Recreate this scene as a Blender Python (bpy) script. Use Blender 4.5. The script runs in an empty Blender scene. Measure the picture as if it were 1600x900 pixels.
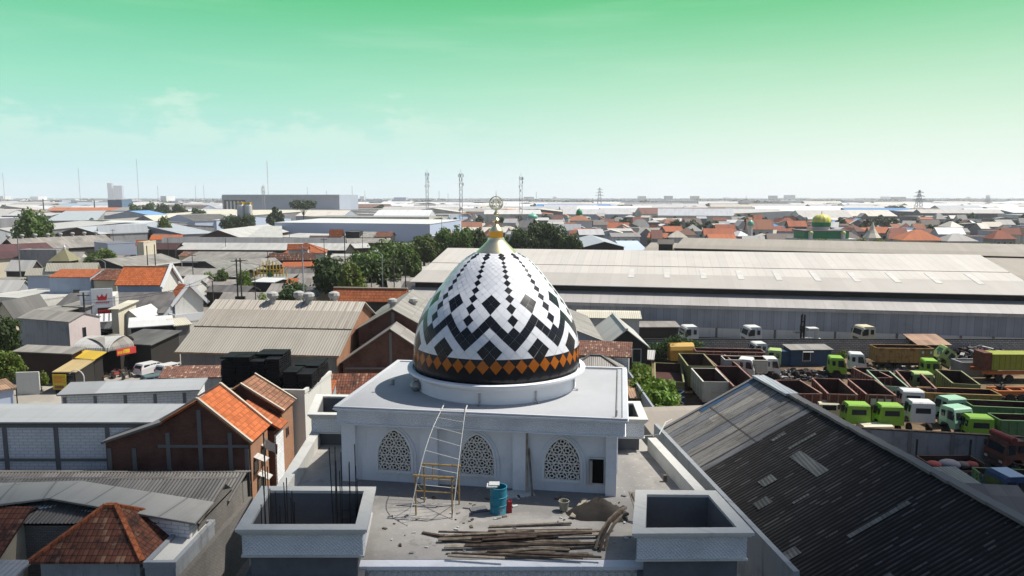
import bpy, bmesh, math, random
from mathutils import Vector, Matrix
R = math.radians
random.seed(7)
S = bpy.context.scene
COL = S.collection

# ------------------------------------------------------------------ camera
H = 23.0
F = 1150.0
TH = math.atan(142.0 / F)
CT, ST = math.cos(TH), math.sin(TH)
cam = bpy.data.objects.new('camera', bpy.data.cameras.new('camera'))
COL.objects.link(cam)
cam.location = (0, 0, H)
cam.rotation_euler = (math.pi / 2 - TH, 0, 0)
cam.data.sensor_width = 36
cam.data.lens = F / 1600 * 36
cam.data.clip_start = 0.5
cam.data.clip_end = 40000
S.camera = cam
S.render.resolution_x, S.render.resolution_y = 1024, 576

# ------------------------------------------------------------------ sky + sun
SUN_DIR = Vector((0.52, 0.159, 0.839)).normalized()
SUN_EL = math.asin(SUN_DIR.z)
SUN_ROT = math.atan2(SUN_DIR.x, SUN_DIR.y)
W = bpy.data.worlds.new('World')
S.world = W
W.use_nodes = True
nt = W.node_tree
nt.nodes.clear()
def wn(t, **k):
    n = nt.nodes.new(t)
    for a, b in k.items(): setattr(n, a, b)
    return n
def wmath(op, a, b=None, c=None):
    n = wn('ShaderNodeMath', operation=op)
    for i, q in enumerate((a, b, c)):
        if q is None: continue
        if isinstance(q, (int, float)): n.inputs[i].default_value = q
        else: nt.links.new(q, n.inputs[i])
    return n.outputs[0]
def wmix(f, a, b):
    n = wn('ShaderNodeMix', data_type='RGBA')
    for i, q in ((0, f), (6, a), (7, b)):
        if isinstance(q, (int, float)): n.inputs[i].default_value = q
        elif isinstance(q, tuple): n.inputs[i].default_value = (*q, 1)
        else: nt.links.new(q, n.inputs[i])
    return n.outputs[2]
def s2l(r, g, b):
    f = lambda c: (c / 255 / 12.92) if c < 10.3 else ((c / 255 + .055) / 1.055) ** 2.4
    return (f(r), f(g), f(b))
def ramp(node_fac, stops):
    n = wn('ShaderNodeValToRGB')
    nt.links.new(node_fac, n.inputs[0])
    el = n.color_ramp.elements
    while len(el) < len(stops): el.new(0.5)
    for e, (p, c) in zip(el, stops):
        e.position = p; e.color = (*c, 1)
    return n.outputs[0]
tc = wn('ShaderNodeTexCoord')
sep = wn('ShaderNodeSeparateXYZ'); nt.links.new(tc.outputs['Generated'], sep.inputs[0])
X_, Y_, Z_ = sep.outputs
el_ = wmath('MULTIPLY', wmath('ARCSINE', Z_), 180 / math.pi)          # elevation in degrees
e01 = wmath('DIVIDE', el_, 20.0)
# green tinted evening-like sky of the photo: left side cooler, right side paler
left = ramp(e01, [(0.0, s2l(200, 235, 246)), (0.08, s2l(196, 234, 240)), (0.22, s2l(176, 231, 222)), (0.40, s2l(150, 226, 196)),
                  (0.56, s2l(122, 213, 172)), (0.70, s2l(92, 202, 140)), (1.0, s2l(60, 180, 105))])
right = ramp(e01, [(0.0, s2l(246, 251, 250)), (0.06, s2l(243, 251, 246)), (0.22, s2l(222, 245, 226)), (0.40, s2l(188, 233, 200)),
                   (0.56, s2l(146, 218, 170)), (0.70, s2l(104, 204, 138)), (1.0, s2l(65, 184, 106))])
az = wmath('ARCTAN2', X_, Y_)
azf = wn('ShaderNodeMapRange', interpolation_type='SMOOTHSTEP'); nt.links.new(az, azf.inputs[0])
azf.inputs[1].default_value = -0.55; azf.inputs[2].default_value = 0.55
grad = wmix(azf.outputs[0], left, right)
# soft cumulus low on the left
cx = wn('ShaderNodeCombineXYZ')
nt.links.new(wmath('MULTIPLY', az, 9.0), cx.inputs[0]); nt.links.new(wmath('MULTIPLY', el_, 0.42), cx.inputs[1])
nz = wn('ShaderNodeTexNoise'); nt.links.new(cx.outputs[0], nz.inputs['Vector'])
nz.inputs['Scale'].default_value = 1.15; nz.inputs['Detail'].default_value = 7; nz.inputs['Roughness'].default_value = .6
def smooth(v, a, b):
    n = wn('ShaderNodeMapRange', interpolation_type='SMOOTHSTEP'); nt.links.new(v, n.inputs[0])
    n.inputs[1].default_value = a; n.inputs[2].default_value = b
    return n.outputs[0]
# cloud tops are crisp, bases fade into the haze
topline = wmath('ADD', wmath('MULTIPLY', nz.outputs[0], 15.0), -1.8)
cl = wmath('MULTIPLY', smooth(wmath('SUBTRACT', topline, el_), -0.4, 1.6), smooth(el_, 1.2, 5.5))
cl = wmath('MULTIPLY', cl, wmath('SUBTRACT', 1.0, smooth(az, -0.25, 0.12)))
streak = wn('ShaderNodeTexNoise'); 
sx = wn('ShaderNodeCombineXYZ'); nt.links.new(wmath('MULTIPLY', az, 3.0), sx.inputs[0]); nt.links.new(wmath('MULTIPLY', el_, 0.5), sx.inputs[1])
nt.links.new(sx.outputs[0], streak.inputs['Vector']); streak.inputs['Scale'].default_value = 1.2; streak.inputs['Detail'].default_value = 5
grad = wmix(wmath('MULTIPLY', smooth(streak.outputs[0], .45, .8), 0.16), grad, s2l(215, 243, 225))
grad = wmix(wmath('MULTIPLY', cl, 0.46), grad, s2l(226, 247, 232))
sky = wn('ShaderNodeTexSky', sky_type='NISHITA')
sky.sun_disc = False; sky.sun_elevation = SUN_EL; sky.sun_rotation = SUN_ROT
sky.air_density = 1.0; sky.dust_density = 1.2
SKY_STRENGTH = 0.078
skys = wn('ShaderNodeVectorMath', operation='SCALE'); nt.links.new(sky.outputs[0], skys.inputs[0]); skys.inputs['Scale'].default_value = SKY_STRENGTH
# the tinted air fills only the part of the sky the photo looks at; the rest is the plain clear sky
hi = wmath('MAXIMUM', smooth(el_, 16.5, 24.0), smooth(wmath('ABSOLUTE', az), R(46), R(66)))
gs = wn('ShaderNodeVectorMath', operation='SCALE'); nt.links.new(grad, gs.inputs[0]); gs.inputs['Scale'].default_value = 0.75   # level for exposure 0.45
final = wmix(hi, gs.outputs[0], skys.outputs[0])
bg = wn('ShaderNodeBackground'); nt.links.new(final, bg.inputs[0]); bg.inputs[1].default_value = 1.0
out = wn('ShaderNodeOutputWorld'); nt.links.new(bg.outputs[0], out.inputs[0])

sun = bpy.data.objects.new('sun', bpy.data.lights.new('sun', 'SUN'))
COL.objects.link(sun)
sun.data.energy = 5.0
sun.data.angle = R(0.53)
sun.data.color = (1.0, 0.95, 0.87)
sun.rotation_euler = SUN_DIR.to_track_quat('Z', 'Y').to_euler()
sun.location = (0, 0, 200)

S.view_settings.view_transform = 'Standard'
S.view_settings.look = 'None'
S.view_settings.gamma = 1
S.view_settings.use_curve_mapping = False
S.view_settings.exposure = 0.45
S.render.engine = 'CYCLES'
S.cycles.use_denoising = True
S.cycles.max_bounces = 6
S.cycles.diffuse_bounces = 3
S.cycles.glossy_bounces = 3
S.cycles.transmission_bounces = 3
S.cycles.volume_bounces = 1
S.cycles.transparent_max_bounces = 8
S.cycles.sample_clamp_indirect = 4

# ------------------------------------------------------------------ picture -> place helpers
def ray(px, py):
    u = (px - 800) / F; v = (450 - py) / F
    return u, CT + v * ST, -ST + v * CT
def G(px, py, z=0.0):
    dx, dy, dz = ray(px, py); t = (z - H) / dz
    return Vector((dx * t, dy * t, z))
def PY(px, py, Y):
    dx, dy, dz = ray(px, py); t = Y / dy
    return Vector((dx * t, Y, H + dz * t))

# ------------------------------------------------------------------ mesh + object helpers
class MB:
    def __init__(s, T=None): s.v = []; s.f = []; s.m = []; s.T = T
    def add(s, vs, fs, mi=0):
        b = len(s.v)
        s.v += [Vector(p) for p in vs]
        for f in fs: s.f.append([i + b for i in f]); s.m.append(mi)
        return s
    def quad(s, a, b, c, d, mi=0): return s.add([a, b, c, d], [(0, 1, 2, 3)], mi)
    def poly(s, pts, mi=0): return s.add(pts, [tuple(range(len(pts)))], mi)
    def box(s, x0, x1, y0, y1, z0, z1, mi=0):
        return s.add([(x0, y0, z0), (x1, y0, z0), (x1, y1, z0), (x0, y1, z0), (x0, y0, z1), (x1, y0, z1), (x1, y1, z1), (x0, y1, z1)],
                     [(3, 2, 1, 0), (4, 5, 6, 7), (0, 1, 5, 4), (1, 2, 6, 5), (2, 3, 7, 6), (3, 0, 4, 7)], mi)
    def prism(s, pts, z0, z1, mi=0, mtop=None):     # plan polygon extruded in z (counter clockwise)
        n = len(pts)
        vs = [(p[0], p[1], z0) for p in pts] + [(p[0], p[1], z1) for p in pts]
        s.add(vs, [tuple(reversed(range(n)))] + [(i, (i + 1) % n, (i + 1) % n + n, i + n) for i in range(n)], mi)
        s.add(vs[n:], [tuple(range(n))], mi if mtop is None else mtop)
        return s
    def xprism(s, pts, x0, x1, mi=0):               # (y,z) profile extruded in x
        n = len(pts)
        vs = [(x0, p[0], p[1]) for p in pts] + [(x1, p[0], p[1]) for p in pts]
        return s.add(vs, [tuple(reversed(range(n))), tuple(range(n, 2 * n))] + [(i, (i + 1) % n, (i + 1) % n + n, i + n) for i in range(n)], mi)
    def yprism(s, pts, y0, y1, mi=0):               # (x,z) profile extruded in y
        n = len(pts)
        vs = [(p[0], y0, p[1]) for p in pts] + [(p[0], y1, p[1]) for p in pts]
        return s.add(vs, [tuple(range(n)), tuple(reversed(range(n, 2 * n)))] + [(i, i + n, (i + 1) % n + n, (i + 1) % n) for i in range(n)], mi)
    def slab(s, pts, th, mi=0):                      # any planar polygon thickened downwards
        n = len(pts)
        vs = [Vector(p) for p in pts] + [Vector(p) - Vector((0, 0, th)) for p in pts]
        return s.add(vs, [tuple(range(n)), tuple(reversed(range(n, 2 * n)))] + [(i, i + n, (i + 1) % n + n, (i + 1) % n) for i in range(n)], mi)
    def bar(s, p, q, w, h=None, mi=0, up=(0, 0, 1)):
        h = h or w; p = Vector(p); q = Vector(q); d = (q - p)
        if d.length < 1e-6: return s
        d.normalize(); u = Vector(up)
        if abs(d.dot(u)) > .95: u = Vector((0, 1, 0))
        a = d.cross(u).normalized() * w / 2; b = a.cross(d).normalized() * h / 2
        vs = [p - a - b, p + a - b, p + a + b, p - a + b, q - a - b, q + a - b, q + a + b, q - a + b]
        return s.add(vs, [(0, 3, 2, 1), (4, 5, 6, 7), (0, 1, 5, 4), (1, 2, 6, 5), (2, 3, 7, 6), (3, 0, 4, 7)], mi)
    def tube(s, pts, r, n=6, mi=0, r1=None, cap=True):
        pts = [Vector(p) for p in pts]; k = len(pts); r1 = r if r1 is None else r1
        b0 = len(s.v); prev = None
        for i, p in enumerate(pts):
            d = (pts[min(i + 1, k - 1)] - pts[max(i - 1, 0)]).normalized()
            if prev is None:
                u = Vector((0, 0, 1)) if abs(d.z) < .9 else Vector((1, 0, 0)); a = d.cross(u).normalized()
            else:
                a = (prev - d * prev.dot(d)).normalized()
            prev = a; b = d.cross(a)
            rr = r + (r1 - r) * i / max(k - 1, 1)
            for j in range(n):
                t = 2 * math.pi * j / n
                s.v.append(p + (a * math.cos(t) + b * math.sin(t)) * rr)
        for i in range(k - 1):
            for j in range(n):
                s.f.append([b0 + i * n + j, b0 + i * n + (j + 1) % n, b0 + (i + 1) * n + (j + 1) % n, b0 + (i + 1) * n + j]); s.m.append(mi)
        if cap:
            s.f.append([b0 + j for j in reversed(range(n))]); s.m.append(mi)
            s.f.append([b0 + (k - 1) * n + j for j in range(n)]); s.m.append(mi)
        return s
    def lathe(s, prof, n=32, c=(0, 0, 0), mi=0, axis='z'):
        b0 = len(s.v)
        for r, z in prof:
            for j in range(n):
                t = 2 * math.pi * j / n
                q = (r * math.cos(t), r * math.sin(t), z)
                if axis == 'y': q = (q[0], q[2], q[1])
                s.v.append(Vector(c) + Vector(q))
        for i in range(len(prof) - 1):
            for j in range(n):
                s.f.append([b0 + i * n + j, b0 + i * n + (j + 1) % n, b0 + (i + 1) * n + (j + 1) % n, b0 + (i + 1) * n + j]); s.m.append(mi)
        for i, rev in ((0, True), (len(prof) - 1, False)):
            if prof[i][0] > 1e-4:
                q = [b0 + i * n + j for j in range(n)]
                s.f.append(q[::-1] if rev else q); s.m.append(mi)
        return s
    def ball(s, c, r, n=10, mi=0, sq=(1, 1, 1)):
        k = max(4, n // 2); b0 = len(s.v)
        for i in range(k + 1):
            p = math.pi * i / k - math.pi / 2
            for j in range(n):
                t = 2 * math.pi * j / n
                s.v.append(Vector((c[0] + r * sq[0] * math.cos(p) * math.cos(t), c[1] + r * sq[1] * math.cos(p) * math.sin(t), c[2] + r * sq[2] * math.sin(p))))
        for i in range(k):
            for j in range(n):
                s.f.append([b0 + i * n + j, b0 + i * n + (j + 1) % n, b0 + (i + 1) * n + (j + 1) % n, b0 + (i + 1) * n + j]); s.m.append(mi)
        return s
    def mesh(s, name, mats, smooth=False, recalc=False):
        me = bpy.data.meshes.new(name)
        vs = [tuple(s.T @ p) for p in s.v] if s.T else [tuple(p) for p in s.v]
        me.from_pydata(vs, [], s.f)
        if not isinstance(mats, (list, tuple)): mats = [mats]
        for m in mats: me.materials.append(m)
        if len(mats) > 1: me.polygons.foreach_set('material_index', s.m)
        if smooth is True: me.polygons.foreach_set('use_smooth', [True] * len(me.polygons))
        me.update()
        if recalc:
            bm = bmesh.new(); bm.from_mesh(me); bmesh.ops.recalc_face_normals(bm, faces=bm.faces); bm.to_mesh(me); bm.free()
        return me
    def build(s, name, mats, parent=None, smooth=False, recalc=True, label=None):
        me = s.mesh(name, mats, smooth, recalc)
        if smooth == 'auto':
            bm = bmesh.new(); bm.from_mesh(me)
            for f in bm.faces: f.smooth = True
            for e in bm.edges:
                if len(e.link_faces) != 2 or e.link_faces[0].normal.angle(e.link_faces[1].normal, 0) > R(35): e.smooth = False
            bm.to_mesh(me); bm.free()
        o = bpy.data.objects.new(name, me); COL.objects.link(o)
        if parent: o.parent = parent
        if label: o['label'] = label
        return o

def tag(o, label=None, cat=None, group=None, kind=None):
    if label: o['label'] = label
    if cat: o['category'] = cat
    if group: o['group'] = group
    if kind: o['kind'] = kind
    return o
def thing(name, label, cat, loc=(0, 0, 0), rz=0.0, group=None):
    o = bpy.data.objects.new(name, None); COL.objects.link(o)
    o.empty_display_size = .3
    o.location = loc; o.rotation_euler = (0, 0, rz)
    return tag(o, label, cat, group)
KIDS = {}
def copy_thing(root, loc, rz, label=None, group=None, scale=None):
    r = root.copy(); COL.objects.link(r); r.location = loc; r.rotation_euler = (0, 0, rz)
    if scale: r.scale = scale if isinstance(scale, tuple) else (scale,) * 3
    if label: r['label'] = label
    if group: r['group'] = group
    for ch in list(root.children):
        c = ch.copy(); COL.objects.link(c); c.parent = r
        for g in list(ch.children):
            d = g.copy(); COL.objects.link(d); d.parent = c
    return r
FOOT = []      # footprints already taken: (cx, cy, ux, uy, halfw, halfd)
def claim(o, ang, x0, x1, y0, y1):
    c, s_ = math.cos(ang), math.sin(ang)
    mx, my = (x0 + x1) / 2, (y0 + y1) / 2
    FOOT.append((o[0] + c * mx - s_ * my, o[1] + s_ * mx + c * my, c, s_, abs(x1 - x0) / 2, abs(y1 - y0) / 2))
def is_free(x, y, rad):
    for cx, cy, c, s_, hw, hd in FOOT:
        dx, dy = x - cx, y - cy
        if abs(dx * c + dy * s_) < hw + rad and abs(-dx * s_ + dy * c) < hd + rad: return False
    return True
# ------------------------------------------------------------------ materials
class NB:
    """small node builder"""
    def __init__(s, name, rough=.8, spec=.3, metal=0.0):
        s.mat = bpy.data.materials.new(name); s.mat.use_nodes = True
        s.nt = s.mat.node_tree; s.b = s.nt.nodes['Principled BSDF']
        s.b.inputs['Roughness'].default_value = rough
        s.b.inputs['Specular IOR Level'].default_value = spec
        s.b.inputs['Metallic'].default_value = metal
        tcn = s.nt.nodes.new('ShaderNodeTexCoord'); s.obj = tcn.outputs['Object']
        sp = s.nt.nodes.new('ShaderNodeSeparateXYZ'); s.nt.links.new(s.obj, sp.inputs[0]); s.x, s.y, s.z = sp.outputs
        oi = s.nt.nodes.new('ShaderNodeObjectInfo'); s.rnd = oi.outputs['Random']
    def put(s, sock, v):
        if v is None: return
        if isinstance(v, (int, float)): sock.default_value = v
        elif isinstance(v, tuple): sock.default_value = (*v, 1) if len(v) == 3 and sock.type == 'RGBA' else v
        else: s.nt.links.new(v, sock)
    def m(s, op, a, b=None, c=None):
        n = s.nt.nodes.new('ShaderNodeMath'); n.operation = op
        for i, q in enumerate((a, b, c)): s.put(n.inputs[i], q)
        return n.outputs[0]
    def xyz(s, x=0.0, y=0.0, z=0.0):
        n = s.nt.nodes.new('ShaderNodeCombineXYZ')
        for i, q in enumerate((x, y, z)): s.put(n.inputs[i], q)
        return n.outputs[0]
    def noise(s, vec=None, scale=1.0, detail=4, rough=.55):
        n = s.nt.nodes.new('ShaderNodeTexNoise'); s.put(n.inputs['Vector'], vec if vec is not None else s.obj)
        n.inputs['Scale'].default_value = scale; n.inputs['Detail'].default_value = detail; n.inputs['Roughness'].default_value = rough
        return n.outputs[0]
    def white(s, vec):
        n = s.nt.nodes.new('ShaderNodeTexWhiteNoise'); s.put(n.inputs['Vector'], vec); return n.outputs[0]
    def step(s, v, a, b):
        n = s.nt.nodes.new('ShaderNodeMapRange'); n.interpolation_type = 'SMOOTHSTEP'; s.put(n.inputs[0], v)
        s.put(n.inputs[1], a); s.put(n.inputs[2], b); return n.outputs[0]
    def mix(s, f, a, b, blend='MIX'):
        n = s.nt.nodes.new('ShaderNodeMix'); n.data_type = 'RGBA'; n.blend_type = blend
        s.put(n.inputs[0], f); s.put(n.inputs[6], a); s.put(n.inputs[7], b); return n.outputs[2]
    def hsv(s, col, h=.5, sat=1.0, v=1.0):
        n = s.nt.nodes.new('ShaderNodeHueSaturation'); s.put(n.inputs[0], h); s.put(n.inputs[1], sat); s.put(n.inputs[2], v); s.put(n.inputs[4], col)
        return n.outputs[0]
    def brick(s, vec, w, h, c1, c2, mort, ms=.02, off=.5, bias=0.0):
        n = s.nt.nodes.new('ShaderNodeTexBrick'); s.put(n.inputs['Vector'], vec); n.offset = off
        s.put(n.inputs['Color1'], c1); s.put(n.inputs['Color2'], c2); s.put(n.inputs['Mortar'], mort)
        n.inputs['Scale'].default_value = 1; n.inputs['Mortar Size'].default_value = ms; n.inputs['Mortar Smooth'].default_value = .1
        n.inputs['Bias'].default_value = bias; n.inputs['Brick Width'].default_value = w; n.inputs['Row Height'].default_value = h
        return n.outputs[0], n.outputs[1]
    def bump(s, hgt, strength=.4, dist=.05):
        n = s.nt.nodes.new('ShaderNodeBump'); n.inputs['Strength'].default_value = strength; n.inputs['Distance'].default_value = dist
        s.put(n.inputs['Height'], hgt); s.nt.links.new(n.outputs[0], s.b.inputs['Normal']); return n
    def color(s, c):
        if s.b.inputs['Metallic'].default_value < .9: c = s.mix(1.0, c, (.84, .84, .84), 'MULTIPLY')
        s.put(s.b.inputs['Base Color'], c); return s
    def rough(s, r): s.put(s.b.inputs['Roughness'], r); return s
def k(c, f): return tuple(min(1, q * f) for q in c)

def m_plain(name, c, rough=.6, spec=.3, metal=0.0, var=.12, scale=.8):
    b = NB(name, rough, spec, metal)
    n = b.noise(scale=scale, detail=5)
    return b.color(b.mix(b.step(n, .3, .75), k(c, 1 - var), k(c, 1 + var))).mat
def m_plaster(name, c, dirt=(.12, .11, .10), amt=.5, scale=.35, rough=.85):
    """painted render: rain streaks running down from the top and patches of grime"""
    b = NB(name, rough, .2)
    st = b.noise(b.xyz(b.m('MULTIPLY', b.m('ADD', b.x, b.y), 2.2), b.m('MULTIPLY', b.z, .25), 0.0), 1.0, 5, .65)
    pa = b.noise(scale=scale, detail=6, rough=.65)
    f = b.m('MULTIPLY', b.m('ADD', b.m('MULTIPLY', b.step(st, .48, .8), .7), b.m('MULTIPLY', b.step(pa, .5, .8), .8)), amt)
    col = b.mix(f, b.mix(b.noise(scale=6, detail=3), k(c, .93), k(c, 1.05)), dirt)
    b.bump(b.noise(scale=9, detail=4), .15, .02)
    return b.color(col).mat
def m_concrete(name, c, amt=.6):
    b = NB(name, .9, .2)
    big = b.noise(scale=.22, detail=7, rough=.65); mid = b.noise(scale=1.3, detail=6, rough=.7); fine = b.noise(scale=14, detail=3)
    col = b.mix(b.m('MULTIPLY', b.step(big, .42, .66), amt), c, k(c, .45))
    col = b.mix(b.m('MULTIPLY', b.step(mid, .5, .78), amt * .8), col, k(c, 1.35))
    col = b.mix(b.m('MULTIPLY', b.step(mid, .55, .3), amt * .5), col, k(c, .6))
    col = b.mix(.22, col, b.mix(fine, k(c, .5), k(c, 1.4)))
    b.bump(b.m('ADD', fine, b.m('MULTIPLY', mid, 2.0)), .25, .02)
    return b.color(col).mat
def m_metalroof(name, c, stain=(.16, .13, .10), amt=.35, pitch=.0, sheet=1.0, seam=.0, rough=.55, spec=.35, var=.12, length=6.0):
    """profiled metal or cement sheet; ribs run up the slope (local y), sheets side by side along local x"""
    b = NB(name, rough, spec)
    strk = b.noise(b.xyz(b.m('MULTIPLY', b.x, 1.6), b.m('MULTIPLY', b.y, .16), 0.0), 1.0, 6, .65)
    blot = b.noise(scale=.16, detail=7, rough=.65)
    sx = b.m('FLOOR', b.m('DIVIDE', b.x, sheet)); sy = b.m('FLOOR', b.m('DIVIDE', b.y, length))
    w = b.white(b.xyz(sx, sy, b.m('MULTIPLY', b.rnd, 37.0)))
    col = b.mix(w, k(c, 1 - var), k(c, 1 + var))
    f = b.m('MULTIPLY', b.m('ADD', b.m('MULTIPLY', b.step(strk, .45, .8), .7), b.m('MULTIPLY', b.step(blot, .45, .75), .8)), amt)
    col = b.mix(f, col, stain)
    if seam:   # darker overlap line at each sheet side and at each sheet end
        fx = b.m('FRACT', b.m('DIVIDE', b.x, sheet)); fy = b.m('FRACT', b.m('DIVIDE', b.y, length))
        ln = b.m('MAXIMUM', b.m('LESS_THAN', fx, .05), b.m('LESS_THAN', fy, .02))
        col = b.mix(b.m('MULTIPLY', ln, seam), col, k(stain, .6))
    if pitch:
        h = b.m('SINE', b.m('MULTIPLY', b.x, 2 * math.pi / pitch))
        b.bump(h, .5, pitch * .12)
    return b.color(col).mat
def m_tile(name, c, dark=(.05, .035, .03), moss=.45, cw=.24, rh=.32, pale=None):
    """clay roof tiles: rows across the slope, every tile its own tone, soot and moss in patches"""
    b = NB(name, .85, .2)
    cx = b.m('FLOOR', b.m('DIVIDE', b.x, cw)); cy = b.m('FLOOR', b.m('DIVIDE', b.y, rh))
    w = b.white(b.xyz(cx, cy, b.m('MULTIPLY', b.rnd, 51.0)))
    col = b.mix(w, k(c, .74), k(c, 1.2))
    if pale: col = b.mix(b.m('GREATER_THAN', w, .88), col, pale)
    big = b.noise(scale=.5, detail=6, rough=.7); mid = b.noise(scale=2.5, detail=4, rough=.7)
    col = b.mix(b.m('MULTIPLY', b.step(b.m('ADD', b.m('MULTIPLY', big, .6), b.m('MULTIPLY', mid, .4)), .47, .62), moss), col, dark)
    fx = b.m('FRACT', b.m('DIVIDE', b.x, cw)); fy = b.m('FRACT', b.m('DIVIDE', b.y, rh))
    h = b.m('ADD', b.m('MULTIPLY', b.m('SINE', b.m('MULTIPLY', fx, math.pi)), .6), b.m('SUBTRACT', 1.0, fy))
    gap = b.m('MAXIMUM', b.m('GREATER_THAN', fy, .84), b.m('LESS_THAN', fx, .13))
    col = b.mix(b.m('MULTIPLY', gap, .72), col, k(dark, 1.0))
    b.bump(h, .8, .05)
    return b.color(col).mat
def m_bricks(name, c1, c2, mort, w=.25, h=.09, soot=.5, ms=.012):
    b = NB(name, .92, .15)
    vec = b.xyz(b.m('ADD', b.x, b.y), b.z, 0.0)
    col, fac = b.brick(vec, w, h, c1, c2, mort, ms)
    n = b.noise(scale=.45, detail=6, rough=.65); n2 = b.noise(scale=3, detail=4)
    col = b.mix(b.m('MULTIPLY', b.step(n, .42, .7), soot), col, k(c1, .35))
    col = b.mix(b.m('MULTIPLY', n2, .35), col, k(c2, 1.25))
    b.bump(b.m('ADD', b.m('SUBTRACT', 1.0, fac), b.m('MULTIPLY', n2, .5)), .5, .02)
    return b.color(col).mat
def m_rust(name, paint, rust=(.13, .045, .02), amt=.5, scale=1.2, rough=.7):
    """worn vehicle paint: rust blooms, scratches and dust"""
    b = NB(name, rough, .3)
    n = b.noise(scale=scale, detail=8, rough=.7)
    st = b.noise(b.xyz(b.m('MULTIPLY', b.m('ADD', b.x, b.y), 4.0), b.m('MULTIPLY', b.z, .5), 0.0), 1.0, 5, .7)
    f = b.step(b.m('ADD', b.m('MULTIPLY', n, .65), b.m('MULTIPLY', st, .35)), .62 - .28 * amt, .72 - .2 * amt)
    col = b.mix(b.noise(scale=5, detail=4), k(paint, .85), k(paint, 1.1))
    col = b.mix(f, col, b.mix(b.noise(scale=7), k(rust, .5), k(rust, 1.6)))
    return b.color(col).mat
def m_leaf(name, c, var=.5, tip=None):
    b = NB(name, .55, .25)
    n = b.noise(scale=.45, detail=3); n2 = b.noise(scale=7.0, detail=2)
    col = b.mix(b.step(n, .35, .65), k(c, 1 - var * .7), k(c, 1 + var))
    col = b.mix(b.m('MULTIPLY', n2, .6), col, tip or (c[0] * 1.9, c[1] * 1.6, c[2] * 1.0))
    col = b.hsv(col, b.m('ADD', .485, b.m('MULTIPLY', b.rnd, .03)), 1.0, b.m('ADD', .8, b.m('MULTIPLY', b.rnd, .4)))
    b.color(col)
    try:
        tr = b.nt.nodes.new('ShaderNodeBsdfTranslucent'); b.put(tr.inputs[0], col)
        mx = b.nt.nodes.new('ShaderNodeMixShader'); mx.inputs[0].default_value = .28
        o = b.nt.nodes['Material Output']
        b.nt.links.new(b.b.outputs[0], mx.inputs[1]); b.nt.links.new(tr.outputs[0], mx.inputs[2]); b.nt.links.new(mx.outputs[0], o.inputs[0])
    except Exception: pass
    return b.mat
def m_glass(name, c=(.02, .025, .03), rough=.08):
    return NB(name, rough, .6).color(c).mat
def m_random(name, cols, rough=.8, stain=.3):
    """one of several tones chosen per object, for the far roofs"""
    b = NB(name, rough, .25)
    n = b.nt.nodes.new('ShaderNodeValToRGB'); n.color_ramp.interpolation = 'CONSTANT'
    b.put(n.inputs[0], b.rnd); e = n.color_ramp.elements
    while len(e) < len(cols): e.new(.5)
    for i, (q, c) in enumerate(zip(e, cols)): q.position = i / len(cols); q.color = (*c, 1)
    st = b.noise(b.xyz(b.m('MULTIPLY', b.x, .5), b.m('MULTIPLY', b.y, .07), b.m('MULTIPLY', b.rnd, 9.0)), 1.0, 5, .65)
    col = b.mix(b.m('MULTIPLY', b.step(st, .42, .75), stain), n.outputs[0], b.mix(.65, n.outputs[0], (.05, .045, .04)))
    return b.color(col).mat

M = {}
# mosque
M['white_wall'] = m_plaster('white_wall_paint', (.78, .81, .85), (.40, .42, .44), .5, .45)
M['cream_top'] = m_plaster('cream_parapet_paint', (.66, .65, .60), (.30, .29, .27), .45, .6)
M['roof_grey'] = m_concrete('grey_roof_coating', (.44, .45, .465), .16)
M['rim_grey'] = m_plain('pale_grey_rim_paint', (.56, .575, .60), .6, .3, 0, .05, .5)
def _frieze():
    b = NB('white_relief_frieze', .8, .2)
    u = b.m('ADD', b.x, b.y)
    d1 = b.m('SINE', b.m('MULTIPLY', b.m('ADD', u, b.z), 2 * math.pi / .30)); d2 = b.m('SINE', b.m('MULTIPLY', b.m('SUBTRACT', u, b.z), 2 * math.pi / .30))
    h = b.m('ADD', b.m('ABSOLUTE', d1), b.m('ABSOLUTE', d2))
    b.bump(h, .5, .05)
    n = b.noise(scale=.8, detail=5)
    return b.color(b.mix(b.step(n, .4, .75), (.82, .84, .86), (.66, .68, .71))).mat
M['frieze'] = _frieze()
M['tile_white'] = m_plain('white_glazed_dome_panel', (.88, .89, .91), .28, .4, 0, .02, 2)
M['tile_black'] = m_plain('black_glazed_dome_panel', (.010, .010, .013), .30, .35, 0, .2, 2)
M['tile_orange'] = m_plain('orange_glazed_dome_panel', (.46, .125, .008), .25, .5, 0, .08, 2)
M['grout'] = m_plain('grey_panel_joint', (.74, .76, .80), .7)
M['grout_dark'] = m_plain('dark_panel_joint', (.03, .03, .035), .7)
M['drum_white'] = m_plain('white_drum_paint', (.84, .86, .89), .6, .3, 0, .03)
M['gold'] = NB('polished_gold', .30, .5, 1.0).color((1.0, .86, .52)).mat
M['gold_dark'] = NB('amber_mirror_gold', .07, .5, 1.0).color((.72, .42, .08)).mat
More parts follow.
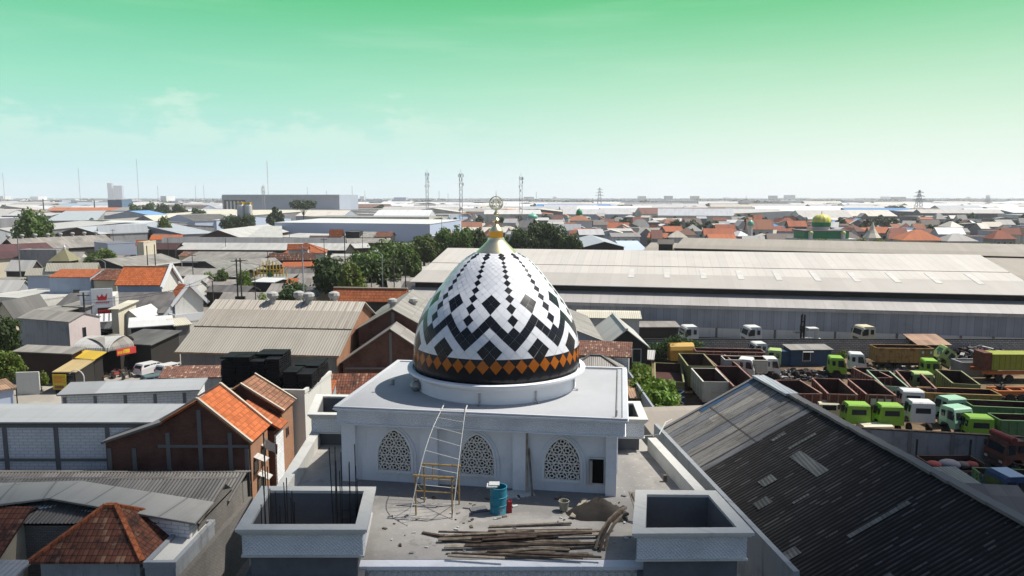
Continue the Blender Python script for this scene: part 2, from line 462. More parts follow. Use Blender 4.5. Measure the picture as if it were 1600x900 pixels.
def _terrace():
    b = NB('bare_concrete_terrace', .9, .2); c = (.40, .38, .35)
    big = b.noise(scale=.22, detail=7, rough=.65); mid = b.noise(scale=1.3, detail=6, rough=.7); fine = b.noise(scale=14, detail=3)
    col = b.mix(b.m('MULTIPLY', b.step(big, .42, .66), .65), c, k(c, .5))
    col = b.mix(b.m('MULTIPLY', b.step(mid, .5, .78), .5), col, k(c, 1.3))
    wet = b.m('MULTIPLY', b.step(b.m('ADD', b.y, b.m('ADD', b.m('MULTIPLY', b.x, .14), b.m('MULTIPLY', mid, 3.2))), -7.6, -6.4), b.step(b.m('ABSOLUTE', b.m('ADD', b.x, .3)), 8.6, 7.4))   # mortar slurry spilt along the hall wall
    col = b.mix(b.m('MULTIPLY', wet, .75), col, (.13, .128, .13))
    sp = b.noise(scale=2.6, detail=8, rough=.75); sq = b.noise(scale=.9, detail=8, rough=.8)
    col = b.mix(b.m('MULTIPLY', b.step(sp, .58, .64), .55), col, (.50, .49, .47))      # cement splashes
    col = b.mix(b.m('MULTIPLY', b.step(sq, .57, .63), .6), col, (.17, .16, .15))       # dried puddles
    col = b.mix(.22, col, b.mix(fine, k(c, .5), k(c, 1.4)))
    b.bump(b.m('ADD', fine, b.m('MULTIPLY', mid, 2.0)), .25, .02)
    return b.color(col).mat
M['terrace'] = _terrace()
M['alley_brick'] = m_bricks('pale_alley_brickwork', (.30, .285, .26), (.22, .205, .19), (.13, .12, .11), .26, .10, .5, .02)
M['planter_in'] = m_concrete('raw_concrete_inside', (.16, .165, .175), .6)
M['dark'] = m_plain('unlit_black', (.012, .012, .012), .9, .1)
M['lattice'] = m_plain('cream_lattice', (.80, .77, .71), .7, .3, 0, .05)
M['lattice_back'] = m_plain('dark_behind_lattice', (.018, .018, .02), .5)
M['iron'] = m_plain('black_rebar_iron', (.022, .02, .02), .7)
M['steel'] = m_plain('galvanised_steel', (.42, .43, .43), .4, .5, .6)
M['white_steel'] = m_rust('white_painted_steel', (.62, .62, .58), (.22, .12, .07), .12, 2)
M['scaffold'] = m_rust('yellow_brown_scaffold_paint', (.40, .27, .10), (.12, .06, .03), .4, 3)
M['drum_blue'] = m_rust('blue_drum_paint', (.03, .24, .33), (.35, .36, .35), .35, 1.5)
M['red_plastic'] = m_plain('red_plastic', (.42, .03, .035), .45)
M['bucket'] = m_plain('cement_stained_plastic', (.33, .31, .24), .7)
M['sand'] = m_concrete('dark_heap_sand', (.055, .048, .042), .7)
M['flat_metal'] = m_metalroof('dull_grey_metal_roof', (.37, .38, .385), (.22, .22, .22), .4, 0, 60, .4, length=.85, var=.05)
M['wood'] = m_plain('grey_weathered_wood', (.20, .165, .125), .85, .2, 0, .4, 3)
M['wood_dark'] = m_plain('dark_wet_wood', (.085, .06, .045), .85, .2, 0, .4, 3)
M['wood_pale'] = m_plain('pale_sawn_wood', (.36, .31, .24), .85, .2, 0, .25, 3)
M['paper'] = m_plain('pale_cement_bag', (.55, .56, .54), .8)
# roofs
M['beige_roof'] = m_metalroof('beige_ribbed_metal_roof', (.50, .465, .395), (.20, .17, .13), .30, .33, 1.35, .35, length=400, var=.05)
M['bigware_roof'] = m_metalroof('pale_warehouse_metal_roof', (.57, .535, .485), (.34, .30, .26), .26, 0, 1.5, .3, length=400, var=.05)
M['bigware_low'] = m_metalroof('grey_lean_to_metal_roof', (.42, .40, .375), (.22, .19, .17), .40, 0, 1.5, .28, length=400, var=.06)
M['brown_roof'] = m_metalroof('brown_grey_metal_roof', (.36, .315, .265), (.20, .16, .13), .3, 0, 1.5, .2, length=300, var=.05)
M['grey_corr'] = m_metalroof('dark_cement_sheet_roof', (.135, .128, .12), (.04, .037, .034), .6, .0, 1.0, .35, length=2.4, var=.25)
M['old_grey'] = m_metalroof('weathered_grey_sheet_roof', (.29, .27, .24), (.09, .08, .07), .65, .24, 1.0, .4, length=2.4, var=.18)
M['pale_grey'] = m_metalroof('pale_grey_sheet_roof', (.50, .49, .46), (.24, .22, .19), .4, .3, 1.0, .25, length=3.0, var=.08)
M['blue_grey'] = m_metalroof('blue_grey_metal_roof', (.42, .45, .48), (.28, .28, .28), .35, .28, 1.0, .35, length=4.5, var=.05)
M['white_roof'] = m_metalroof('white_metal_roof', (.66, .66, .65), (.45, .44, .41), .35, 0, 2.0, .15, length=200, var=.03)
M['cream_roof'] = m_metalroof('cream_sheet_roof', (.66, .62, .50), (.38, .33, .24), .3, .3, 1.0, .25, length=200, var=.05)
M['panel_roof'] = m_metalroof('pale_flat_panel_roof', (.35, .34, .315), (.12, .11, .10), .5, 0, 2.4, .55, length=2.6, var=.08)
M['maroon_roof'] = m_metalroof('maroon_metal_roof', (.115, .052, .05), (.055, .03, .03), .5, .4, 1.0, .3, length=300, var=.12)
M['green_roof'] = m_metalroof('olive_green_tiered_roof', (.23, .215, .12), (.12, .11, .07), .4, 0, 1, .1)
M['rust_roof'] = m_metalroof('rusty_sheet_roof', (.34, .21, .13), (.12, .06, .04), .6, .25, .8, .4, length=1.8, var=.3)
M['yellow_sheet'] = m_metalroof('yellow_sheet', (.62, .42, .05), (.30, .18, .05), .35, 0, 1, .2)
M['tan_sheet'] = m_metalroof('tan_fabric_canopy', (.46, .35, .17), (.2, .14, .08), .4, 0, 1, .2)
M['orange_tile'] = m_tile('orange_clay_tiles', (.42, .125, .05), (.16, .07, .035), .25, .26, .34)
M['new_tile'] = m_tile('new_orange_clay_tiles', (.47, .13, .045), (.30, .09, .03), .2, .30, .36)
M['old_tile'] = m_tile('sooty_brown_clay_tiles', (.20, .075, .045), (.028, .022, .02), .9, .26, .30, (.32, .17, .10))
M['brown_tile'] = m_tile('faded_brown_clay_tiles', (.30, .145, .085), (.06, .042, .034), .5, .32, .36)
M['mixed_tile'] = m_tile('patched_clay_tiles', (.24, .12, .085), (.045, .034, .03), .65, .24, .28, (.45, .30, .22))
M['ridge_cream'] = m_plain('cream_ridge_mortar', (.50, .44, .34), .85)
# walls
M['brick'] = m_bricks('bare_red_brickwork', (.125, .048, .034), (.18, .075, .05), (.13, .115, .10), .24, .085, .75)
M['brick_lit'] = m_bricks('painted_lit_brickwork', (.34, .15, .08), (.40, .20, .11), (.26, .22, .18), .24, .085, .45)  # brighter copy of the brick, sunlight put into its colour
M['block'] = m_bricks('white_aerated_block_wall', (.84, .84, .84), (.74, .75, .76), (.40, .40, .40), .62, .22, .25, .02)
M['rough_brick'] = m_bricks('pale_rough_block_wall', (.56, .53, .49), (.36, .34, .31), (.16, .15, .14), .55, .26, .5, .05)
M['conc_wall'] = m_plaster('stained_concrete_wall', (.30, .30, .31), (.07, .07, .07), .85, .3)
M['conc_frame'] = m_plaster('grey_concrete_frame', (.19, .185, .18), (.1, .1, .1), .5)
M['old_plaster'] = m_plaster('mouldy_grey_plaster', (.34, .36, .38), (.07, .075, .08), .9, .35)
M['pale_wall'] = m_plaster('off_white_wall', (.66, .65, .60), (.28, .26, .23), .5)
M['cream_wall'] = m_plaster('cream_wall', (.66, .60, .46), (.26, .22, .17), .6)
M['pink_wall'] = m_plaster('pale_pink_wall', (.70, .60, .57), (.35, .30, .28), .4)
M['blue_wall'] = m_plaster('pale_blue_wall', (.42, .50, .60), (.22, .25, .28), .45)
M['ice_wall'] = m_plain('pale_blue_cladding', (.50, .58, .72), .6, .3, 0, .04, .05)
M['corr_wall'] = m_metalroof('grey_corrugated_cladding', (.34, .36, .40), (.10, .10, .11), .5, .0, 1.1, .55, length=300, var=.12)
M['zinc_wall'] = m_metalroof('rusted_zinc_cladding', (.30, .30, .30), (.12, .09, .07), .6, .18, .8, .4, length=300, var=.15)
M['fact_wall'] = m_plain('pale_blue_grey_cladding', (.40, .45, .54), .6, .3, 0, .03, .05)
M['fact_white'] = m_plain('pale_grey_cladding', (.62, .63, .64), .6, .3, 0, .03, .05)
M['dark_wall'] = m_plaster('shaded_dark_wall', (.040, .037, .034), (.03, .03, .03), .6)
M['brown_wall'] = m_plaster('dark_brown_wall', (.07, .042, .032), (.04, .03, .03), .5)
M['window'] = m_glass('dark_window_glass')
M['frame_white'] = m_plain('white_window_frame', (.62, .62, .6), .6)
M['frame_dark'] = m_plain('dark_window_frame', (.08, .07, .06), .6)
M['black_plastic'] = m_plain('black_plastic_pallet', (.012, .012, .014), .7, .15, 0, .3, 2)
M['dark_green'] = m_plain('dark_green_door', (.03, .10, .10), .6)
# vehicles
M['lime'] = m_rust('lime_green_cab_paint', (.25, .46, .05), (.16, .12, .05), .25, 1.4, .45)
M['lime_pale'] = m_rust('faded_lime_cab_paint', (.40, .52, .18), (.28, .22, .12), .25, 1.4, .5)
M['mint'] = m_rust('mint_green_cab_paint', (.33, .55, .38), (.22, .2, .14), .18, 1.4, .5)
M['cab_white'] = m_rust('white_cab_paint', (.68, .68, .65), (.34, .25, .17), .28, 1.3, .45)
M['cab_cream'] = m_rust('cream_cab_paint', (.66, .60, .42), (.3, .2, .12), .2, 1.3, .5)
M['rail_rust'] = m_rust('worn_pinkish_top_rail', (.34, .19, .15), (.13, .05, .035), .5, 1.4, .7)
M['body_rust'] = m_rust('rusted_brown_steel', (.16, .055, .035), (.085, .028, .02), .55, .9, .75)
M['body_in'] = m_rust('rusted_inside_steel', (.075, .028, .022), (.04, .016, .013), .6, .7, .8)
M['body_olive'] = m_rust('olive_dump_body', (.25, .26, .12), (.13, .055, .03), .35, 1.0, .7)
M['body_green'] = m_rust('green_dump_body', (.14, .24, .10), (.13, .055, .03), .3, 1.0, .7)
M['body_white'] = m_rust('white_dump_body', (.58, .57, .50), (.25, .15, .09), .35, 1.0, .7)
M['body_mint'] = m_rust('pale_green_dump_body', (.28, .40, .27), (.17, .1, .06), .25, 1.0, .7)
M['body_ochre'] = m_rust('ochre_dump_body', (.38, .24, .08), (.15, .06, .03), .5, 1.1, .7)
M['body_lime'] = m_rust('yellow_green_tank_paint', (.30, .32, .04), (.16, .08, .03), .25, 1.1, .6)
M['body_orange'] = m_rust('orange_chassis_paint', (.44, .13, .03), (.15, .05, .02), .35, 1.1, .6)
M['body_yellow'] = m_rust('yellow_bin_paint', (.62, .38, .08), (.25, .1, .04), .25, 1.5, .6)
M['chassis'] = m_rust('oily_black_chassis', (.035, .03, .028), (.07, .035, .02), .5, 2, .7)
M['tyre'] = m_plain('dusty_tyre_rubber', (.045, .04, .036), .9, .2)
M['rim'] = m_rust('wheel_rim', (.25, .13, .10), (.1, .05, .03), .4, 3)
M['blue_paint'] = m_rust('blue_container_paint', (.03, .085, .17), (.10, .07, .05), .45, 1.0, .6)
M['blue_dark'] = m_rust('dark_blue_tailgate', (.02, .05, .13), (.06, .03, .02), .3, 1.0, .6)
M['car_white'] = m_plain('white_car_paint', (.72, .72, .72), .25, .5, 0, .03)
M['car_grey'] = m_plain('grey_blue_car_paint', (.16, .20, .24), .25, .5, .3, .05)
M['car_red'] = m_plain('dull_red_paint', (.38, .07, .06), .5)
M['lamp'] = m_plain('lamp_lens', (.65, .6, .5), .2)
M['scrap'] = m_rust('mixed_scrap_metal', (.07, .07, .075), (.10, .05, .03), .5, 2.5, .7)
M['scrap_pale'] = m_rust('pale_scrap_sheet', (.42, .42, .40), (.2, .13, .1), .4, 2.5, .7)
M['teal'] = m_plain('teal_plastic', (.02, .30, .24), .5)
M['cloth_red'] = m_plain('red_cloth', (.20, .045, .045), .9)
M['cloth_grey'] = m_plain('grey_cloth', (.2, .2, .23), .9)
M['banner_red'] = m_plain('red_banner', (.62, .06, .05), .6)
M['banner_yellow'] = m_plain('yellow_banner_print', (.75, .5, .04), .6)
M['sign_yellow'] = m_plain('yellow_sign_board', (.60, .46, .03), .6)
M['sign_white'] = m_plain('white_sign_board', (.74, .75, .76), .5, .3, 0, .02)
M['sign_red'] = m_plain('red_sign_paint', (.62, .03, .03), .5)
M['skin'] = m_plain('brown_skin', (.22, .11, .07), .6)
M['shirt'] = m_plain('white_shirt', (.62, .62, .62), .9)
M['trousers'] = m_plain('dark_trousers', (.04, .04, .06), .9)
# plants
M['leaf'] = m_leaf('tree_leaves', (.055, .100, .018), .55, (.15, .20, .04))
M['leaf_dark'] = m_leaf('dark_tree_leaves', (.030, .058, .015), .55, (.09, .14, .035))
M['leaf_light'] = m_leaf('yellow_green_leaves', (.085, .14, .018), .5, (.21, .25, .04))
M['leaf_lush'] = m_leaf('bright_broad_leaves', (.105, .20, .018), .45, (.26, .36, .05))
M['leaf_far'] = m_leaf('far_tree_leaves', (.035, .062, .025), .4)
M['creeper'] = m_leaf('creeper_leaves', (.030, .062, .012), .6)
M['bark'] = m_plain('tree_bark', (.11, .085, .06), .9, .1, 0, .3, 3)
M['pole'] = m_plain('concrete_pole', (.20, .195, .185), .85)
M['pole_dark'] = m_plain('dark_wood_pole', (.06, .052, .045), .85)
M['mast'] = m_plain('mast_steel', (.36, .37, .39), .5)
M['mast_red'] = m_plain('mast_red_steel', (.45, .2, .17), .5)
# far roofs
M['far_roof_grey'] = m_random('far_grey_roofs', [(.50, .48, .45), (.36, .35, .33), (.58, .57, .55), (.28, .27, .26), (.44, .46, .48), (.52, .48, .40)], .7, .35)
M['far_roof_white'] = m_random('far_white_roofs', [(.74, .74, .72), (.58, .56, .52), (.66, .67, .68), (.50, .50, .50), (.62, .58, .51)], .6, .35)
M['far_roof_red'] = m_random('far_red_tile_roofs', [(.40, .135, .07), (.30, .11, .07), (.46, .16, .075), (.24, .10, .07), (.36, .17, .11), (.2, .1, .08)], .85, .6)
M['far_roof_brown'] = m_random('far_brown_roofs', [(.17, .12, .10), (.22, .13, .10), (.12, .10, .095), (.2, .17, .15)], .85, .45)
M['far_roof_blue'] = m_random('far_blue_roofs', [(.18, .34, .56), (.28, .40, .52), (.12, .27, .5)], .6, .2)
M['far_wall'] = m_random('far_walls', [(.50, .49, .47), (.26, .26, .28), (.56, .52, .45), (.16, .16, .17), (.40, .45, .52), (.6, .62, .62)], .8, .65)
# green domes
M['dome_green'] = m_plain('sea_green_dome_paint', (.16, .45, .34), .4, .4, 0, .08)
M['dome_deep'] = m_plain('deep_green_paint', (.02, .25, .10), .5)
M['dome_yellow'] = m_plain('yellow_dome_paint', (.72, .62, .06), .4)
M['dome_lime'] = m_plain('pale_yellow_green_paint', (.62, .66, .25), .5)
# ground
def _ground():
    b = NB('dusty_town_ground', .95, .1)
    n = b.noise(scale=.05, detail=8, rough=.6); n2 = b.noise(scale=.6, detail=6, rough=.65)
    c = b.mix(b.step(n, .35, .65), (.20, .175, .14), (.29, .265, .225))
    return b.color(b.mix(b.m('MULTIPLY', b.step(n2, .45, .75), .5), c, (.12, .11, .085))).mat
M['ground'] = _ground()
def _yard():
    b = NB('oily_yard_earth', .95, .15)
    n = b.noise(scale=.18, detail=8, rough=.65); n2 = b.noise(scale=1.4, detail=6, rough=.7)
    c = b.mix(b.step(n, .40, .62), (.085, .06, .04), (.24, .17, .10))
    c = b.mix(b.step(n2, .55, .8), c, (.06, .05, .04))
    b.bump(n2, .4, .1)
    return b.color(c).mat
M['yard'] = _yard()
def _road():
    b = NB('dusty_street_concrete', .92, .15)
    n = b.noise(scale=.15, detail=8, rough=.65); n2 = b.noise(scale=1.0, detail=6, rough=.7)
    c = b.mix(b.step(n, .35, .65), (.30, .275, .235), (.40, .375, .33))
    return b.color(b.mix(b.m('MULTIPLY', b.step(n2, .5, .8), .6), c, (.17, .155, .135))).mat
M['road'] = _road()
# ------------------------------------------------------------------ the mosque in the middle
MO = Vector((-0.9, 42.0, 0))
mosque = thing('mosque', 'white mosque hall under a black and white zigzag tiled dome with gold finial', 'mosque', MO)
TW = Matrix.Translation(-MO)
_a = G(521, 637, 12.2); _b = G(981, 657, 12.2)
HA = math.atan2(_b.y - _a.y, _b.x - _a.x); HWID = (_b - _a).length; HDEP = 11.1
TH_ = TW @ Matrix.Translation((_a.x, _a.y, 0)) @ Matrix.Rotation(HA, 4, 'Z')
def hall_pt(px, py, yl=.75):
    """pixel -> (x, z) on the hall front plane"""
    d = Vector(ray(px, py)); n = Vector((-math.sin(HA), math.cos(HA), 0)); p0 = Vector((_a.x, _a.y, 0)) + n * yl
    t = (p0 - Vector((0, 0, H))).dot(n) / d.dot(n); q = Vector((0, 0, H)) + d * t
    e = Vector((math.cos(HA), math.sin(HA), 0)); return (q - Vector((_a.x, _a.y, 0))).dot(e), q.z
FZ = 8.1; ZT = 12.2; ZB = 11.36
claim((_a.x, _a.y), HA, -5, HWID + 5, -10, HDEP + 2)

# hall walls, pillars
m = MB(TH_); m.box(.75, HWID - .75, .75, HDEP - .75, FZ - .3, ZB + .05)
m.build('hall_wall', M['white_wall'], mosque)
for pa, pb in ((535, 556), (657, 684), (801, 821), (946, 963)):
    x0 = hall_pt(pa, 740, .45)[0]; x1 = hall_pt(pb, 740, .45)[0]
    MB(TH_).box(x0, x1, .45, .749, FZ, ZB + .03).build('pillar', M['white_wall'], mosque)
for y0 in (3.6, 6.8, HDEP - 1.1):
    MB(TH_).box(.45, .749, y0, y0 + .6, FZ, ZB + .03).build('pillar', M['white_wall'], mosque)
    MB(TH_).box(HWID - .749, HWID - .45, y0, y0 + .6, FZ, ZB + .03).build('pillar', M['white_wall'], mosque)
# roof slab with frieze and stepped cornice
m = MB(TH_); m.box(.12, HWID - .12, .12, HDEP - .12, ZB, ZT - .18)
m.build('frieze', M['frieze'], mosque)
m = MB(TH_)
m.box(.04, HWID - .04, .04, HDEP - .04, ZT - .179, ZT - .10); m.box(-.04, HWID + .04, -.04, HDEP + .04, ZT - .099, ZT - .03)
m.box(.07, HWID - .07, .07, HDEP - .07, ZB - .06, ZB - .002)
m.build('cornice', M['white_wall'], mosque)
roof = MB(TH_).box(0, HWID, 0, HDEP, ZT - .028, ZT).build('roof_slab', M['roof_grey'], mosque)
m = MB(TH_)   # low upstand round the slab
w = .26
for q in ((0, HWID, 0, w * .55), (0, w, w * .55 + .002, HDEP - w), (HWID - w, HWID, w * .55 + .002, HDEP - w), (0, HWID, HDEP - w + .002, HDEP)):
    m.box(*q, ZT + .003, ZT + .075)
m.build('roof_upstand', M['rim_grey'], roof)
m = MB(TH_); m.tube([(HWID - .55, .5, ZT + .06), (HWID - .55, HDEP - .6, ZT + .06), (HWID - 5.2, HDEP - .6, ZT + .06)], .035, 6)
m.tube([(HWID - .55, .5, ZT + .06), (HWID - .55, .5, ZT + .35)], .05, 6); m.build('roof_pipe', M['steel'], mosque)
# roof drain and vent on the slab
m = MB(TW); q = G(613, 601, ZT); m.lathe([(.13, 0), (.13, .28), (.17, .28), (.17, .34), (.0, .34)], 10, (q.x, q.y, ZT)); m.build('roof_vent', M['steel'], mosque, 'auto')
m = MB(TW); q = G(649, 611, ZT); m.ball((q.x, q.y, ZT + .3), .3, 12, 0, (1, 1, .9)); m.box(q.x - .12, q.x + .12, q.y + .1, q.y + .3, ZT, ZT + .7)
m.build('floodlight', M['steel'], mosque, 'auto')

# arched lattice windows
def arch(cx, z0, w, h, n=14):
    """pointed arch outline (x,z), bulging sides"""
    pts = [(cx - w / 2, z0), (cx + w / 2, z0)]
    sp = z0 + h * .30
    for i in range(n + 1):
        t = i / n
        pts.append((cx + w / 2 * math.cos(t * math.pi / 2) ** .85 if t < 1 else cx, sp + (h * .70) * (math.sin(t * math.pi / 2) ** 1.0 * .86 + .14 * t ** 3)))
    for i in range(n - 1, -1, -1):
        x, z = pts[2 + i]; pts.append((2 * cx - x, z))
    return pts
def inside(x, z, P):
    c = False; j = len(P) - 1
    for i in range(len(P)):
        if (P[i][1] > z) != (P[j][1] > z) and x < (P[j][0] - P[i][0]) * (z - P[i][1]) / (P[j][1] - P[i][1]) + P[i][0]: c = not c
        j = i
    return c
for cpx, base, wpx, top in ((617.5, 735, 52, 671), (746, 741, 53, 678), (878.5, 749, 57, 684)):
    x0, z0 = hall_pt(cpx, base); _, z1 = hall_pt(cpx, top); w = (hall_pt(cpx + wpx / 2, base)[0] - hall_pt(cpx - wpx / 2, base)[0])
    h = z1 - z0
    inn = arch(x0, z0, w, h); outl = arch(x0, z0 - .22, w + .55, h + .44); mid = arch(x0, z0 - .10, w + .22, h + .2)
    m = MB(TH_); n = len(inn)
    for A, B, ya, yb in ((outl, mid, .69, .69), (mid, inn, .62, .62)):
        for i in range(n):
            j = (i + 1) % n
            m.add([(A[i][0], ya, A[i][1]), (A[j][0], ya, A[j][1]), (B[j][0], yb, B[j][1]), (B[i][0], yb, B[i][1])], [(0, 1, 2, 3)])
            m.add([(A[i][0], ya, A[i][1]), (A[j][0], ya, A[j][1]), (A[j][0], .76, A[j][1]), (A[i][0], .76, A[i][1])], [(0, 3, 2, 1)])
            if B is inn: m.add([(B[i][0], ya, B[i][1]), (B[j][0], ya, B[j][1]), (B[j][0], .745, B[j][1]), (B[i][0], .745, B[i][1])], [(0, 1, 2, 3)])
    win = m.build('window', M['white_wall'], mosque, recalc=False)
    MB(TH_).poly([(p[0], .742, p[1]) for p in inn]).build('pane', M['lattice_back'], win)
    # cast lattice: rosettes on a diagonal grid, each a ring with ten spokes and an outer ring
    m = MB(TH_); s_ = w / 3.5; yy = .70; bw = .042
    def seg(a, b):
        if inside(*a, inn) and inside(*b, inn): m.bar((a[0], yy, a[1]), (b[0], yy, b[1]), bw * 1.25, .03, up=(0, 1, 0))
    r = 0
    for r in range(-1, 14):
        for c in range(-4, 5):
            cx = x0 + (c + (.5 if r % 2 else 0)) * s_; cz = z0 + .18 + r * s_ * .86
            for q in range(10):
                a0, a1 = 2 * math.pi * q / 10, 2 * math.pi * (q + 1) / 10
                P = lambda rr, a: (cx + rr * math.cos(a), cz + rr * math.sin(a))
                seg(P(s_ * .20, a0), P(s_ * .20, a1)); seg(P(s_ * .47, a0), P(s_ * .47, a1))
                if q % 2 == 0: seg(P(s_ * .20, a0), P(s_ * .5, a0))
    for i in range(n):
        a, b2 = inn[i], inn[(i + 1) % n]; m.bar((a[0], yy, a[1]), (b2[0], yy, b2[1]), .06, .06, up=(0, 1, 0))
    m.build('lattice', M['lattice'], win)
# small dark doorway with frame at the right
xa, zt = hall_pt(921, 716); xb, zb = hall_pt(943, 755)
d = MB(TH_).box(xa, xb, .70, .745, zb, zt).build('doorway', M['dark'], mosque)
m = MB(TH_); m.box(xa - .07, xa, .66, .748, zb - .07, zt + .07); m.box(xb, xb + .07, .66, .748, zb - .07, zt + .07); m.box(xa, xb, .66, .748, zt, zt + .07); m.box(xa, xb, .66, .748, zb - .07, zb)
m.build('frame', M['frame_white'], d)
MB(TH_).box(xa + .02, xa + .16, .40, .69, zb, zt - .05).build('shutter', M['steel'], d)

# drum
DC = Vector((-0.9, 42.05, 0))
m = MB(TW)
m.lathe([(4.60, ZT), (4.62, ZT + .05), (4.58, ZT + .10), (4.58, ZT + .62), (4.66, ZT + .64), (4.66, ZT + .72), (4.74, ZT + .78), (4.92, ZT + .86), (4.98, ZT + .94),
         (5.10, ZT + .97), (5.15, ZT + 1.02), (5.15, ZT + 1.13), (5.05, ZT + 1.16), (4.86, ZT + 1.15), (4.80, ZT + 1.0), (4.0, ZT + .98)], 96, DC)
drum = m.build('drum', M['drum_white'], mosque, 'auto')
for ang in (-100, -62, -20, 200, 130, 60):
    a = R(ang); cx, cy = DC.x + 4.66 * math.cos(a), DC.y + 4.66 * math.sin(a)
    m = MB(TW); m.tube([(cx, cy, ZT + .62), (cx, cy, ZT + .12), (cx + .25 * math.cos(a), cy + .25 * math.sin(a), ZT + .05)], .05, 6); m.build('downpipe', M['steel'], drum)

# dome: profile taken from its outline
sil = [(573, 126.5), (565, 129), (556, 130), (546, 129.6), (530, 128.2), (516, 125.8), (500, 121.3), (480, 113.2), (460, 98.6), (440, 82), (430, 75), (420, 66.5), (412, 59), (406, 52.5), (400, 44), (394, 33.5)]
prof = []
for py, hw in sil:
    q = PY(778, py, DC.y); dy = ray(778, py)[1]
    prof.append((hw / F * DC.y / dy * .994, q.z))
prof[0] = (prof[0][0], ZT + 1.0)
def catmull(P, n):
    o = []
    for i in range(len(P) - 1):
        p0 = P[max(i - 1, 0)]; p1 = P[i]; p2 = P[i + 1]; p3 = P[min(i + 2, len(P) - 1)]
        for j in range(n):
            t = j / n
            o.append(tuple(.5 * ((2 * p1[c]) + (-p0[c] + p2[c]) * t + (2 * p0[c] - 5 * p1[c] + 4 * p2[c] - p3[c]) * t * t + (-p0[c] + 3 * p1[c] - 3 * p2[c] + p3[c]) * t ** 3) for c in (0, 1)))
    o.append(P[-1]); return o
for _ in range(1):
    prof = [prof[0]] + [tuple((prof[i - 1][c] + 2 * prof[i][c] + prof[i + 1][c]) / 4 for c in (0, 1)) if 1 < i else prof[i] for i in range(1, len(prof) - 1)] + [prof[-1]]
fine = catmull(prof, 12)
# J grows with arc length / radius so the diamonds keep their shape up the dome
cum = [0.0]
for (r0, z0), (r1, z1) in zip(fine, fine[1:]): cum.append(cum[-1] + math.hypot(r1 - r0, z1 - z0) / ((r0 + r1) / 2))
def at_z(z): 
    for i in range(len(fine) - 1):
        if fine[i][1] <= z <= fine[i + 1][1]:
            t = (z - fine[i][1]) / (fine[i + 1][1] - fine[i][1]); return cum[i] + t * (cum[i + 1] - cum[i])
    return cum[-1]
# rows are pinned to the heights they have on the front of the dome
def front_py(c):
    i = min(max([q for q in range(len(cum)) if cum[q] <= c + 1e-9]), len(cum) - 2); t = (c - cum[i]) / max(cum[i + 1] - cum[i], 1e-9)
    r = fine[i][0] + t * (fine[i + 1][0] - fine[i][0]); z = fine[i][1] + t * (fine[i + 1][1] - fine[i][1])
    y = DC.y - r; f = y * CT - (z - H) * ST; return 450 - ((y * ST + (z - H) * CT) / f) * F
ROWS = [(0, 574.3), (2, 551), (4, 531.6), (6, 511.8), (7, 502), (8, 492.7), (9, 483), (11, 467.5), (13, 454.5), (15, 442.8), (17, 432.7), (19, 424.4), (21, 417.4), (23, 411.2), (25, 405.5)]
samp = [(front_py(cum[-1] * i / 600), cum[-1] * i / 600) for i in range(601)]
RJ = [(J, min(samp, key=lambda q: abs(q[0] - py))[1]) for J, py in ROWS]
RJ = [(RJ[0][0] - 8, RJ[0][1] - 4 * (RJ[1][1] - RJ[0][1]))] + RJ + [(RJ[-1][0] + 8, RJ[-1][1] + 4 * (RJ[-1][1] - RJ[-2][1]))]
C0 = RJ[1][1]; CJ = (RJ[2][1] - RJ[1][1]) / 2
def c_of(J):
    for (a, ca), (b, cb) in zip(RJ, RJ[1:]):
        if a <= J <= b: return ca + (cb - ca) * (J - a) / (b - a)
    return RJ[-1][1]
def surf(J):
    c = min(max(c_of(J), 0.0), cum[-1])
    lo = 0
    for i in range(len(cum) - 1):
        if cum[i] <= c <= cum[i + 1]:
            t = (c - cum[i]) / max(cum[i + 1] - cum[i], 1e-9)
            r = fine[i][0] + t * (fine[i + 1][0] - fine[i][0]); z = fine[i][1] + t * (fine[i + 1][1] - fine[i][1])
            dr, dz = fine[i + 1][0] - fine[i][0], fine[i + 1][1] - fine[i][1]; L = math.hypot(dr, dz)
            return r, z, dz / L, -dr / L
    return fine[-1][0], fine[-1][1], 0, 1
PHI0 = -3.3
def dome_pt(X, J, off):
    r, z, nr, nz_ = surf(J); a = R(-90 + PHI0 + X * 360 / 88)
    rr = r + nr * off
    return Vector((DC.x + rr * math.cos(a), DC.y + rr * math.sin(a), z + nz_ * off))
def dome_col(X, J):
    x = abs(((X + 4) % 8) - 4)
    if J < 0: return 1
    if J == 0: return 2
    if (x, J) in ((0, 1), (1, 2), (0, 3), (0, 7), (1, 6), (2, 5), (3, 4), (4, 3), (4, 5), (0, 9), (1, 10), (0, 11), (3, 26), (3, 28)): return 1
    if x == 4 and J >= 7: return 1
    return 0
dome = thing('dome', None, None); dome.parent = mosque
zj = surf(.95)[1]; lo_ = [q for q in fine if q[1] < zj]
MB(TW).lathe([(max(r - .012, .01), z) for r, z in fine if z >= lo_[-1][1]], 176, DC).build('dome_shell', M['grout'], dome, True)
MB(TW).lathe([(r - .012, z) for r, z in lo_], 176, DC).build('dome_skirt', M['grout_dark'], dome, True)
m = MB(TW); N = 3; rg = random.Random(3)
Jmin = int(-C0 / CJ) - 1
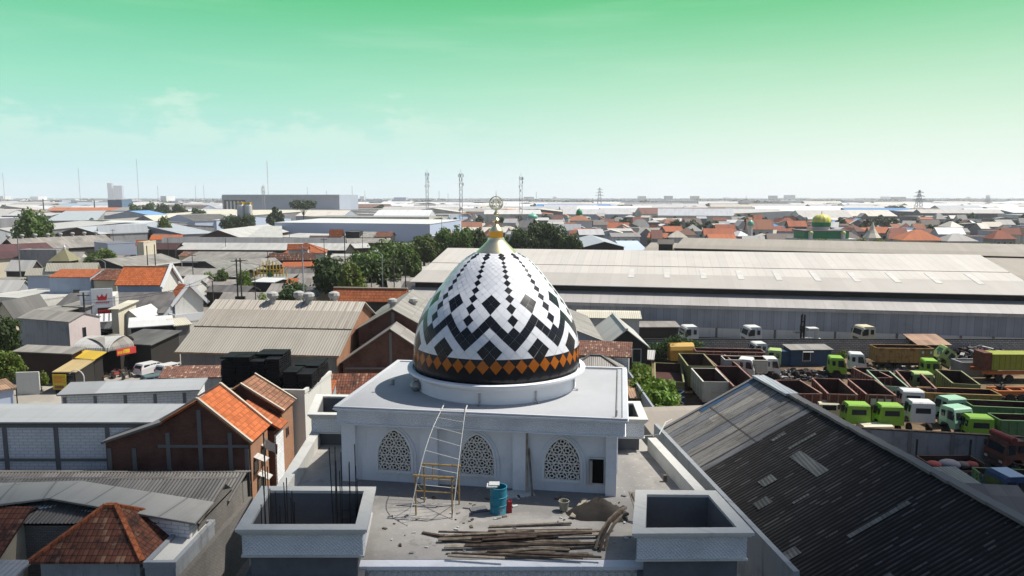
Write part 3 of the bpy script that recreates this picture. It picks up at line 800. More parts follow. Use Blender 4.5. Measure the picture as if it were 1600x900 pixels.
for J in range(max(Jmin, -6), 31):
    for X in range(88):
        if (X + J) % 2 == 0: continue
        tilt = [rg.uniform(-.006, .006) for _ in range(4)]
        def P(a, b):       # a,b in 0..1 across the diamond
            ins = .975 if J < 16 else .96
            a_, b_ = (a - .5) * 2 * ins, (b - .5) * 2 * ins
            off = .006 + tilt[0] * a_ + tilt[1] * b_
            return dome_pt(X + (a_ - b_) / 2, J + (a_ + b_) / 2, off)
        b0 = len(m.v)
        for i in range(N + 1):
            for j in range(N + 1): m.v.append(P(i / N, j / N))
        c = dome_col(X, J)
        for i in range(N):
            for j in range(N):
                q4 = [b0 + i * (N + 1) + j, b0 + (i + 1) * (N + 1) + j, b0 + (i + 1) * (N + 1) + j + 1, b0 + i * (N + 1) + j + 1]
                if J == 1 and c == 0:      # half black, half white, cut straight across
                    if i + j == N - 1: m.f += [[q4[0], q4[1], q4[3]], [q4[1], q4[2], q4[3]]]; m.m += [1, 0]
                    else: m.f.append(q4); m.m.append(1 if i + j < N - 1 else 0)
                else: m.f.append(q4); m.m.append(c)
m.build('dome_panels', [M['tile_white'], M['tile_black'], M['tile_orange']], dome, True, recalc=False)
# gold finial
zz = lambda py: PY(778, py, DC.y).z
pr = [(33, 396.5), (32.5, 394.5), (31.5, 393), (27, 389), (21.8, 384), (16.8, 379), (13.6, 375.5), (12.6, 373), (12.2, 371.5), (11.2, 371)]
px2 = DC.y / F
cone = MB(TW).lathe([(r * px2, zz(y)) for r, y in pr], 40, DC).build('finial_skirt', M['gold'], dome, 'auto')
MB(TW).lathe([(10.6 * px2, zz(371.2)), (10.6 * px2, zz(360.8))], 24, DC).build('finial_collar', M['gold_dark'], dome, 'auto')
pr = [(11.4, 360.9), (11, 359.5), (7, 355), (4, 351.5), (2.2, 350), (3.2, 348.6), (3.4, 346.5), (2, 345), (2.6, 344.4), (5.6, 343.5), (3.5, 341.5), (2, 339.5), (1.6, 338), (3, 337), (4.2, 335.2), (4.4, 334),
      (3, 331.5), (1.6, 329.5), (1.2, 327)]
MB(TW).lathe([(r * px2, zz(y)) for r, y in pr], 24, DC).build('finial_spindle', M['gold'], dome, 'auto')
m = MB(TW); cz = zz(317.5); rad = 10.2 * px2
ring = [(DC.x + rad * math.cos(t), DC.y, cz + rad * math.sin(t)) for t in [2 * math.pi * i / 40 for i in range(41)]]
m.tube(ring, .035, 6, cap=False)
m.tube([(DC.x, DC.y, zz(328)), (DC.x, DC.y, zz(306)), (DC.x, DC.y, zz(297.5))], .045, 6, r1=.008)
for sx in (-1, 1):
    for (r0, h0, r1) in ((.13, -.02, .17), (.24, -.06, .13)):
        pts = [(DC.x + sx * (r0 + r1 * .35 * math.cos(t)), DC.y, cz + h0 + r1 * .95 * math.sin(t)) for t in [R(-150 + 26 * i) for i in range(10)]]
        m.tube(pts, .030, 5)
    m.tube([(DC.x, DC.y, cz - .30), (DC.x + sx * .16, DC.y, cz - .26), (DC.x + sx * .30, DC.y, cz - .14)], .032, 5)
    m.tube([(DC.x + sx * .05, DC.y, cz + .2), (DC.x + sx * .14, DC.y, cz + .12), (DC.x + sx * .12, DC.y, cz - .05)], .024, 5)
m.build('finial_ring', M['gold'], dome, 'auto')

# ---- lower building: terrace, corner boxes, parapets
def ring_walls(mb, quad, ins, z0, z1, mi=0):
    """four mitred walls on a quad (ccw), ins = wall thickness"""
    n = 4; P = [Vector((p[0], p[1], 0)) for p in quad]; c = sum(P, Vector()) / 4
    def inset(d):
        out = []
        for i in range(n):
            a, b, d_ = P[i - 1], P[i], P[(i + 1) % n]
            e0 = (b - a).normalized(); e1 = (d_ - b).normalized()
            n0 = Vector((-e0.y, e0.x, 0)); n1 = Vector((-e1.y, e1.x, 0))
            bis = (n0 + n1).normalized(); out.append(b + bis * (d / max(.2, bis.dot(n0))))
        return out
    o = inset(ins[0]); q = inset(ins[1])
    for i in range(n):
        j = (i + 1) % n
        A, B, C, D = o[i], o[j], q[j], q[i]
        for pts in (((A, z0), (B, z0), (B, z1), (A, z1)), ((C, z0), (D, z0), (D, z1), (C, z1)), ((A, z1), (B, z1), (C, z1), (D, z1)), ((D, z0), (C, z0), (B, z0), (A, z0))):
            mb.add([(p.x, p.y, z) for p, z in pts], [(0, 1, 2, 3)], mi)
def planter(quad, zf=8.95, zt=10.1, wt=.30):
    m = MB(TW); ring_walls(m, quad, (-.20, wt), zt - .12, zt); ring_walls(m, quad, (-.12, wt - .03), zt - .22, zt - .123); ring_walls(m, quad, (-.06, wt - .03), zt - .30, zt - .223)
    ring_walls(m, quad, (-.05, wt - .1), zf - .08, zf - .002)
    box = m.build('corner_box', M['cream_top'], mosque, recalc=False)
    m = MB(TW); ring_walls(m, quad, (0, wt - .01), zf, zt - .303); m.build('frieze', M['frieze'], box, recalc=False)
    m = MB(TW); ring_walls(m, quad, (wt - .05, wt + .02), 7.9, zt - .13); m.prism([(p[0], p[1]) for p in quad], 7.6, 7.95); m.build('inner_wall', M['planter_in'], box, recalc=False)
    return box
P_ = lambda px, py, z: tuple(G(px, py, z)[:2])
QFL = [P_(377, 824, 10.1), P_(566, 824, 10.1), P_(580, 763, 10.1), P_(414, 762, 10.1)]
QFR = [P_(996, 830, 10.1), P_(1168, 829, 10.1), P_(1114, 769, 10.1), P_(1000, 768, 10.1)]
QRL = [P_(486, 646, 10.1), P_(545, 647, 10.1), P_(552, 618, 10.1), P_(498, 617, 10.1)]
QRR = [P_(958, 653, 10.1), P_(1007, 654, 10.1), P_(996, 628, 10.1), P_(950, 628, 10.1)]
planter(QFL); planter(QRL); planter(QRR)
# the front right box stands open towards the terrace: three walls and a stub
m = MB(TW)
ring_walls(m, QFR, (-.20, .30), 9.98, 10.1); ring_walls(m, QFR, (-.12, .27), 9.88, 9.977); ring_walls(m, QFR, (-.05, .2), 8.87, 8.948)
bx = m.build('corner_box', M['cream_top'], mosque, recalc=False)
m = MB(TW); ring_walls(m, QFR, (0, .29), 8.95, 9.877); m.build('frieze', M['frieze'], bx, recalc=False)
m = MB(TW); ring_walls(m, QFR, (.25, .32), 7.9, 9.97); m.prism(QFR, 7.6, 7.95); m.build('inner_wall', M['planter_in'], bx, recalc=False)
# terrace floor and the body below
FLQ = [(-10.9, 28.9), (9.2, 28.9), (8.9, 34.2), (7.6, 49.0), (-12.6, 49.0), (-11.4, 34.9)]
MB(TW).prism(FLQ, 7.72, FZ).build('terrace_floor', M['terrace'], mosque)
MB(TW).prism([(-10.6, 29.3), (8.9, 29.3), (8.6, 34.2), (7.3, 48.7), (-12.3, 48.7), (-11.1, 34.9)], 0, 7.719).build('lower_wall', M['white_wall'], mosque)
a, b = P_(487, 673, 8.9), P_(412, 790, 8.9)
def strip(p, q, w, z0, z1, name, mt, side=1):
    p = Vector((*p, 0)); q = Vector((*q, 0)); d = (q - p).normalized(); n = Vector((-d.y, d.x, 0)) * w * side
    pts = [p, q, q + n, p + n]
    if side < 0: pts = pts[::-1]
    return MB(TW).prism([(v.x, v.y) for v in pts], z0, z1).build(name, mt, mosque)
strip(a, b, .55, FZ + .002, 8.9, 'parapet', M['cream_top'], 1)
strip(P_(1012, 684, 8.9), P_(1098, 779, 8.9), .5, FZ + .002, 8.9, 'parapet', M['cream_top'], 1)
# front ledge with its row of rings
m = MB(TW); x0, x1 = -6.75, 5.75
m.box(x0, x1, 28.45, 28.899, 7.85, FZ - .02); m.box(x0 - .08, x1 + .08, 28.33, 28.449, 7.93, FZ - .02); m.box(x0, x1, 28.6, 29.28, 6.9, 7.849)
ledge = m.build('front_ledge', M['white_wall'], mosque)
m = MB(TW)
for i in range(42):
    cx = x0 + .15 + i * (x1 - x0 - .3) / 41
    m.tube([(cx + .13 * math.cos(t), 28.56, 7.62 + .13 * math.sin(t)) for t in [2 * math.pi * j / 10 for j in range(11)]], .03, 4, cap=False)
m.box(x0, x1, 28.55, 28.599, 7.40, 7.45); m.build('ring_ornament', M['lattice'], ledge)
for xa, xb in ((-10.3, -6.95), (5.95, 9.0)):
    m = MB(TW)
    for q in ((xa, xb, 7.86, 8.0), (xa, xb, 5.5, 5.64)): m.box(q[0], q[1], 28.5, 28.62, q[2], q[3])
    m.box(xa, xa + .14, 28.5, 28.62, 5.641, 7.859); m.box(xb - .14, xb, 28.5, 28.62, 5.641, 7.859); m.box(xa + .1, xb - .1, 28.63, 29.28, 5.5, 7.98)
    m.build('wall_panel', M['conc_frame'], mosque)

# ------------------------------------------------------------------ building site things on the terrace
q = G(637, 822, FZ); q2 = G(707, 812, FZ); t1 = PY(690, 640, 36.3); t2 = PY(727, 642, 36.0)
m = MB()
def lpath(p, t, bow):
    pts = []
    for i in range(9):
        f = i / 8; v = Vector(p).lerp(Vector(t), f); v.z += bow * math.sin(f * math.pi) * .8; v.y -= bow * math.sin(f * math.pi) * .1; pts.append(v)
    return pts
La = lpath(q, t1, .95); Lb = lpath(q2, t2, .25)
m.tube(La, .02, 6); m.tube(Lb, .02, 6)
for i in range(1, 9): m.tube([La[i], Lb[i]], .016, 5)
m.tube([La[8], La[8] + Vector((.05, .9, .05))], .03, 5); m.tube([Lb[8], Lb[8] + Vector((.05, .9, .05))], .03, 5)
tag(m.build('ladder', M['white_steel']), 'white curved steel ladder leaning against the roof edge of the mosque hall', 'ladder')
p = G(650, 805, FZ); ang = HA
sc = thing('scaffold', 'low rusty yellow scaffold frame standing under the white ladder', 'scaffold', (p.x, p.y, FZ), ang)
for yy in (0, 1.5):
    m = MB(); m.tube([(0, yy, 0), (0, yy, 2.0)], .04, 6); m.tube([(1.75, yy, 0), (1.75, yy, 2.0)], .04, 6); m.tube([(-.1, yy, 1.95), (1.85, yy, 1.95)], .05, 6); m.tube([(0, yy, 1.2), (1.75, yy, 1.2)], .028, 6)
    m.tube([(.45, yy, 1.95), (.45, yy, 1.2)], .025, 6); m.build('end_frame', M['scaffold'], sc)
for x in (0, 1.75): MB().tube([(x, 0, 1.6), (x, 1.5, .5)], .02, 5).build('brace', M['scaffold'], sc)
p = G(779, 800, FZ)
dr = thing('barrel', 'tall blue metal barrel splashed with cement in front of the middle arched window', 'barrel', (p.x, p.y, FZ))
m = MB(); m.lathe([(.40, 0), (.42, .02), (.40, .05), (.40, .40), (.425, .42), (.40, .44), (.40, .80), (.425, .82), (.40, .84), (.40, 1.22), (.42, 1.24), (.42, 1.28), (.37, 1.28), (.37, 1.0), (0, 1.0)], 24); m.build('body', M['drum_blue'], dr, 'auto')
m = MB(); m.box(-.55, -.05, -.3, .2, 1.30, 1.36); m.box(-.45, .05, -.2, .25, 1.361, 1.42); m.build('cement_bag', M['paper'], dr)
p = G(795, 800, FZ)
jc = thing('jerrycan', 'small red plastic jerrycan beside the blue barrel', 'jerrycan', (p.x, p.y, FZ))
m = MB(); m.xprism([(-.12, 0), (.12, 0), (.12, .42), (.02, .55), (-.12, .55)], -.15, .15); m.tube([(-.05, -.06, .53), (-.05, -.06, .66)], .04, 6); m.build('body', M['red_plastic'], jc); 
m = MB(); m.tube([(.12, -.1, .55), (.12, -.05, .64), (.12, .1, .58), (.12, .12, .45)], .022, 5); m.build('handle', M['red_plastic'], jc)
p = G(881, 798, FZ)
bk = thing('bucket', 'pale plastic bucket set between the timber pile and the sand heap', 'bucket', (p.x, p.y, FZ))
m = MB(); m.lathe([(.19, 0), (.25, .48), (.27, .48), (.27, .5), (.23, .5), (.17, .05), (0, .05)], 16); m.build('body', M['bucket'], bk, 'auto')
MB().tube([(.25 * math.cos(t), .05, .48 + .25 * math.sin(t)) for t in [R(15 * i) for i in range(13)]], .012, 4).build('handle', M['iron'], bk)
# sand heap
def heap(name, label, cat, c, rx, ry, h, mt, seed, z):
    rg = random.Random(seed); m = MB(); n, kx = 28, 9
    for i in range(kx + 1):
        f = i / kx
        for j in range(n):
            t = 2 * math.pi * j / n; w_ = 1 + .12 * math.sin(3 * t + seed) + .08 * math.sin(5 * t)
            m.v.append(Vector((rx * f * w_ * math.cos(t), ry * f * w_ * math.sin(t), h * (1 - f) ** .85 * (1 + rg.uniform(-.12, .12)) + rg.uniform(-.02, .03))))
    for i in range(kx):
        for j in range(n): m.f.append([i * n + j, (i + 1) * n + j, (i + 1) * n + (j + 1) % n, i * n + (j + 1) % n]); m.m.append(0)
    m.v = [v if i < kx * n else Vector((v.x, v.y, .004)) for i, v in enumerate(m.v)]
    o = m.build(name, mt, None, True); o.location = (c.x, c.y, z); return tag(o, label, cat)
heap('sand_heap', 'dark heap of damp sand by the right corner of the mosque hall', 'sand heap', G(936, 803, FZ), 1.45, .95, .78, M['sand'], 4, FZ)
def plank(a, b, w, h, mt, label, name='plank', group=None):
    o = MB().bar(Vector((0, 0, 0)), Vector(b) - Vector(a), w, h).build(name, mt); o.location = a; return tag(o, label, 'timber', group)
plank(G(894, 808, FZ + .1), G(914, 779, FZ + .25), .26, .05, M['wood_pale'], 'short pale plank leaning on the left flank of the sand heap')
for i, (a_, b_, mt) in enumerate((((930, 858), (978, 793), 'wood'), ((938, 860), (972, 800), 'wood_dark'), ((945, 858), (981, 803), 'wood'))):
    A = G(*a_, FZ + .06); B = G(b_[0], b_[1], FZ + 1.0); C = A.lerp(B, .5) + Vector((-.1, 0, .35))
    o = MB().tube([A, A.lerp(C, .5) + Vector((-.05, 0, .12)), C, C.lerp(B, .55) + Vector((0, 0, .1)), B], .075, 6).build('bamboo_pole', M[mt]); tag(o, ('bent grey bamboo pole leaning on the right corner box, leftmost of three', 'dark bent bamboo pole in the middle of three by the right corner box', 'bent grey bamboo pole nearest the right corner box of three')[i], 'bamboo pole')
for i, (a_, b_) in enumerate((((997, 808), (984, 768)), ((1000, 806), (989, 769)))):
    o = MB().bar(G(*a_, FZ + .3), G(b_[0], b_[1], FZ + 1.2), .11, .05).build('plank', M['wood_pale']); tag(o, ('pale narrow plank propped upright at the rear of the right corner box', 'second pale plank propped upright just right of its twin')[i], 'timber')
# pile of scaffold boards: every board lies on the floor or on the ones below
rg = random.Random(21)
boards = []
for i in range(26):
    ya = rg.uniform(836, 872) if i > 5 else rg.uniform(826, 846)
    xa = rg.uniform(680, 800); L = rg.uniform(80, 210); xb = min(xa + L, 940)
    boards.append((xa, ya, xb, min(ya + rg.uniform(-13, 11), 872)))
boards.sort(key=lambda q: q[1])
for i, (xa, ya, xb, yb) in enumerate(boards):
    lv = FZ + .03 + .055 * (i % 4)
    o = MB().bar(G(xa, ya, lv), G(xb, yb, lv + rg.uniform(0, .04)), rg.uniform(.10, .24), .045).build('scaffold_board', M[('wood', 'wood_dark', 'wood', 'wood_pale')[rg.choice((0, 1, 2, 1, 3))]])
    tag(o, 'weathered scaffold board lying in the timber pile at the front of the terrace', 'timber', 'scaffold boards piled on the terrace')
for i, (xa, ya, xb, yb, t_) in enumerate(((764, 823, 893, 817, 'wood'), (690, 845, 835, 830, 'wood_dark'), (660, 832, 694, 838, 'wood_dark'))):
    plank(G(xa, ya, FZ + .05), G(xb, yb, FZ + .1), .14, .06, M[t_], ('long thin board lying behind the timber pile', 'dark long board sloping across the left of the timber pile', 'short dark board lying left of the timber pile')[i])
rg = random.Random(5)
for i in range(95):   # chips and rubble scattered about
    p = G(rg.uniform(600, 985), rg.uniform(775, 868), FZ); s_ = rg.uniform(.03, .15)
    o = MB().box(-s_, s_, -s_ * .5, s_ * .5, 0, .03 + s_ * .2).build('rubble_chip', M[rg.choice(['wood', 'planter_in', 'paper', 'wood_dark', 'terrace'])]); o.location = (p.x, p.y, FZ + .003); o.rotation_euler = (0, 0, rg.uniform(0, 3))
    tag(o, 'small chip of rubble lying on the concrete terrace', 'rubble', 'rubble chips on the terrace')
for (xa, ya, sx, sy, mt, lb) in ((810, 772, .75, .45, 'paper', 'pale flat sheet of board lying at the foot of the hall wall'), (748, 797, .4, .3, 'planter_in', 'dark flat scrap of sheet left of the blue barrel')):
    p = G(xa, ya, FZ); o = MB().box(-sx, sx, -sy, sy, 0, .05).build('board_sheet', M[mt]); o.location = (p.x, p.y, FZ + .004); o.rotation_euler = (0, 0, .3); tag(o, lb, 'board')
o = MB(TH_).build if False else None
for i, (pxa, pxb) in enumerate(((821, 824), (824, 833))):
    xa = hall_pt(pxa, 690, .5)[0]; xb = hall_pt(pxb, 765, .2)[0]; za = 11.1
    m = MB(Matrix.Translation((_a.x, _a.y, 0)) @ Matrix.Rotation(HA, 4, 'Z')); m.bar((xb, .25 - .35 * i, FZ + .02), (xa + .05, .70, za - i * .8), .10, .04); tag(m.build('plank', M['wood_pale' if i == 0 else 'wood']), ('tall pale batten leaning beside the third pillar of the hall', 'shorter grey batten leaning beside the third pillar of the hall')[i], 'timber')
# column starter bars standing in and behind the front left corner box
def rebar(name, cx, cy, w, d, n, z0, z1, label, seed):
    rg = random.Random(seed); m = MB()
    for i in range(n):
        a = i / n * 4; s_ = int(a); f = a - s_
        x, y = [(f, 0), (1, f), (1 - f, 1), (0, 1 - f)][s_]
        x = (x - .5) * w; y = (y - .5) * d; top = z1 * rg.uniform(.9, 1.05)
        m.tube([(x, y, z0), (x + rg.uniform(-.02, .02), y, top * .6), (x + rg.uniform(-.10, .10), y + rg.uniform(-.1, .1), top)], .022, 4)
    for zt in [z0 + .25 + .3 * i for i in range(5)]:
        m.tube([(-w / 2, -d / 2, zt), (w / 2, -d / 2, zt), (w / 2, d / 2, zt), (-w / 2, d / 2, zt), (-w / 2, -d / 2, zt)], .014, 4)
    o = m.build(name, M['iron']); o.location = (cx, cy, 0); return tag(o, label, 'rebar')
c1 = Vector(QFL[0]).lerp(Vector(QFL[3]), .35); c2 = Vector(QFL[1]).lerp(Vector(QFL[2]), .72)
rebar('rebar_cluster', c1.x + 1.15, c1.y, 1.1, 1.0, 12, 7.96, 11.6, 'tall cage of rusty black rebar rising in the left of the front left corner box', 1)
rebar('rebar_cluster', c2.x - 1.0, c2.y, .9, .7, 10, 7.96, 12.0, 'tall cage of rusty black rebar rising in the right of the front left corner box', 2)
p = G(500, 684, FZ); o = MB().lathe([(.1, 0), (.1, .3), (.13, .3), (.13, .42), (0, .42)], 10).tube([(0, 0, .25), (.3, 0, .25)], .06, 6).build('pipe_stub', M['paper'], None, 'auto'); o.location = (p.x, p.y, FZ); tag(o, 'white pipe stub standing on the left terrace under the rear corner box', 'pipe')
p = G(1039, 752, FZ); o = MB().box(-.09, .09, -.09, .09, 0, .35).build('pipe_stub', M['wood']); o.location = (p.x, p.y, FZ); tag(o, 'short rusty pipe stub standing on the right terrace', 'pipe')
MB_rope = MB().tube([G(1002, 681, 8.95), G(1030, 679, 9.1), G(1040, 660, 8.8), G(1050, 655, 8.6)], .035, 5)
tag(MB_rope.build('cable', M['paper']), 'pale cable looping from the terrace parapet to the dark roof', 'cable')
# tall boundary wall on the right of the terrace
a, b = G(1022, 662, 8.3), G(1240, 893, 8.3)
d = (b - a).normalized(); n = Vector((-d.y, d.x, 0)) * .25
m = MB(); m.prism([(a.x, a.y), (b.x, b.y), (b.x + n.x, b.y + n.y), (a.x + n.x, a.y + n.y)], 0, 8.3)
tag(m.build('boundary_wall', M['old_plaster']), 'tall grey rendered boundary wall between the terrace and the dark corrugated roof', 'wall')
# ------------------------------------------------------------------ ground
def proj(p):
    d = Vector(p) - Vector((0, 0, H)); f = d.y * CT - d.z * ST; u = d.x / f; v = (d.y * ST + d.z * CT) / f
    return 800 + u * F, 450 - v * F
m = MB(); n = 64; Rg = 9000
m.add([(Rg * math.cos(2 * math.pi * i / n), Rg * math.sin(2 * math.pi * i / n), 0) for i in range(n)], [tuple(range(n))])
tag(m.build('ground', M['ground'], recalc=False), kind='structure')
def sheet(name, pts, z, mt):
    m = MB(); m.poly([(p[0], p[1], z) for p in pts]); return tag(m.build(name, mt, recalc=False), kind='structure')
gp = lambda *a: [tuple(G(x, y, 0)[:2]) for x, y in a]
sheet('street', gp((-60, 655), (130, 655), (250, 606), (330, 575), (330, 535), (312, 500), (290, 500), (262, 535), (205, 566), (120, 600), (-60, 612)), .004, M['road'])
sheet('yard', gp((1000, 700), (1330, 710), (1700, 720), (1760, 560), (1640, 548), (1010, 545)), .004, M['yard'])

# ------------------------------------------------------------------ building maker
def win_part(root, x, y, z, w, h, axis='x', out=-1, fr='frame_white', div=1):
    """a window set 3 cm proud of a wall; axis is the direction its width runs along"""
    d = .04 * out
    def bx(m, a0, a1, d0, d1, z0, z1):
        if d0 > d1: d0, d1 = d1, d0
        m.box(a0, a1, y + d0, y + d1, z0, z1) if axis == 'x' else m.box(y + d0, y + d1, a0, a1, z0, z1)
    m = MB(); t = min(.07, w * .1)
    bx(m, x - t, x, .002 * out, d * 1.6, z - t, z + h + t); bx(m, x + w, x + w + t, .002 * out, d * 1.6, z - t, z + h + t)
    bx(m, x, x + w, .002 * out, d * 1.6, z - t, z); bx(m, x, x + w, .002 * out, d * 1.6, z + h, z + h + t)
    for i in range(1, div + 1 if div > 1 else 1): bx(m, x + w * i / (div + 1) - .02, x + w * i / (div + 1) + .02, d * .9, d * 1.5, z, z + h)
    fr_ = m.build('window', M[fr], root)
    m = MB(); bx(m, x, x + w, .003 * out, d * .8, z, z + h); m.build('pane', M['window'], fr_)
    return fr_
def bldg(name, label, cat, pA, pB, ze, zr, roof, wall, style='gable', D=None, rpy=None, over=.35, group=None, wall2=None, zb=0.0, th=.12, gap=0.0, ridge=None, parts=True, claim_it=True, world=False, fascia=None, flip=False):
    if world: A, B = Vector((*pA, ze)), Vector((*pB, ze))
    else: A, B = G(pA[0], pA[1], ze), G(pB[0], pB[1], ze)
    ang = math.atan2(B.y - A.y, B.x - A.x); Wd = (B - A).length
    nrm = Vector((-math.sin(ang), math.cos(ang), 0))
    if D is None:
        q = G((pA[0] + pB[0]) / 2 if not world else proj((A + B) / 2)[0], rpy, zr); dd = (q - A).dot(nrm)
        dd = max(dd, 1.0); D = dd if style in ('mono',) else 2 * dd
    org = A.copy()
    if style == 'front': org = B.copy(); ang += math.pi / 2; Wd, D = D, Wd
    root = thing(name, label, cat, (org.x, org.y, zb), ang, group)
    if claim_it: claim((org.x, org.y), ang, 0, Wd, 0, D)
    ze_, zr_ = ze - zb, zr - zb
    rm = M[roof] if isinstance(roof, str) else roof
    wm = M[wall] if isinstance(wall, str) else wall
    w2 = M[wall2] if wall2 else wm
    o = over; m = MB()
    if style in ('gable', 'front'):
        sl = (zr_ - ze_) / (D / 2)
        zo = ze_ + o * sl - th - .01
        m.add([(o, o, 0), (Wd - o, o, 0), (Wd - o, D - o, 0), (o, D - o, 0), (o, o, zo), (Wd - o, o, zo), (Wd - o, D - o, zo), (o, D - o, zo), (o, D / 2, zr_ - th - .01), (Wd - o, D / 2, zr_ - th - .01)],
              [(0, 1, 5, 4), (2, 3, 7, 6)], 0)
        m.add([(o, o, 0), (Wd - o, o, 0), (Wd - o, D - o, 0), (o, D - o, 0), (o, o, zo), (Wd - o, o, zo), (Wd - o, D - o, zo), (o, D - o, zo), (o, D / 2, zr_ - th - .01), (Wd - o, D / 2, zr_ - th - .01)],
              [(3, 0, 4, 8, 7), (1, 2, 6, 9, 5)], 1)
        r = MB(); r.slab([(0, 0, ze_), (Wd, 0, ze_), (Wd, D / 2, zr_), (0, D / 2, zr_)], th); r.slab([(0, D / 2, zr_), (Wd, D / 2, zr_), (Wd, D, ze_), (0, D, ze_)], th)
        rl = [(0, D / 2, zr_), (Wd, D / 2, zr_)]
    elif style == 'mono':
        sl = (zr_ - ze_) / D
        z0, z1 = ze_ + o * sl - th - .01, zr_ - o * sl - th - .01
        vs = [(o, o, 0), (Wd - o, o, 0), (Wd - o, D - o, 0), (o, D - o, 0), (o, o, z0), (Wd - o, o, z0), (Wd - o, D - o, z1), (o, D - o, z1)]
        m.add(vs, [(0, 1, 5, 4), (2, 3, 7, 6)], 0); m.add(vs, [(1, 2, 6, 5), (3, 0, 4, 7)], 1)
        r = MB(); r.slab([(0, 0, ze_), (Wd, 0, ze_), (Wd, D, zr_), (0, D, zr_)], th); rl = None
    elif style == 'flat':
        m.box(0, Wd, 0, D, 0, ze_ - .3)
        r = MB(); r.box(.2, Wd - .2, .2, D - .2, ze_ - .299, ze_ - .15); rl = None
        p = MB()
        for q in ((-.05, Wd + .05, -.05, .2), (-.05, Wd + .05, D - .2, D + .05), (-.05, .2, .201, D - .201), (Wd - .2, Wd + .05, .201, D - .201)): p.box(*q, ze_ - .298, ze_)
        p.build('parapet', wm, root)
    elif style == 'hip':
        m.box(o, Wd - o, o, D - o, 0, ze_ - th + .0)
        if Wd >= D: a, b = (D / 2, D / 2, zr_), (Wd - D / 2, D / 2, zr_)
        else: a, b = (Wd / 2, Wd / 2, zr_), (Wd / 2, D - Wd / 2, zr_)
        c = [(0, 0, ze_), (Wd, 0, ze_), (Wd, D, ze_), (0, D, ze_)]
        r = MB()
        if Wd >= D:
            for f in ([c[0], c[1], b, a], [c[2], c[3], a, b]): r.slab(f, th)
            for f in ([c[1], c[2], b], [c[3], c[0], a]): r.slab(f, th)
        else:
            for f in ([c[0], c[1], a], [c[2], c[3], b]): r.slab(f, th)
            for f in ([c[1], c[2], b, a], [c[3], c[0], a, b]): r.slab(f, th)
        rl = [a, b] if (Vector(a) - Vector(b)).length > .3 else None
        if ridge:
            rr = r
    elif style == 'arch':
        n = 10; pr = []
        for i in range(n + 1):
            t = math.pi * i / n; pr.append((D / 2 - D / 2 * math.cos(t), ze_ + (zr_ - ze_) * math.sin(t)))
        r = MB()
        for i in range(n):
            (y0, z0), (y1, z1) = pr[i], pr[i + 1]
            r.add([(0, y0, z0), (Wd, y0, z0), (Wd, y1, z1), (0, y1, z1)], [(0, 1, 2, 3)])
            r.add([(0, y0, z0 - .08), (Wd, y0, z0 - .08), (Wd, y1, z1 - .08), (0, y1, z1 - .08)], [(3, 2, 1, 0)])
        m.box(o, Wd - o, D * .5, D - o, 0, ze_ - .1); rl = None
    wo = m.build('wall', [wm, w2], root)
    ro = r.build('roof', rm, root)
    if ridge and rl:
        MB().bar(Vector(rl[0]) + Vector((0, 0, .03)), Vector(rl[1]) + Vector((0, 0, .03)), .34, .16).build('ridge_cap', M[ridge], ro)
    if ridge and style == 'hip':
        e = MB()
        cc = [(0, 0, ze_), (Wd, 0, ze_), (Wd, D, ze_), (0, D, ze_)]
        for i, p in enumerate(cc):
            t = (a, b, b, a)[i] if Wd >= D else (a, a, b, b)[i]
            e.bar(Vector(p) + Vector((0, 0, .04)), Vector(t) + Vector((0, 0, .04)), .26, .14)
        e.build('hip_ridge', M[ridge], ro)
    if fascia:
        MB().box(0, Wd, -.05, -.004, ze_ - .38, ze_ + .02).build('fascia', M[fascia], root)
    root['W'] = Wd; root['D'] = D
    return root
def vent(root, x, y, z, s=1.0, mt='pale_scrap'):
    m = MB(); m.lathe([(.34 * s, 0), (.30 * s, .45 * s), (.44 * s, .5 * s), (.56 * s, .75 * s), (.5 * s, 1.0 * s), (.25 * s, 1.12 * s), (0, 1.14 * s)], 10, (x, y, z))
    return m.build('turbine_vent', M['scrap_pale' if mt == 'pale_scrap' else mt], root, 'auto')

# ------------------------------------------------------------------ left foreground
o = thing('brick_house', 'tall brick house with bright orange tile roof and plain brick gable in front', 'house', (-24.0, 48.5, 0))
claim((-24, 48.5), 0, -4.2, 6.5, 0, 4)
m = MB(); pr = [(-3.8, 0), (6.0, 0), (6.0, 6.35), (2.75, 9.2), (.3, 7.75), (-3.8, 6.35)]
m.yprism(pr, .15, 3.7); wl = m.build('wall', M['brick'], o)
m = MB(); m.box(6.003, 6.10, .16, 3.69, .0, 6.3); m.build('painted_lit_face', M['brick_lit'], o)  # sun-facing side overlaid with the brick painted as lit
m = MB()
for x in (-3.7, -2.0, .35, 2.55, 4.6, 5.7): 
    zt = 9.0 if 2 < x < 3 else (7.4 if x < 5 and x > 0 else 6.3)
    m.box(x, x + .28, .09, .148, 0, min(zt, 6.35 + (6.0 - x) * .85, 6.35 + (x + 3.8) * .34 if x < .3 else 99) - .35)
m.box(-3.8, 6.0, .085, .147, 3.4, 3.62); m.box(-.2, 6.0, .08, .146, 6.0, 6.2); m.build('concrete_frame', M['conc_frame'], o)
m = MB(); m.slab([(2.75, 0, 9.4), (2.75, 3.8, 9.4), (6.25, 3.8, 6.45), (6.25, 0, 6.45)], .14); rf = MB()
rmA = M['new_tile']
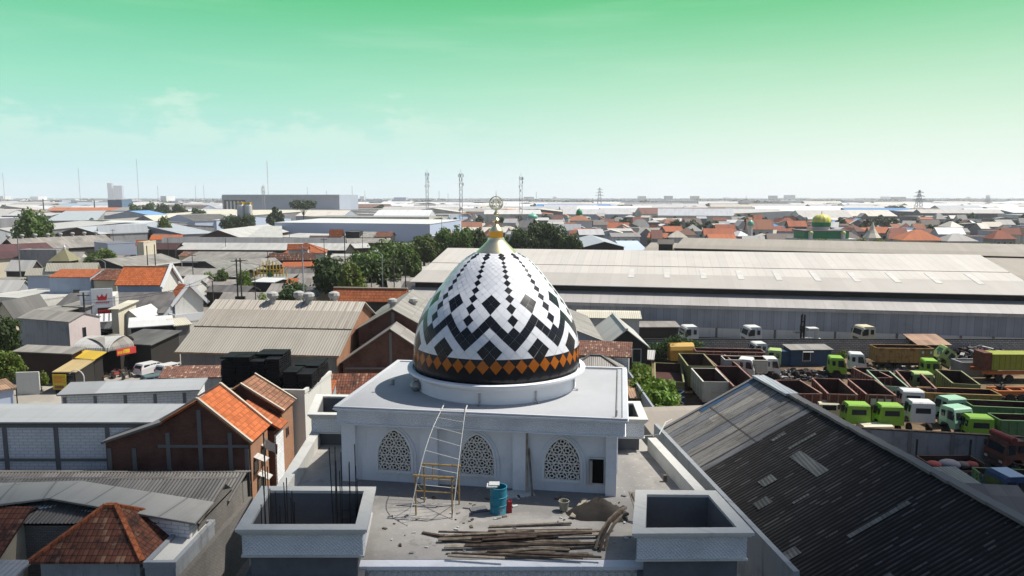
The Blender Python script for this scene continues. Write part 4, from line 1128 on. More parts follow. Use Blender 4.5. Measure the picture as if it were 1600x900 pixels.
def slope_part(name, root, p0, p1, q1, q0, th, mt, corr=0.0):
    """roof slope as a part whose local x runs along the eave p0->p1 and local y up the slope, so its tiles follow it"""
    p0, p1, q0, q1 = map(Vector, (p0, p1, q0, q1)); ex = (p1 - p0).normalized(); nz_ = (p1 - p0).cross(q0 - p0).normalized()
    if nz_.z < 0: nz_ = -nz_
    ey = nz_.cross(ex)
    MT = Matrix((ex, ey, nz_)).transposed().to_4x4(); MT.translation = p0; inv = MT.inverted()
    c = [inv @ v for v in (p0, p1, q1, q0)]
    c2 = [v - Vector((0, 0, th)) for v in c]
    m = MB()
    if corr:
        L = max(v.x for v in c); npx = int(L / corr * 6); rows = 5
        # bilinear grid with a sine profile
        b0 = 0
        for j in range(rows + 1):
            for i in range(npx + 1):
                f, g = i / npx, j / rows
                v = (c[0] * (1 - f) + c[1] * f) * (1 - g) + (c[3] * (1 - f) + c[2] * f) * g
                m.v.append(v + Vector((0, 0, (.05 if corr > .25 else .034) * math.sin(2 * math.pi * v.x / corr))))
        for j in range(rows):
            for i in range(npx):
                a = j * (npx + 1) + i; m.f.append([a, a + 1, a + npx + 2, a + npx + 1]); m.m.append(0)
        ob = m.build(name, mt, root, True, recalc=False)
    else:
        m.add(c + c2, [(0, 1, 2, 3), (7, 6, 5, 4), (0, 4, 5, 1), (1, 5, 6, 2), (2, 6, 7, 3), (3, 7, 4, 0)])
        ob = m.build(name, mt, root)
    ob.matrix_local = MT
    return ob
slope_part('roof', o, (6.3, -.15, 6.42), (6.3, 3.85, 6.42), (2.75, 3.85, 9.42), (2.75, -.15, 9.42), .14, M['new_tile'])
slope_part('roof', o, (.2, 3.85, 7.92), (.2, -.15, 7.92), (2.75, -.15, 9.42), (2.75, 3.85, 9.42), .14, M['new_tile'])
slope_part('roof', o, (-4.0, 3.85, 6.45), (-4.0, -.1, 6.45), (.22, -.1, 7.88), (.22, 3.85, 7.88), .16, M['conc_frame'])
for y in (-.17, 3.87): MB().bar((6.35, y, 6.48), (2.75, y, 9.55), .22, .14).bar((.2, y, 8.02), (2.75, y, 9.55), .22, .14).build('rake_edge', M['ridge_cream'], o)
for y, z in ((.6, 4.9), (2.2, 5.2), (1.2, 3.4)):
    a = MB(); a.slab([(6.11, y, z + .25), (6.9, y, z - .1), (6.9, y + .9, z - .1), (6.11, y + .9, z + .25)], .05); a.build('window_awning', M['pale_grey'], o)
    win_part(o, y + .05, 6.10, z - .95, .75, .8, 'y', 1, 'frame_dark')
# second house behind it
o = thing('brick_house', 'narrow brick house with faded brown tile roof behind the orange roofed brick house', 'house', (-23.6, 54.2, 0))
claim((-23.6, 54.2), 0, 0, 6.6, 0, 4)
MB().yprism([(0, 0), (6.0, 0), (6.0, 6.75), (3.15, 8.8), (0, 6.9)], .15, 2.9).build('wall', M['brick'], o)
MB().box(6.003, 6.1, .16, 2.89, 0, 6.7).build('painted_lit_face', M['brick_lit'], o)  # overlay carrying the lit brick colour on the sunny side
slope_part('roof', o, (6.35, -.1, 6.95), (6.35, 3.0, 6.95), (3.15, 3.0, 9.0), (3.15, -.1, 9.0), .14, M['brown_tile'])
slope_part('roof', o, (-.3, 3.0, 6.95), (-.3, -.1, 6.95), (3.15, -.1, 9.0), (3.15, 3.0, 9.0), .14, M['brown_tile'])
for y in (-.12, 3.02): MB().bar((6.4, y, 6.98), (3.15, y, 9.1), .2, .12).build('rake_edge', M['ridge_cream'], o)
win_part(o, 1.0, 6.1, 4.6, .5, .6, 'y', 1, 'frame_dark')
o = thing('lean_to_house', 'low house with small bright orange tile roof wedged between two brick houses', 'house', (-21.5, 52.45, 0))
MB().box(.0, 4.0, .02, 1.7, 0, 5.9).build('wall', M['brick'], o)
slope_part('roof', o, (4.5, -.05, 6.1), (4.5, 1.8, 6.1), (1.6, 1.8, 7.9), (1.6, -.05, 7.9), .14, M['orange_tile'])
MB().box(4.003, 4.12, .0, 1.7, .0, 5.6).build('block_wall', M['block'], o)
# flat roofed block with black pallets on it
o = bldg('flat_house', 'white walled flat roofed house carrying stacks of black pallets', 'house', (-23.8, 58.0), (-16.6, 57.4), 7.7, 7.7, 'conc_frame', 'pale_wall', 'flat', D=6.5, world=True, wall2='brick_lit')
def pallet_stack(label, x, y, nx, ny, n, z, seed):
    rg = random.Random(seed); m = MB(); w, d, h = 1.15, 1.05, .14
    for k_ in range(n):
        for i in range(nx):
            for j in range(ny):
                if k_ >= n - 2 and rg.random() < .35: continue
                X, Y_ = x + i * (w + .05) + rg.uniform(-.03, .03), y + j * (d + .05) + rg.uniform(-.03, .03); zz_ = z + k_ * (h + .035)
                m.box(X, X + w, Y_, Y_ + d, zz_ + .09, zz_ + h)
                for b_ in (0, .42, .86): m.box(X, X + w, Y_ + d * b_, Y_ + d * b_ + .14, zz_, zz_ + .089)
    o = m.build('pallet_stack', M['black_plastic']); return tag(o, label, 'pallets', 'stacks of black pallets on the flat roof')
pallet_stack('broad tall stack of black plastic pallets on the flat roof', -23.6, 58.4, 4, 3, 15, 7.56, 1)
pallet_stack('lower black pallet stack on the right edge of the flat roof', -18.6, 58.4, 2, 5, 8, 7.56, 2)
# long sheds with metal roofs and block walls
o = bldg('block_shed', 'long shed with blue grey metal roof and white block wall left of brick house', 'shed', (-48.0, 49.7), (-23.4, 49.7), 7.45, 7.75, 'flat_metal', 'block', 'mono', D=3.6, world=True, over=.25)
m = MB()
for i in range(7): m.box(1.5 + i * 3.6, 1.8 + i * 3.6, .19, .248, 0, 7.2)
m.box(.25, 24, .185, .245, 4.55, 4.75); m.box(.25, 24, .18, .244, 7.0, 7.25); m.build('concrete_frame', M['conc_frame'], o)
o = bldg('block_shed', 'second shed with blue grey metal roof standing behind the long white block shed', 'shed', (88, 617), (312, 609), 6.5, 6.9, 'flat_metal', 'block', 'mono', rpy=594, over=.25)
m = MB()
for i in range(6): m.box(.4 + i * 2.4, .65 + i * 2.4, .19, .248, 0, 6.2)
m.build('concrete_frame', M['conc_frame'], o)
bldg('tile_house', 'low house showing a strip of patchy orange tile roof below the beige warehouse', 'house', (246, 591), (352, 589), 4.3, 5.1, 'mixed_tile', 'old_plaster', D=4.4, over=.2)
# corrugated roofs in the lower left
o = thing('corrugated_house', 'low house under a long dark corrugated roof at the foot of the brick gable', 'house', (-42, 44.0, 0))
MB().box(.3, 24.0, .3, 4.0, 0, 4.1).build('wall', M['alley_brick'], o)
slope_part('roof', o, (0, 0, 4.15), (24.4, 0, 4.15), (24.4, 3.0, 4.85), (0, 3.0, 4.85), .06, M['grey_corr'], .22)
slope_part('roof', o, (24.4, 4.3, 4.5), (0, 4.3, 4.5), (0, 3.0, 4.85), (24.4, 3.0, 4.85), .06, M['grey_corr'], .22)
claim((-42, 40), 0, 0, 25, -6, 9)
o = thing('corrugated_house', 'nearer dark corrugated gable roofed house beside the alley', 'house', (-41.0, 39.3, 0))
MB().box(.3, 23.2, .5, 5.6, 0, 4.6).yprism([(.3, 4.6), (.3, 4.5), (23.2, 4.5), (23.2, 4.6)], .5, 5.5).xprism([(.5, 4.6), (5.6, 4.6), (4.2, 5.6)], 23.0, 23.2).build('wall', M['alley_brick'], o)
slope_part('roof', o, (0, 0, 4.85), (23.6, 0, 4.85), (23.6, 4.2, 5.78), (0, 4.2, 5.78), .06, M['grey_corr'], .22)
slope_part('roof', o, (23.6, 6.0, 5.2), (0, 6.0, 5.2), (0, 4.2, 5.78), (23.6, 4.2, 5.78), .06, M['grey_corr'], .22)
o = thing('panel_house', 'low house under a folded roof of pale flat panels streaked with soot', 'house', (0, 0, 0))
MB().prism([(-26.6, 40.9), (-17.9, 38.9), (-17.8, 40.8), (-26.0, 42.5)], 0, 5.1).prism([(-33, 38.9), (-26.6, 40.8), (-26.0, 42.4), (-33, 42.3)], 0, 5.2).build('wall', M['block'], o)
slope_part('roof', o, (-26.7, 40.6, 5.78), (-17.4, 38.45, 5.25), (-17.4, 41.1, 5.35), (-26.1, 42.75, 5.98), .10, M['panel_roof'])
slope_part('roof', o, (-34, 38.7, 5.5), (-26.7, 40.6, 5.78), (-26.1, 42.75, 5.98), (-34, 42.9, 5.7), .10, M['panel_roof'])
o = bldg('hip_house', 'small house with dark mossy hipped tile roof in the lower left corner', 'house', (-25.1, 36.2), (-19.2, 36.2), 4.2, 6.1, 'old_tile', 'old_plaster', 'hip', D=5.3, world=True, ridge='brown_wall')
for c_ in o.children:
    if c_.name.startswith('roof'):
        for g_ in c_.children: g_.data.materials[0] = M['orange_tile']
bldg('annex', 'flat concrete annex beside the mossy hipped tile roof', 'annex', (-19.0, 36.0), (-17.4, 36.0), 4.3, 4.3, 'cream_top', 'old_plaster', 'flat', D=5.0, world=True)
bldg('tile_house', 'house with sooty brown tile gable roof at the far lower left', 'house', (-36.0, 37.5), (-27.4, 37.3), 3.9, 5.5, 'old_tile', 'cream_wall', D=5.6, world=True)
bldg('low_house', 'low pale plaster house between the two tiled roofs in the lower left', 'house', (-29.0, 33.6), (-25.4, 33.6), 3.6, 3.9, 'pale_grey', 'pale_wall', 'mono', D=3.4, world=True)
MB_ = MB().prism([(-17.2, 34.0), (-16.95, 34.0), (-16.95, 46.0), (-17.2, 46.0)], 0, 3.6); tag(MB_.build('alley_wall', M['alley_brick']), 'rough pale wall along the narrow alley left of the terrace', 'wall')
p = Vector((-16.6, 47.6, 0)); o = MB().tube([(0, 0, 0), (0, 0, 7.4)], .05, 6).build('flag_pole', M['pole_dark']); o.location = p; tag(o, 'thin dark pole standing in the alley by the brick house', 'pole')
fl = MB(); n = 6
for i in range(n + 1):
    for j in range(4): fl.v.append(Vector((.25 * i, .12 * math.sin(i * 1.3 + j), -.3 * j - .10 * i)))
for i in range(n):
    for j in range(3): fl.f.append([i * 4 + j, i * 4 + j + 1, (i + 1) * 4 + j + 1, (i + 1) * 4 + j]); fl.m.append(1 if i == n - 1 else 0)
o = fl.build('hanging_cloth', [M['paper'], M['cloth_red']]); o.location = (-17.6, 50.6, 6.0); o.scale = (.6, .6, .8); tag(o, 'white cloth with red edge hung out beside the brick house', 'cloth')

# ------------------------------------------------------------------ centre left: beige warehouse and its neighbours
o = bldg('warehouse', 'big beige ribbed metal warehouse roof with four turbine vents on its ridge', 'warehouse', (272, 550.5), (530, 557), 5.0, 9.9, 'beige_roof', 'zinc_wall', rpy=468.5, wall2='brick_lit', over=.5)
Wd, Dp = o['W'], o['D']
m = MB()
for i in range(19):
    x = 1.0 + i * (Wd - 2) / 18
    m.bar((x, Dp * .5 * .47, 5.0 + 4.9 * .47 + .07), (x, Dp * .5 * .99, 9.9 * .99 + .05 * .99 + .06), .16, .10)
m.build('roof_batten', M['brown_roof'], o)
MB().box(0, Wd, Dp * .5 * .455, Dp * .5 * .47, 5 + 4.9 * .46 + .02, 5 + 4.9 * .46 + .12).build('sheet_lap', M['brown_roof'], o)
for f in (.40, .545, .64, .78): vent(o, Wd * f, Dp * .5 + (0.9 if f in (.545, .78) else -.5), 9.55 if f not in (.545, .78) else 9.5, 1.35, 'pale_scrap')
m = MB(); m.bar((.0, -.02, 5.0), (Wd, -.02, 5.0), .14, .14); m.build('gutter', M['rust_roof'], o)
o = bldg('brick_house', 'brick gabled house with weathered grey roof, the taller of two left of the dome', 'house', (-19.1, 88.0), (-9.9, 88.0), 7.0, 9.6, 'old_grey', 'brick', 'front', D=19, world=True, over=.4)
m = MB(); m.box(.30, .398, 4.4, 4.75, 0, 9.1); m.box(.31, .399, .5, 8.7, 5.0, 5.25); m.build('concrete_frame', M['conc_frame'], o)
for xx in (4, 9): vent(o, xx, 5.2 if xx == 4 else 3.2, 9.1 if xx == 4 else 8.5, 1.1)
o = bldg('brick_house', 'lower brick gabled house in front with patched grey sheet roof, left of the dome', 'house', (-19.9, 82.8), (-8.0, 82.8), 4.0, 8.1, 'old_grey', 'brick', 'front', D=5.0, world=True, over=.4)
m = MB(); m.box(.30, .398, 5.8, 6.1, 0, 7.6); m.box(.31, .399, .5, 11.3, 3.3, 3.5); m.build('concrete_frame', M['conc_frame'], o)
bldg('tile_house', 'house with broad bright orange tile roof between the warehouse and the dome', 'house', (517, 470), (634, 472), 5.5, 7.6, 'orange_tile', 'dark_wall', rpy=450, ridge='ridge_cream')
bldg('tile_house', 'low house with dark patched tile roof directly behind the left corner of the mosque', 'house', (476, 618), (604, 617), 4.0, 5.6, 'old_tile', 'old_plaster', rpy=583)
bldg('tile_house', 'small bright orange tile roof in front of the dark patched tile roof', 'house', (487, 616), (519, 616), 5.3, 6.1, 'orange_tile', 'old_plaster', 'mono', D=2.0, over=.1)
# right of the dome
bldg('grey_house', 'house with weathered grey sheet roof half hidden behind the right of the dome', 'house', (4.6, 88.2), (11.2, 88.2), 5.6, 6.9, 'old_grey', 'old_plaster', 'front', D=19, world=True)
o = bldg('gable_house', 'gabled house with sunlit pale right roof slope and grey left slope, right of the dome', 'house', (11.3, 90.6), (17.4, 90.6), 4.2, 6.6, 'pale_grey', 'dark_wall', 'front', D=13, world=True, ridge='pale_grey')
win_part(o, 1.2, .35, 2.4, 1.0, 1.6, 'y', -1); win_part(o, 3.4, .35, 2.4, 1.6, 1.4, 'y', -1)
bldg('annex', 'pale sheet awning roof below the sunlit gabled house', 'annex', (983, 560), (1022, 562), 2.7, 3.3, 'pale_grey', 'brown_wall', 'mono', D=3.0)
bldg('tile_house', 'house with speckled brown tile roof and white block wall right of the dome', 'house', (868, 553), (987, 558), 4.6, 5.9, 'mixed_tile', 'block', 'mono', rpy=532)
bldg('hip_house', 'low house with grey hipped sheet roof tucked behind the mosque roof', 'house', (884, 580), (978, 582), 3.6, 4.9, 'old_grey', 'old_plaster', 'hip', D=5.4, ridge='grey_corr')
bldg('shed', 'white walled shed with cream flat roof in front of the warehouse facade', 'shed', (899, 496), (1003, 498), 5.3, 5.7, 'cream_roof', 'pale_wall', 'mono', D=5.0)
bldg('shed', 'low dark shed with rusty flat roof left of the parked white cab', 'shed', (997, 511), (1064, 511), 2.6, 2.9, 'old_grey', 'dark_wall', 'mono', D=4)
m = MB(); m.prism([(12.9, 61.5), (13.1, 61.5), (13.0, 79.5), (12.8, 79.5)], 0, 3.9)
tag(m.build('sheet_fence', M['corr_wall']), 'grey corrugated sheet fence between the mosque and the leafy garden', 'fence')
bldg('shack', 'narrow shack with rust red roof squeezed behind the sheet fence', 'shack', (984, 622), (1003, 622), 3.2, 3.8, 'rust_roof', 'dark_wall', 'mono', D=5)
bldg('ribbed_house', 'low house with ribbed pale sheet roof in front of the leafy garden', 'house', (11.0, 54.4), (18.0, 55.2), 4.6, 5.1, 'brown_roof', 'corr_wall', 'mono', D=7.0, world=True, over=.2)

# ------------------------------------------------------------------ dark corrugated roof at the lower right
E0 = G(1035, 681, 5.5); R0 = G(1185, 590, 9.5); dv = Vector((.113, -.9936, 0)).normalized(); nv = Vector((.9936, .113, 0))
wr = (R0 - E0).dot(nv); LEN = 40.0
o = thing('corrugated_warehouse', 'large warehouse with dark streaked corrugated roof at the lower right', 'warehouse', (0, 0, 0))
E0 = R0 - nv * wr; E0.z = 5.5; Rr = R0 + nv * wr; Rr.z = 5.5
claim((E0.x, E0.y), math.atan2(dv.y, dv.x), 0, LEN, 0, 2 * wr)
def along(p, t): return Vector(p) + dv * t
def patchy(name, base, dark, light, amt_dark, amt_light):
    b = NB(name, .8, .25)
    sx = b.m('FLOOR', b.m('DIVIDE', b.x, .9)); sy = b.m('FLOOR', b.m('DIVIDE', b.m('ADD', b.y, b.m('MULTIPLY', b.white(b.xyz(sx, 3.0, 0.0)), 2.0)), 2.1))
    w = b.white(b.xyz(sx, sy, 0.0))
    st = b.noise(b.xyz(b.m('MULTIPLY', b.x, 5.5), b.m('MULTIPLY', b.y, .55), 0.0), 1.0, 6, .75)
    bl = b.noise(scale=.25, detail=7, rough=.7)
    col = b.mix(b.step(w, .2, .9), k(base, .75), k(base, 1.3))
    col = b.mix(b.m('MULTIPLY', b.step(b.m('ADD', b.m('MULTIPLY', st, .6), b.m('MULTIPLY', bl, .4)), .42, .56), amt_dark), col, dark)
    col = b.mix(b.m('MULTIPLY', b.step(b.m('ADD', b.m('MULTIPLY', st, .75), b.m('MULTIPLY', bl, .25)), .60, .68), amt_light), col, light)
    dx = b.m('FLOOR', b.m('DIVIDE', b.x, .27)); dsy = b.m('FLOOR', b.m('DIVIDE', b.m('ADD', b.y, b.m('MULTIPLY', b.white(b.xyz(dx, 9.0, 0.0)), 3.0)), b.m('ADD', .35, b.m('MULTIPLY', b.white(b.xyz(dx, 4.0, 1.0)), .6))))
    dash = b.m('GREATER_THAN', b.m('ADD', b.white(b.xyz(dx, dsy, 2.0)), b.m('MULTIPLY', b.step(bl, .4, .65), .07)), .95)
    col = b.mix(b.m('MULTIPLY', dash, .7), col, light)
    rib_shade = b.step(b.m('SINE', b.m('MULTIPLY', b.x, 2 * math.pi / .27)), -.2, .8)
    col = b.mix(b.m('MULTIPLY', rib_shade, .55), k(dark, 1.0), col)  # rib shading painted in: crests paler, valleys darker
    ln = b.m('LESS_THAN', b.m('FRACT', b.m('DIVIDE', b.y, 2.1)), .03)
    col = b.mix(b.m('MULTIPLY', ln, .6), col, dark)
    return b.color(col).mat
M['sheet_pale'] = patchy('pale_weathered_corrugated_sheet', (.27, .27, .275), (.085, .08, .075), (.40, .38, .34), .5, .5)
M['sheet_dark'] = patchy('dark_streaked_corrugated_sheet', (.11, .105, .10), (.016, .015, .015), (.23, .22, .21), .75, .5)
M['patch'] = m_metalroof('grey_replacement_sheet', (.145, .14, .133), (.04, .037, .034), .85, .19, .4, .4, length=1.1, var=.3)
def strips_pale(name):
    b = NB(name, .75, .3)
    sx = b.m('FLOOR', b.m('DIVIDE', b.x, .95)); w = b.white(b.xyz(sx, b.m('FLOOR', b.m('DIVIDE', b.y, 3.4)), 0.0)); w2 = b.white(b.xyz(sx, 7.0, 0.0))
    st = b.noise(b.xyz(b.m('MULTIPLY', b.x, 3.5), b.m('MULTIPLY', b.y, .4), 0.0), 1.0, 7, .7)
    col = b.mix(w, (.20, .195, .185), (.37, .35, .31)); col = b.mix(b.m('MULTIPLY', b.m('GREATER_THAN', w2, .86), .5), col, (.15, .18, .22))
    col = b.mix(b.m('MULTIPLY', b.step(st, .45, .62), .6), col, (.10, .09, .08))
    lap_valley = b.m('MAXIMUM', b.m('LESS_THAN', b.m('FRACT', b.m('DIVIDE', b.y, 4.1)), .035), b.m('MULTIPLY', b.m('LESS_THAN', b.m('SINE', b.m('MULTIPLY', b.x, 2 * math.pi / .27)), -.55), .35))  # sheet laps, plus darker bands in the rib valleys
    col = b.mix(b.m('MULTIPLY', lap_valley, .75), col, (.04, .038, .036))
    fx = b.m('FRACT', b.m('DIVIDE', b.x, .95)); col = b.mix(b.m('MULTIPLY', b.m('LESS_THAN', fx, .10), .85), col, (.03, .03, .03))
    return b.color(col).mat
M['sheet_strip'] = strips_pale('striped_weathered_sheet')
EP = 8.3
slope_part('roof', o, along(E0, 0), along(E0, EP), along(R0, EP), along(R0, 0), .05, M['sheet_strip'], .27)
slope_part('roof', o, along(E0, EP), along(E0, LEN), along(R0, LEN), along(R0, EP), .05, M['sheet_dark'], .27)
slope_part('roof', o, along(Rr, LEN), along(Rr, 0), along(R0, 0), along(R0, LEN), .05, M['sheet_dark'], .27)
def lift(p, f, t, up=.06):
    q = along(E0, t).lerp(along(R0, t), f); q.z += up; return q
m = MB(); m.add([lift(0, .40, -.05), lift(0, .40, .55), lift(0, 1.0, .55), lift(0, 1.0, -.05)], [(0, 1, 2, 3)]); m.build('edge_flashing', M['blue_paint'], o, recalc=False)
m = MB(); m.bar(lift(0, -.02, -.1, .02), lift(0, 1.02, -.1, .05), .3, .2); m.build('gable_capping', M['conc_frame'], o)
rg = random.Random(8)
for i, (f, t, w, L) in enumerate(((.58, 13.4, .8, 3.0), (.30, 12.9, .8, .9), (.16, 14.6, .8, .9), (.70, 11.0, .22, 1.9), (.55, 20.5, .30, 3.4), (.62, 9.2, .28, 1.0), (.25, 24, .4, 1.6), (.05, 19.5, .7, .8), (.35, 16, .2, 1.0))):
    df = L / 2 / math.hypot(wr, 4)
    vertical = i in (0,)
    if vertical: q = [lift(0, f - .04, t - 1.6), lift(0, f - .04, t + 1.6), lift(0, f + .05, t + 1.6), lift(0, f + .05, t - 1.6)]
    else: q = [lift(0, f - df, t - w / 2), lift(0, f - df, t + w / 2), lift(0, f + df, t + w / 2), lift(0, f + df, t - w / 2)]
    MB().add(q, [(0, 1, 2, 3)]).build('patch_sheet', M['patch'], o, recalc=False)
m = MB(); m.bar(along(R0, -.1) + Vector((0, 0, .1)), along(R0, 5.2) + Vector((0, 0, .1)), .95, .16); m.build('new_ridge_cap', M['blue_grey'], o)
m = MB(); t = 5.2
while t < LEN:
    m.bar(along(R0, t) + Vector((rg.uniform(-.04, .04), 0, .06 + rg.uniform(0, .05))), along(R0, t + 1.22) + Vector((rg.uniform(-.04, .04), 0, .06)), .55, .16); t += 1.2
m.build('ridge_cap', M['conc_frame'], o)
m = MB(); a, b, c = E0 + nv * .5, Rr - nv * .5, R0
e = [a + dv * .3, a + dv * LEN, b + dv * LEN, b + dv * .3]
m.add([(p.x, p.y, 0) for p in e] + [(p.x, p.y, 5.4) for p in e] + [tuple(along(R0, .3) - Vector((0, 0, .2))), tuple(along(R0, LEN) - Vector((0, 0, .2)))],
      [(0, 1, 5, 4), (2, 3, 7, 6), (3, 0, 4, 8, 7), (1, 2, 6, 9, 5)]); m.build('wall', M['old_plaster'], o)
# roofs beyond its ridge
bldg('low_house', 'low house with flat dusty grey roof just behind the ridge of the dark corrugated roof', 'house', (1452, 790), (1580, 786), 4.2, 4.6, 'old_grey', 'old_plaster', 'mono', rpy=728)
bldg('corrugated_shed', 'small shed with dark corrugated roof right of the dusty grey roof', 'shed', (1520, 815), (1640, 822), 4.4, 5.4, 'grey_corr', 'old_plaster', 'mono', rpy=758)

M['skylight'] = m_plain('clouded_skylight_sheet', (.585, .565, .525), .6, .3, 0, .1)
# ------------------------------------------------------------------ warehouse across the back, with lean-to
o = bldg('warehouse', 'very long warehouse with wide pale metal roof running across behind the dome', 'warehouse', (640, 440), (1640, 462), 7.8, 12.2, 'bigware_roof', 'dark_wall', rpy=393, over=.8, wall2='corr_wall')  # front wall coloured near black as the shade under the eave
Wd, Dp = o['W'], o['D']
hD = Dp / 2
for i in range(10):
    x = Wd * (.375 + .061 * i); f0, f1 = .22, .46
    MB().slab([(x, hD * f0, 7.8 + 4.4 * f0 + .05), (x + 1.0, hD * f0, 7.8 + 4.4 * f0 + .05), (x + 1.0, hD * f1, 7.8 + 4.4 * f1 + .05), (x, hD * f1, 7.8 + 4.4 * f1 + .05)], .03).build('skylight', M['skylight'], o)
MB().bar((0, hD * .52, 7.8 + 4.4 * .52 + .03), (Wd, hD * .52, 7.8 + 4.4 * .52 + .03), .18, .06).build('sheet_lap', M['brown_roof'], o)
MB().slab([(0, -3.4, 5.3), (Wd + 4, -3.4, 5.3), (Wd + 4, 1.4, 6.95), (0, 1.4, 6.95)], .10).build('lean_to_roof', M['bigware_low'], o)
MB().box(0, Wd + 4, -3.35, -3.2, 4.75, 5.19).build('fascia', M['pale_grey'], o)
MB().box(.3, Wd + 4, -3.0, -2.8, 1.55, 5.1).build('facade', M['corr_wall'], o)
MB().box(.3, Wd + 4, -3.05, -2.75, 0, 1.549).build('base_wall', M['pale_wall'], o)
for i in range(24): MB().box(3 + i * 4.6, 3.35 + i * 4.6, -3.12, -3.051, 0, 1.6).build('pilaster', M['conc_frame'], o)
claim((o.location.x, o.location.y), o.rotation_euler.z, 0, Wd, -5, 0)
bldg('warehouse', 'brown roofed warehouse stretching behind the long pale warehouse', 'warehouse', (1052, 387.5), (1660, 402.5), 9.0, 10.9, 'brown_roof', 'dark_wall', rpy=377)
bldg('warehouse', 'brown warehouse roof seen past the right end of the long pale warehouse', 'warehouse', (1540, 436), (1700, 440), 6.5, 8.6, 'brown_roof', 'dark_wall', 'mono', rpy=404)
bldg('annex', 'short stepped brown roof at the left end of the brown warehouse', 'annex', (1027, 381), (1053, 381.5), 9.6, 10.9, 'brown_roof', 'dark_wall', 'mono', rpy=374)
bldg('annex', 'low pale brown roof between the blue sheet roof and the brown warehouse', 'annex', (1005, 391), (1050, 392), 6.8, 8.2, 'brown_roof', 'dark_wall', 'mono', rpy=379)
bldg('shed', 'shed with sunlit pale blue sheet roof behind the ridge of the long warehouse', 'shed', (974, 391), (1012, 391), 6.5, 8.4, 'ice_wall', 'dark_wall', 'mono', rpy=376)
bldg('gable_house', 'dark gabled hall with pale blue grey roof behind the ridge of the long warehouse', 'hall', (912, 386), (977, 386), 8.4, 10.0, 'blue_grey', 'dark_wall', 'front', D=40)
# ------------------------------------------------------------------ yard walls
def wall_line(name, label, pA, pB, z, t, mt, pil=None, cap=None):
    A, B = G(*pA, z), G(*pB, z); ang = math.atan2(B.y - A.y, B.x - A.x); L = (B - A).length
    o = thing(name, label, 'wall', (A.x, A.y, 0), ang)
    MB().box(0, L, 0, t, 0, z).build('wall_face', M[mt], o)
    if pil:
        m = MB(); i = 0
        while i * pil < L: m.box(i * pil, i * pil + .3, -.08, -.003, 0, z + .05); i += 1
        ob = m.build('pier_row', M['conc_frame'], o)
    if cap: MB().box(-.05, L + .05, -.06, t + .06, z + .002, z + .12).build('coping', M[cap], o)
    return o
wall_line('yard_wall', 'rough pale block wall along the back of the truck yard', (990, 531), (1650, 531), 2.6, .25, 'rough_brick', None, 'dark_wall')
wall_line('yard_wall', 'stained grey concrete panel wall along the front of the truck yard', (1290, 667), (1660, 688), 2.7, .22, 'conc_wall', 3.4, 'wood_dark')
# ------------------------------------------------------------------ trees and plants
def leaf_cloud(mb, c, r, n, size, rg, sq=(1, 1, 1), shell=.45, mi=0):
    for _ in range(n):
        while True:
            d = Vector((rg.gauss(0, 1), rg.gauss(0, 1), rg.gauss(0, 1)))
            if d.length > .01: break
        d.normalize(); rad = r * (shell + (1 - shell) * rg.random() ** .6)
        p = Vector(c) + Vector((d.x * sq[0], d.y * sq[1], d.z * sq[2])) * rad
        nrm = (d + Vector((rg.uniform(-.8, .8), rg.uniform(-.8, .8), rg.uniform(-.3, 1.0)))).normalized()
        u = nrm.orthogonal().normalized(); a = rg.uniform(0, 6.28)
        u = (Matrix.Rotation(a, 3, nrm) @ u); v = nrm.cross(u); s_ = size * rg.uniform(.6, 1.3)
        mb.add([p - u * s_ - v * s_ * .55, p + u * s_ * .2 - v * s_ * .75, p + u * s_ + v * s_ * .1, p + u * s_ * .1 + v * s_ * .7], [(0, 1, 2, 3)], mi)
TREE_MESH = {}
def tree_proto(key, h, rx, rz, clumps, leaves, size, seed, leaf, trunk=.35, flat=False):
    """trunk + limbs mesh and a crown of leaf clumps, unit built at real size, base at the origin"""
    rg = random.Random(seed); t = MB(); cr = MB(); ch = h - rz
    t.tube([(0, 0, 0), (rg.uniform(-.1, .1), rg.uniform(-.1, .1), ch * .45), (rg.uniform(-.2, .2), 0, ch * .95)], trunk, 8, r1=trunk * .5)
    for i in range(clumps):
        a = rg.uniform(0, 6.28); el = math.asin(rg.uniform(-.75, 1.0)); q = rg.uniform(.35, .8)
        c = Vector((rx * q * math.cos(a) * math.cos(el), rx * q * math.sin(a) * math.cos(el), ch + rz * q * math.sin(el)))
        if flat: c.z = ch + rz * (.25 + .65 * (i % 4) / 4) * (1 - .35 * q) ; 
        rr = rx * rg.uniform(.24, .42)
        leaf_cloud(cr, c, rr, leaves, size, rg, (1, 1, .45 if flat else .8))
        if i < 9: t.tube([(0, 0, ch * .6), (c.x * .4, c.y * .4, ch * .6 + (c.z - ch * .6) * .6), tuple(c)], trunk * .32, 5, r1=trunk * .08)
    TREE_MESH[key] = (t.mesh('trunk', M['bark'], True), cr.mesh('crown', leaf))
tree_proto('round', 9, 4.4, 4.4, 70, 90, .30, 1, M['leaf'])
tree_proto('dense', 8, 4.2, 3.6, 40, 80, .32, 2, M['leaf_dark'])
tree_proto('broad', 8.5, 5.2, 3.0, 40, 80, .33, 3, M['leaf'])
tree_proto('light', 7.5, 3.6, 3.2, 34, 70, .30, 4, M['leaf_light'])
tree_proto('flat', 14, 8.0, 4.6, 34, 60, .55, 5, M['leaf_far'], .4, True)
tree_proto('far', 8, 4.5, 3.6, 26, 34, .65, 6, M['leaf_far'])
tree_proto('far2', 9, 5.0, 4.2, 28, 34, .7, 7, M['leaf_dark'])
tree_proto('bush', 2.4, 1.6, 1.3, 20, 60, .16, 8, M['leaf_light'], .08)
tree_proto('lush', 3.4, 2.0, 1.8, 24, 60, .19, 9, M['leaf_lush'], .10)
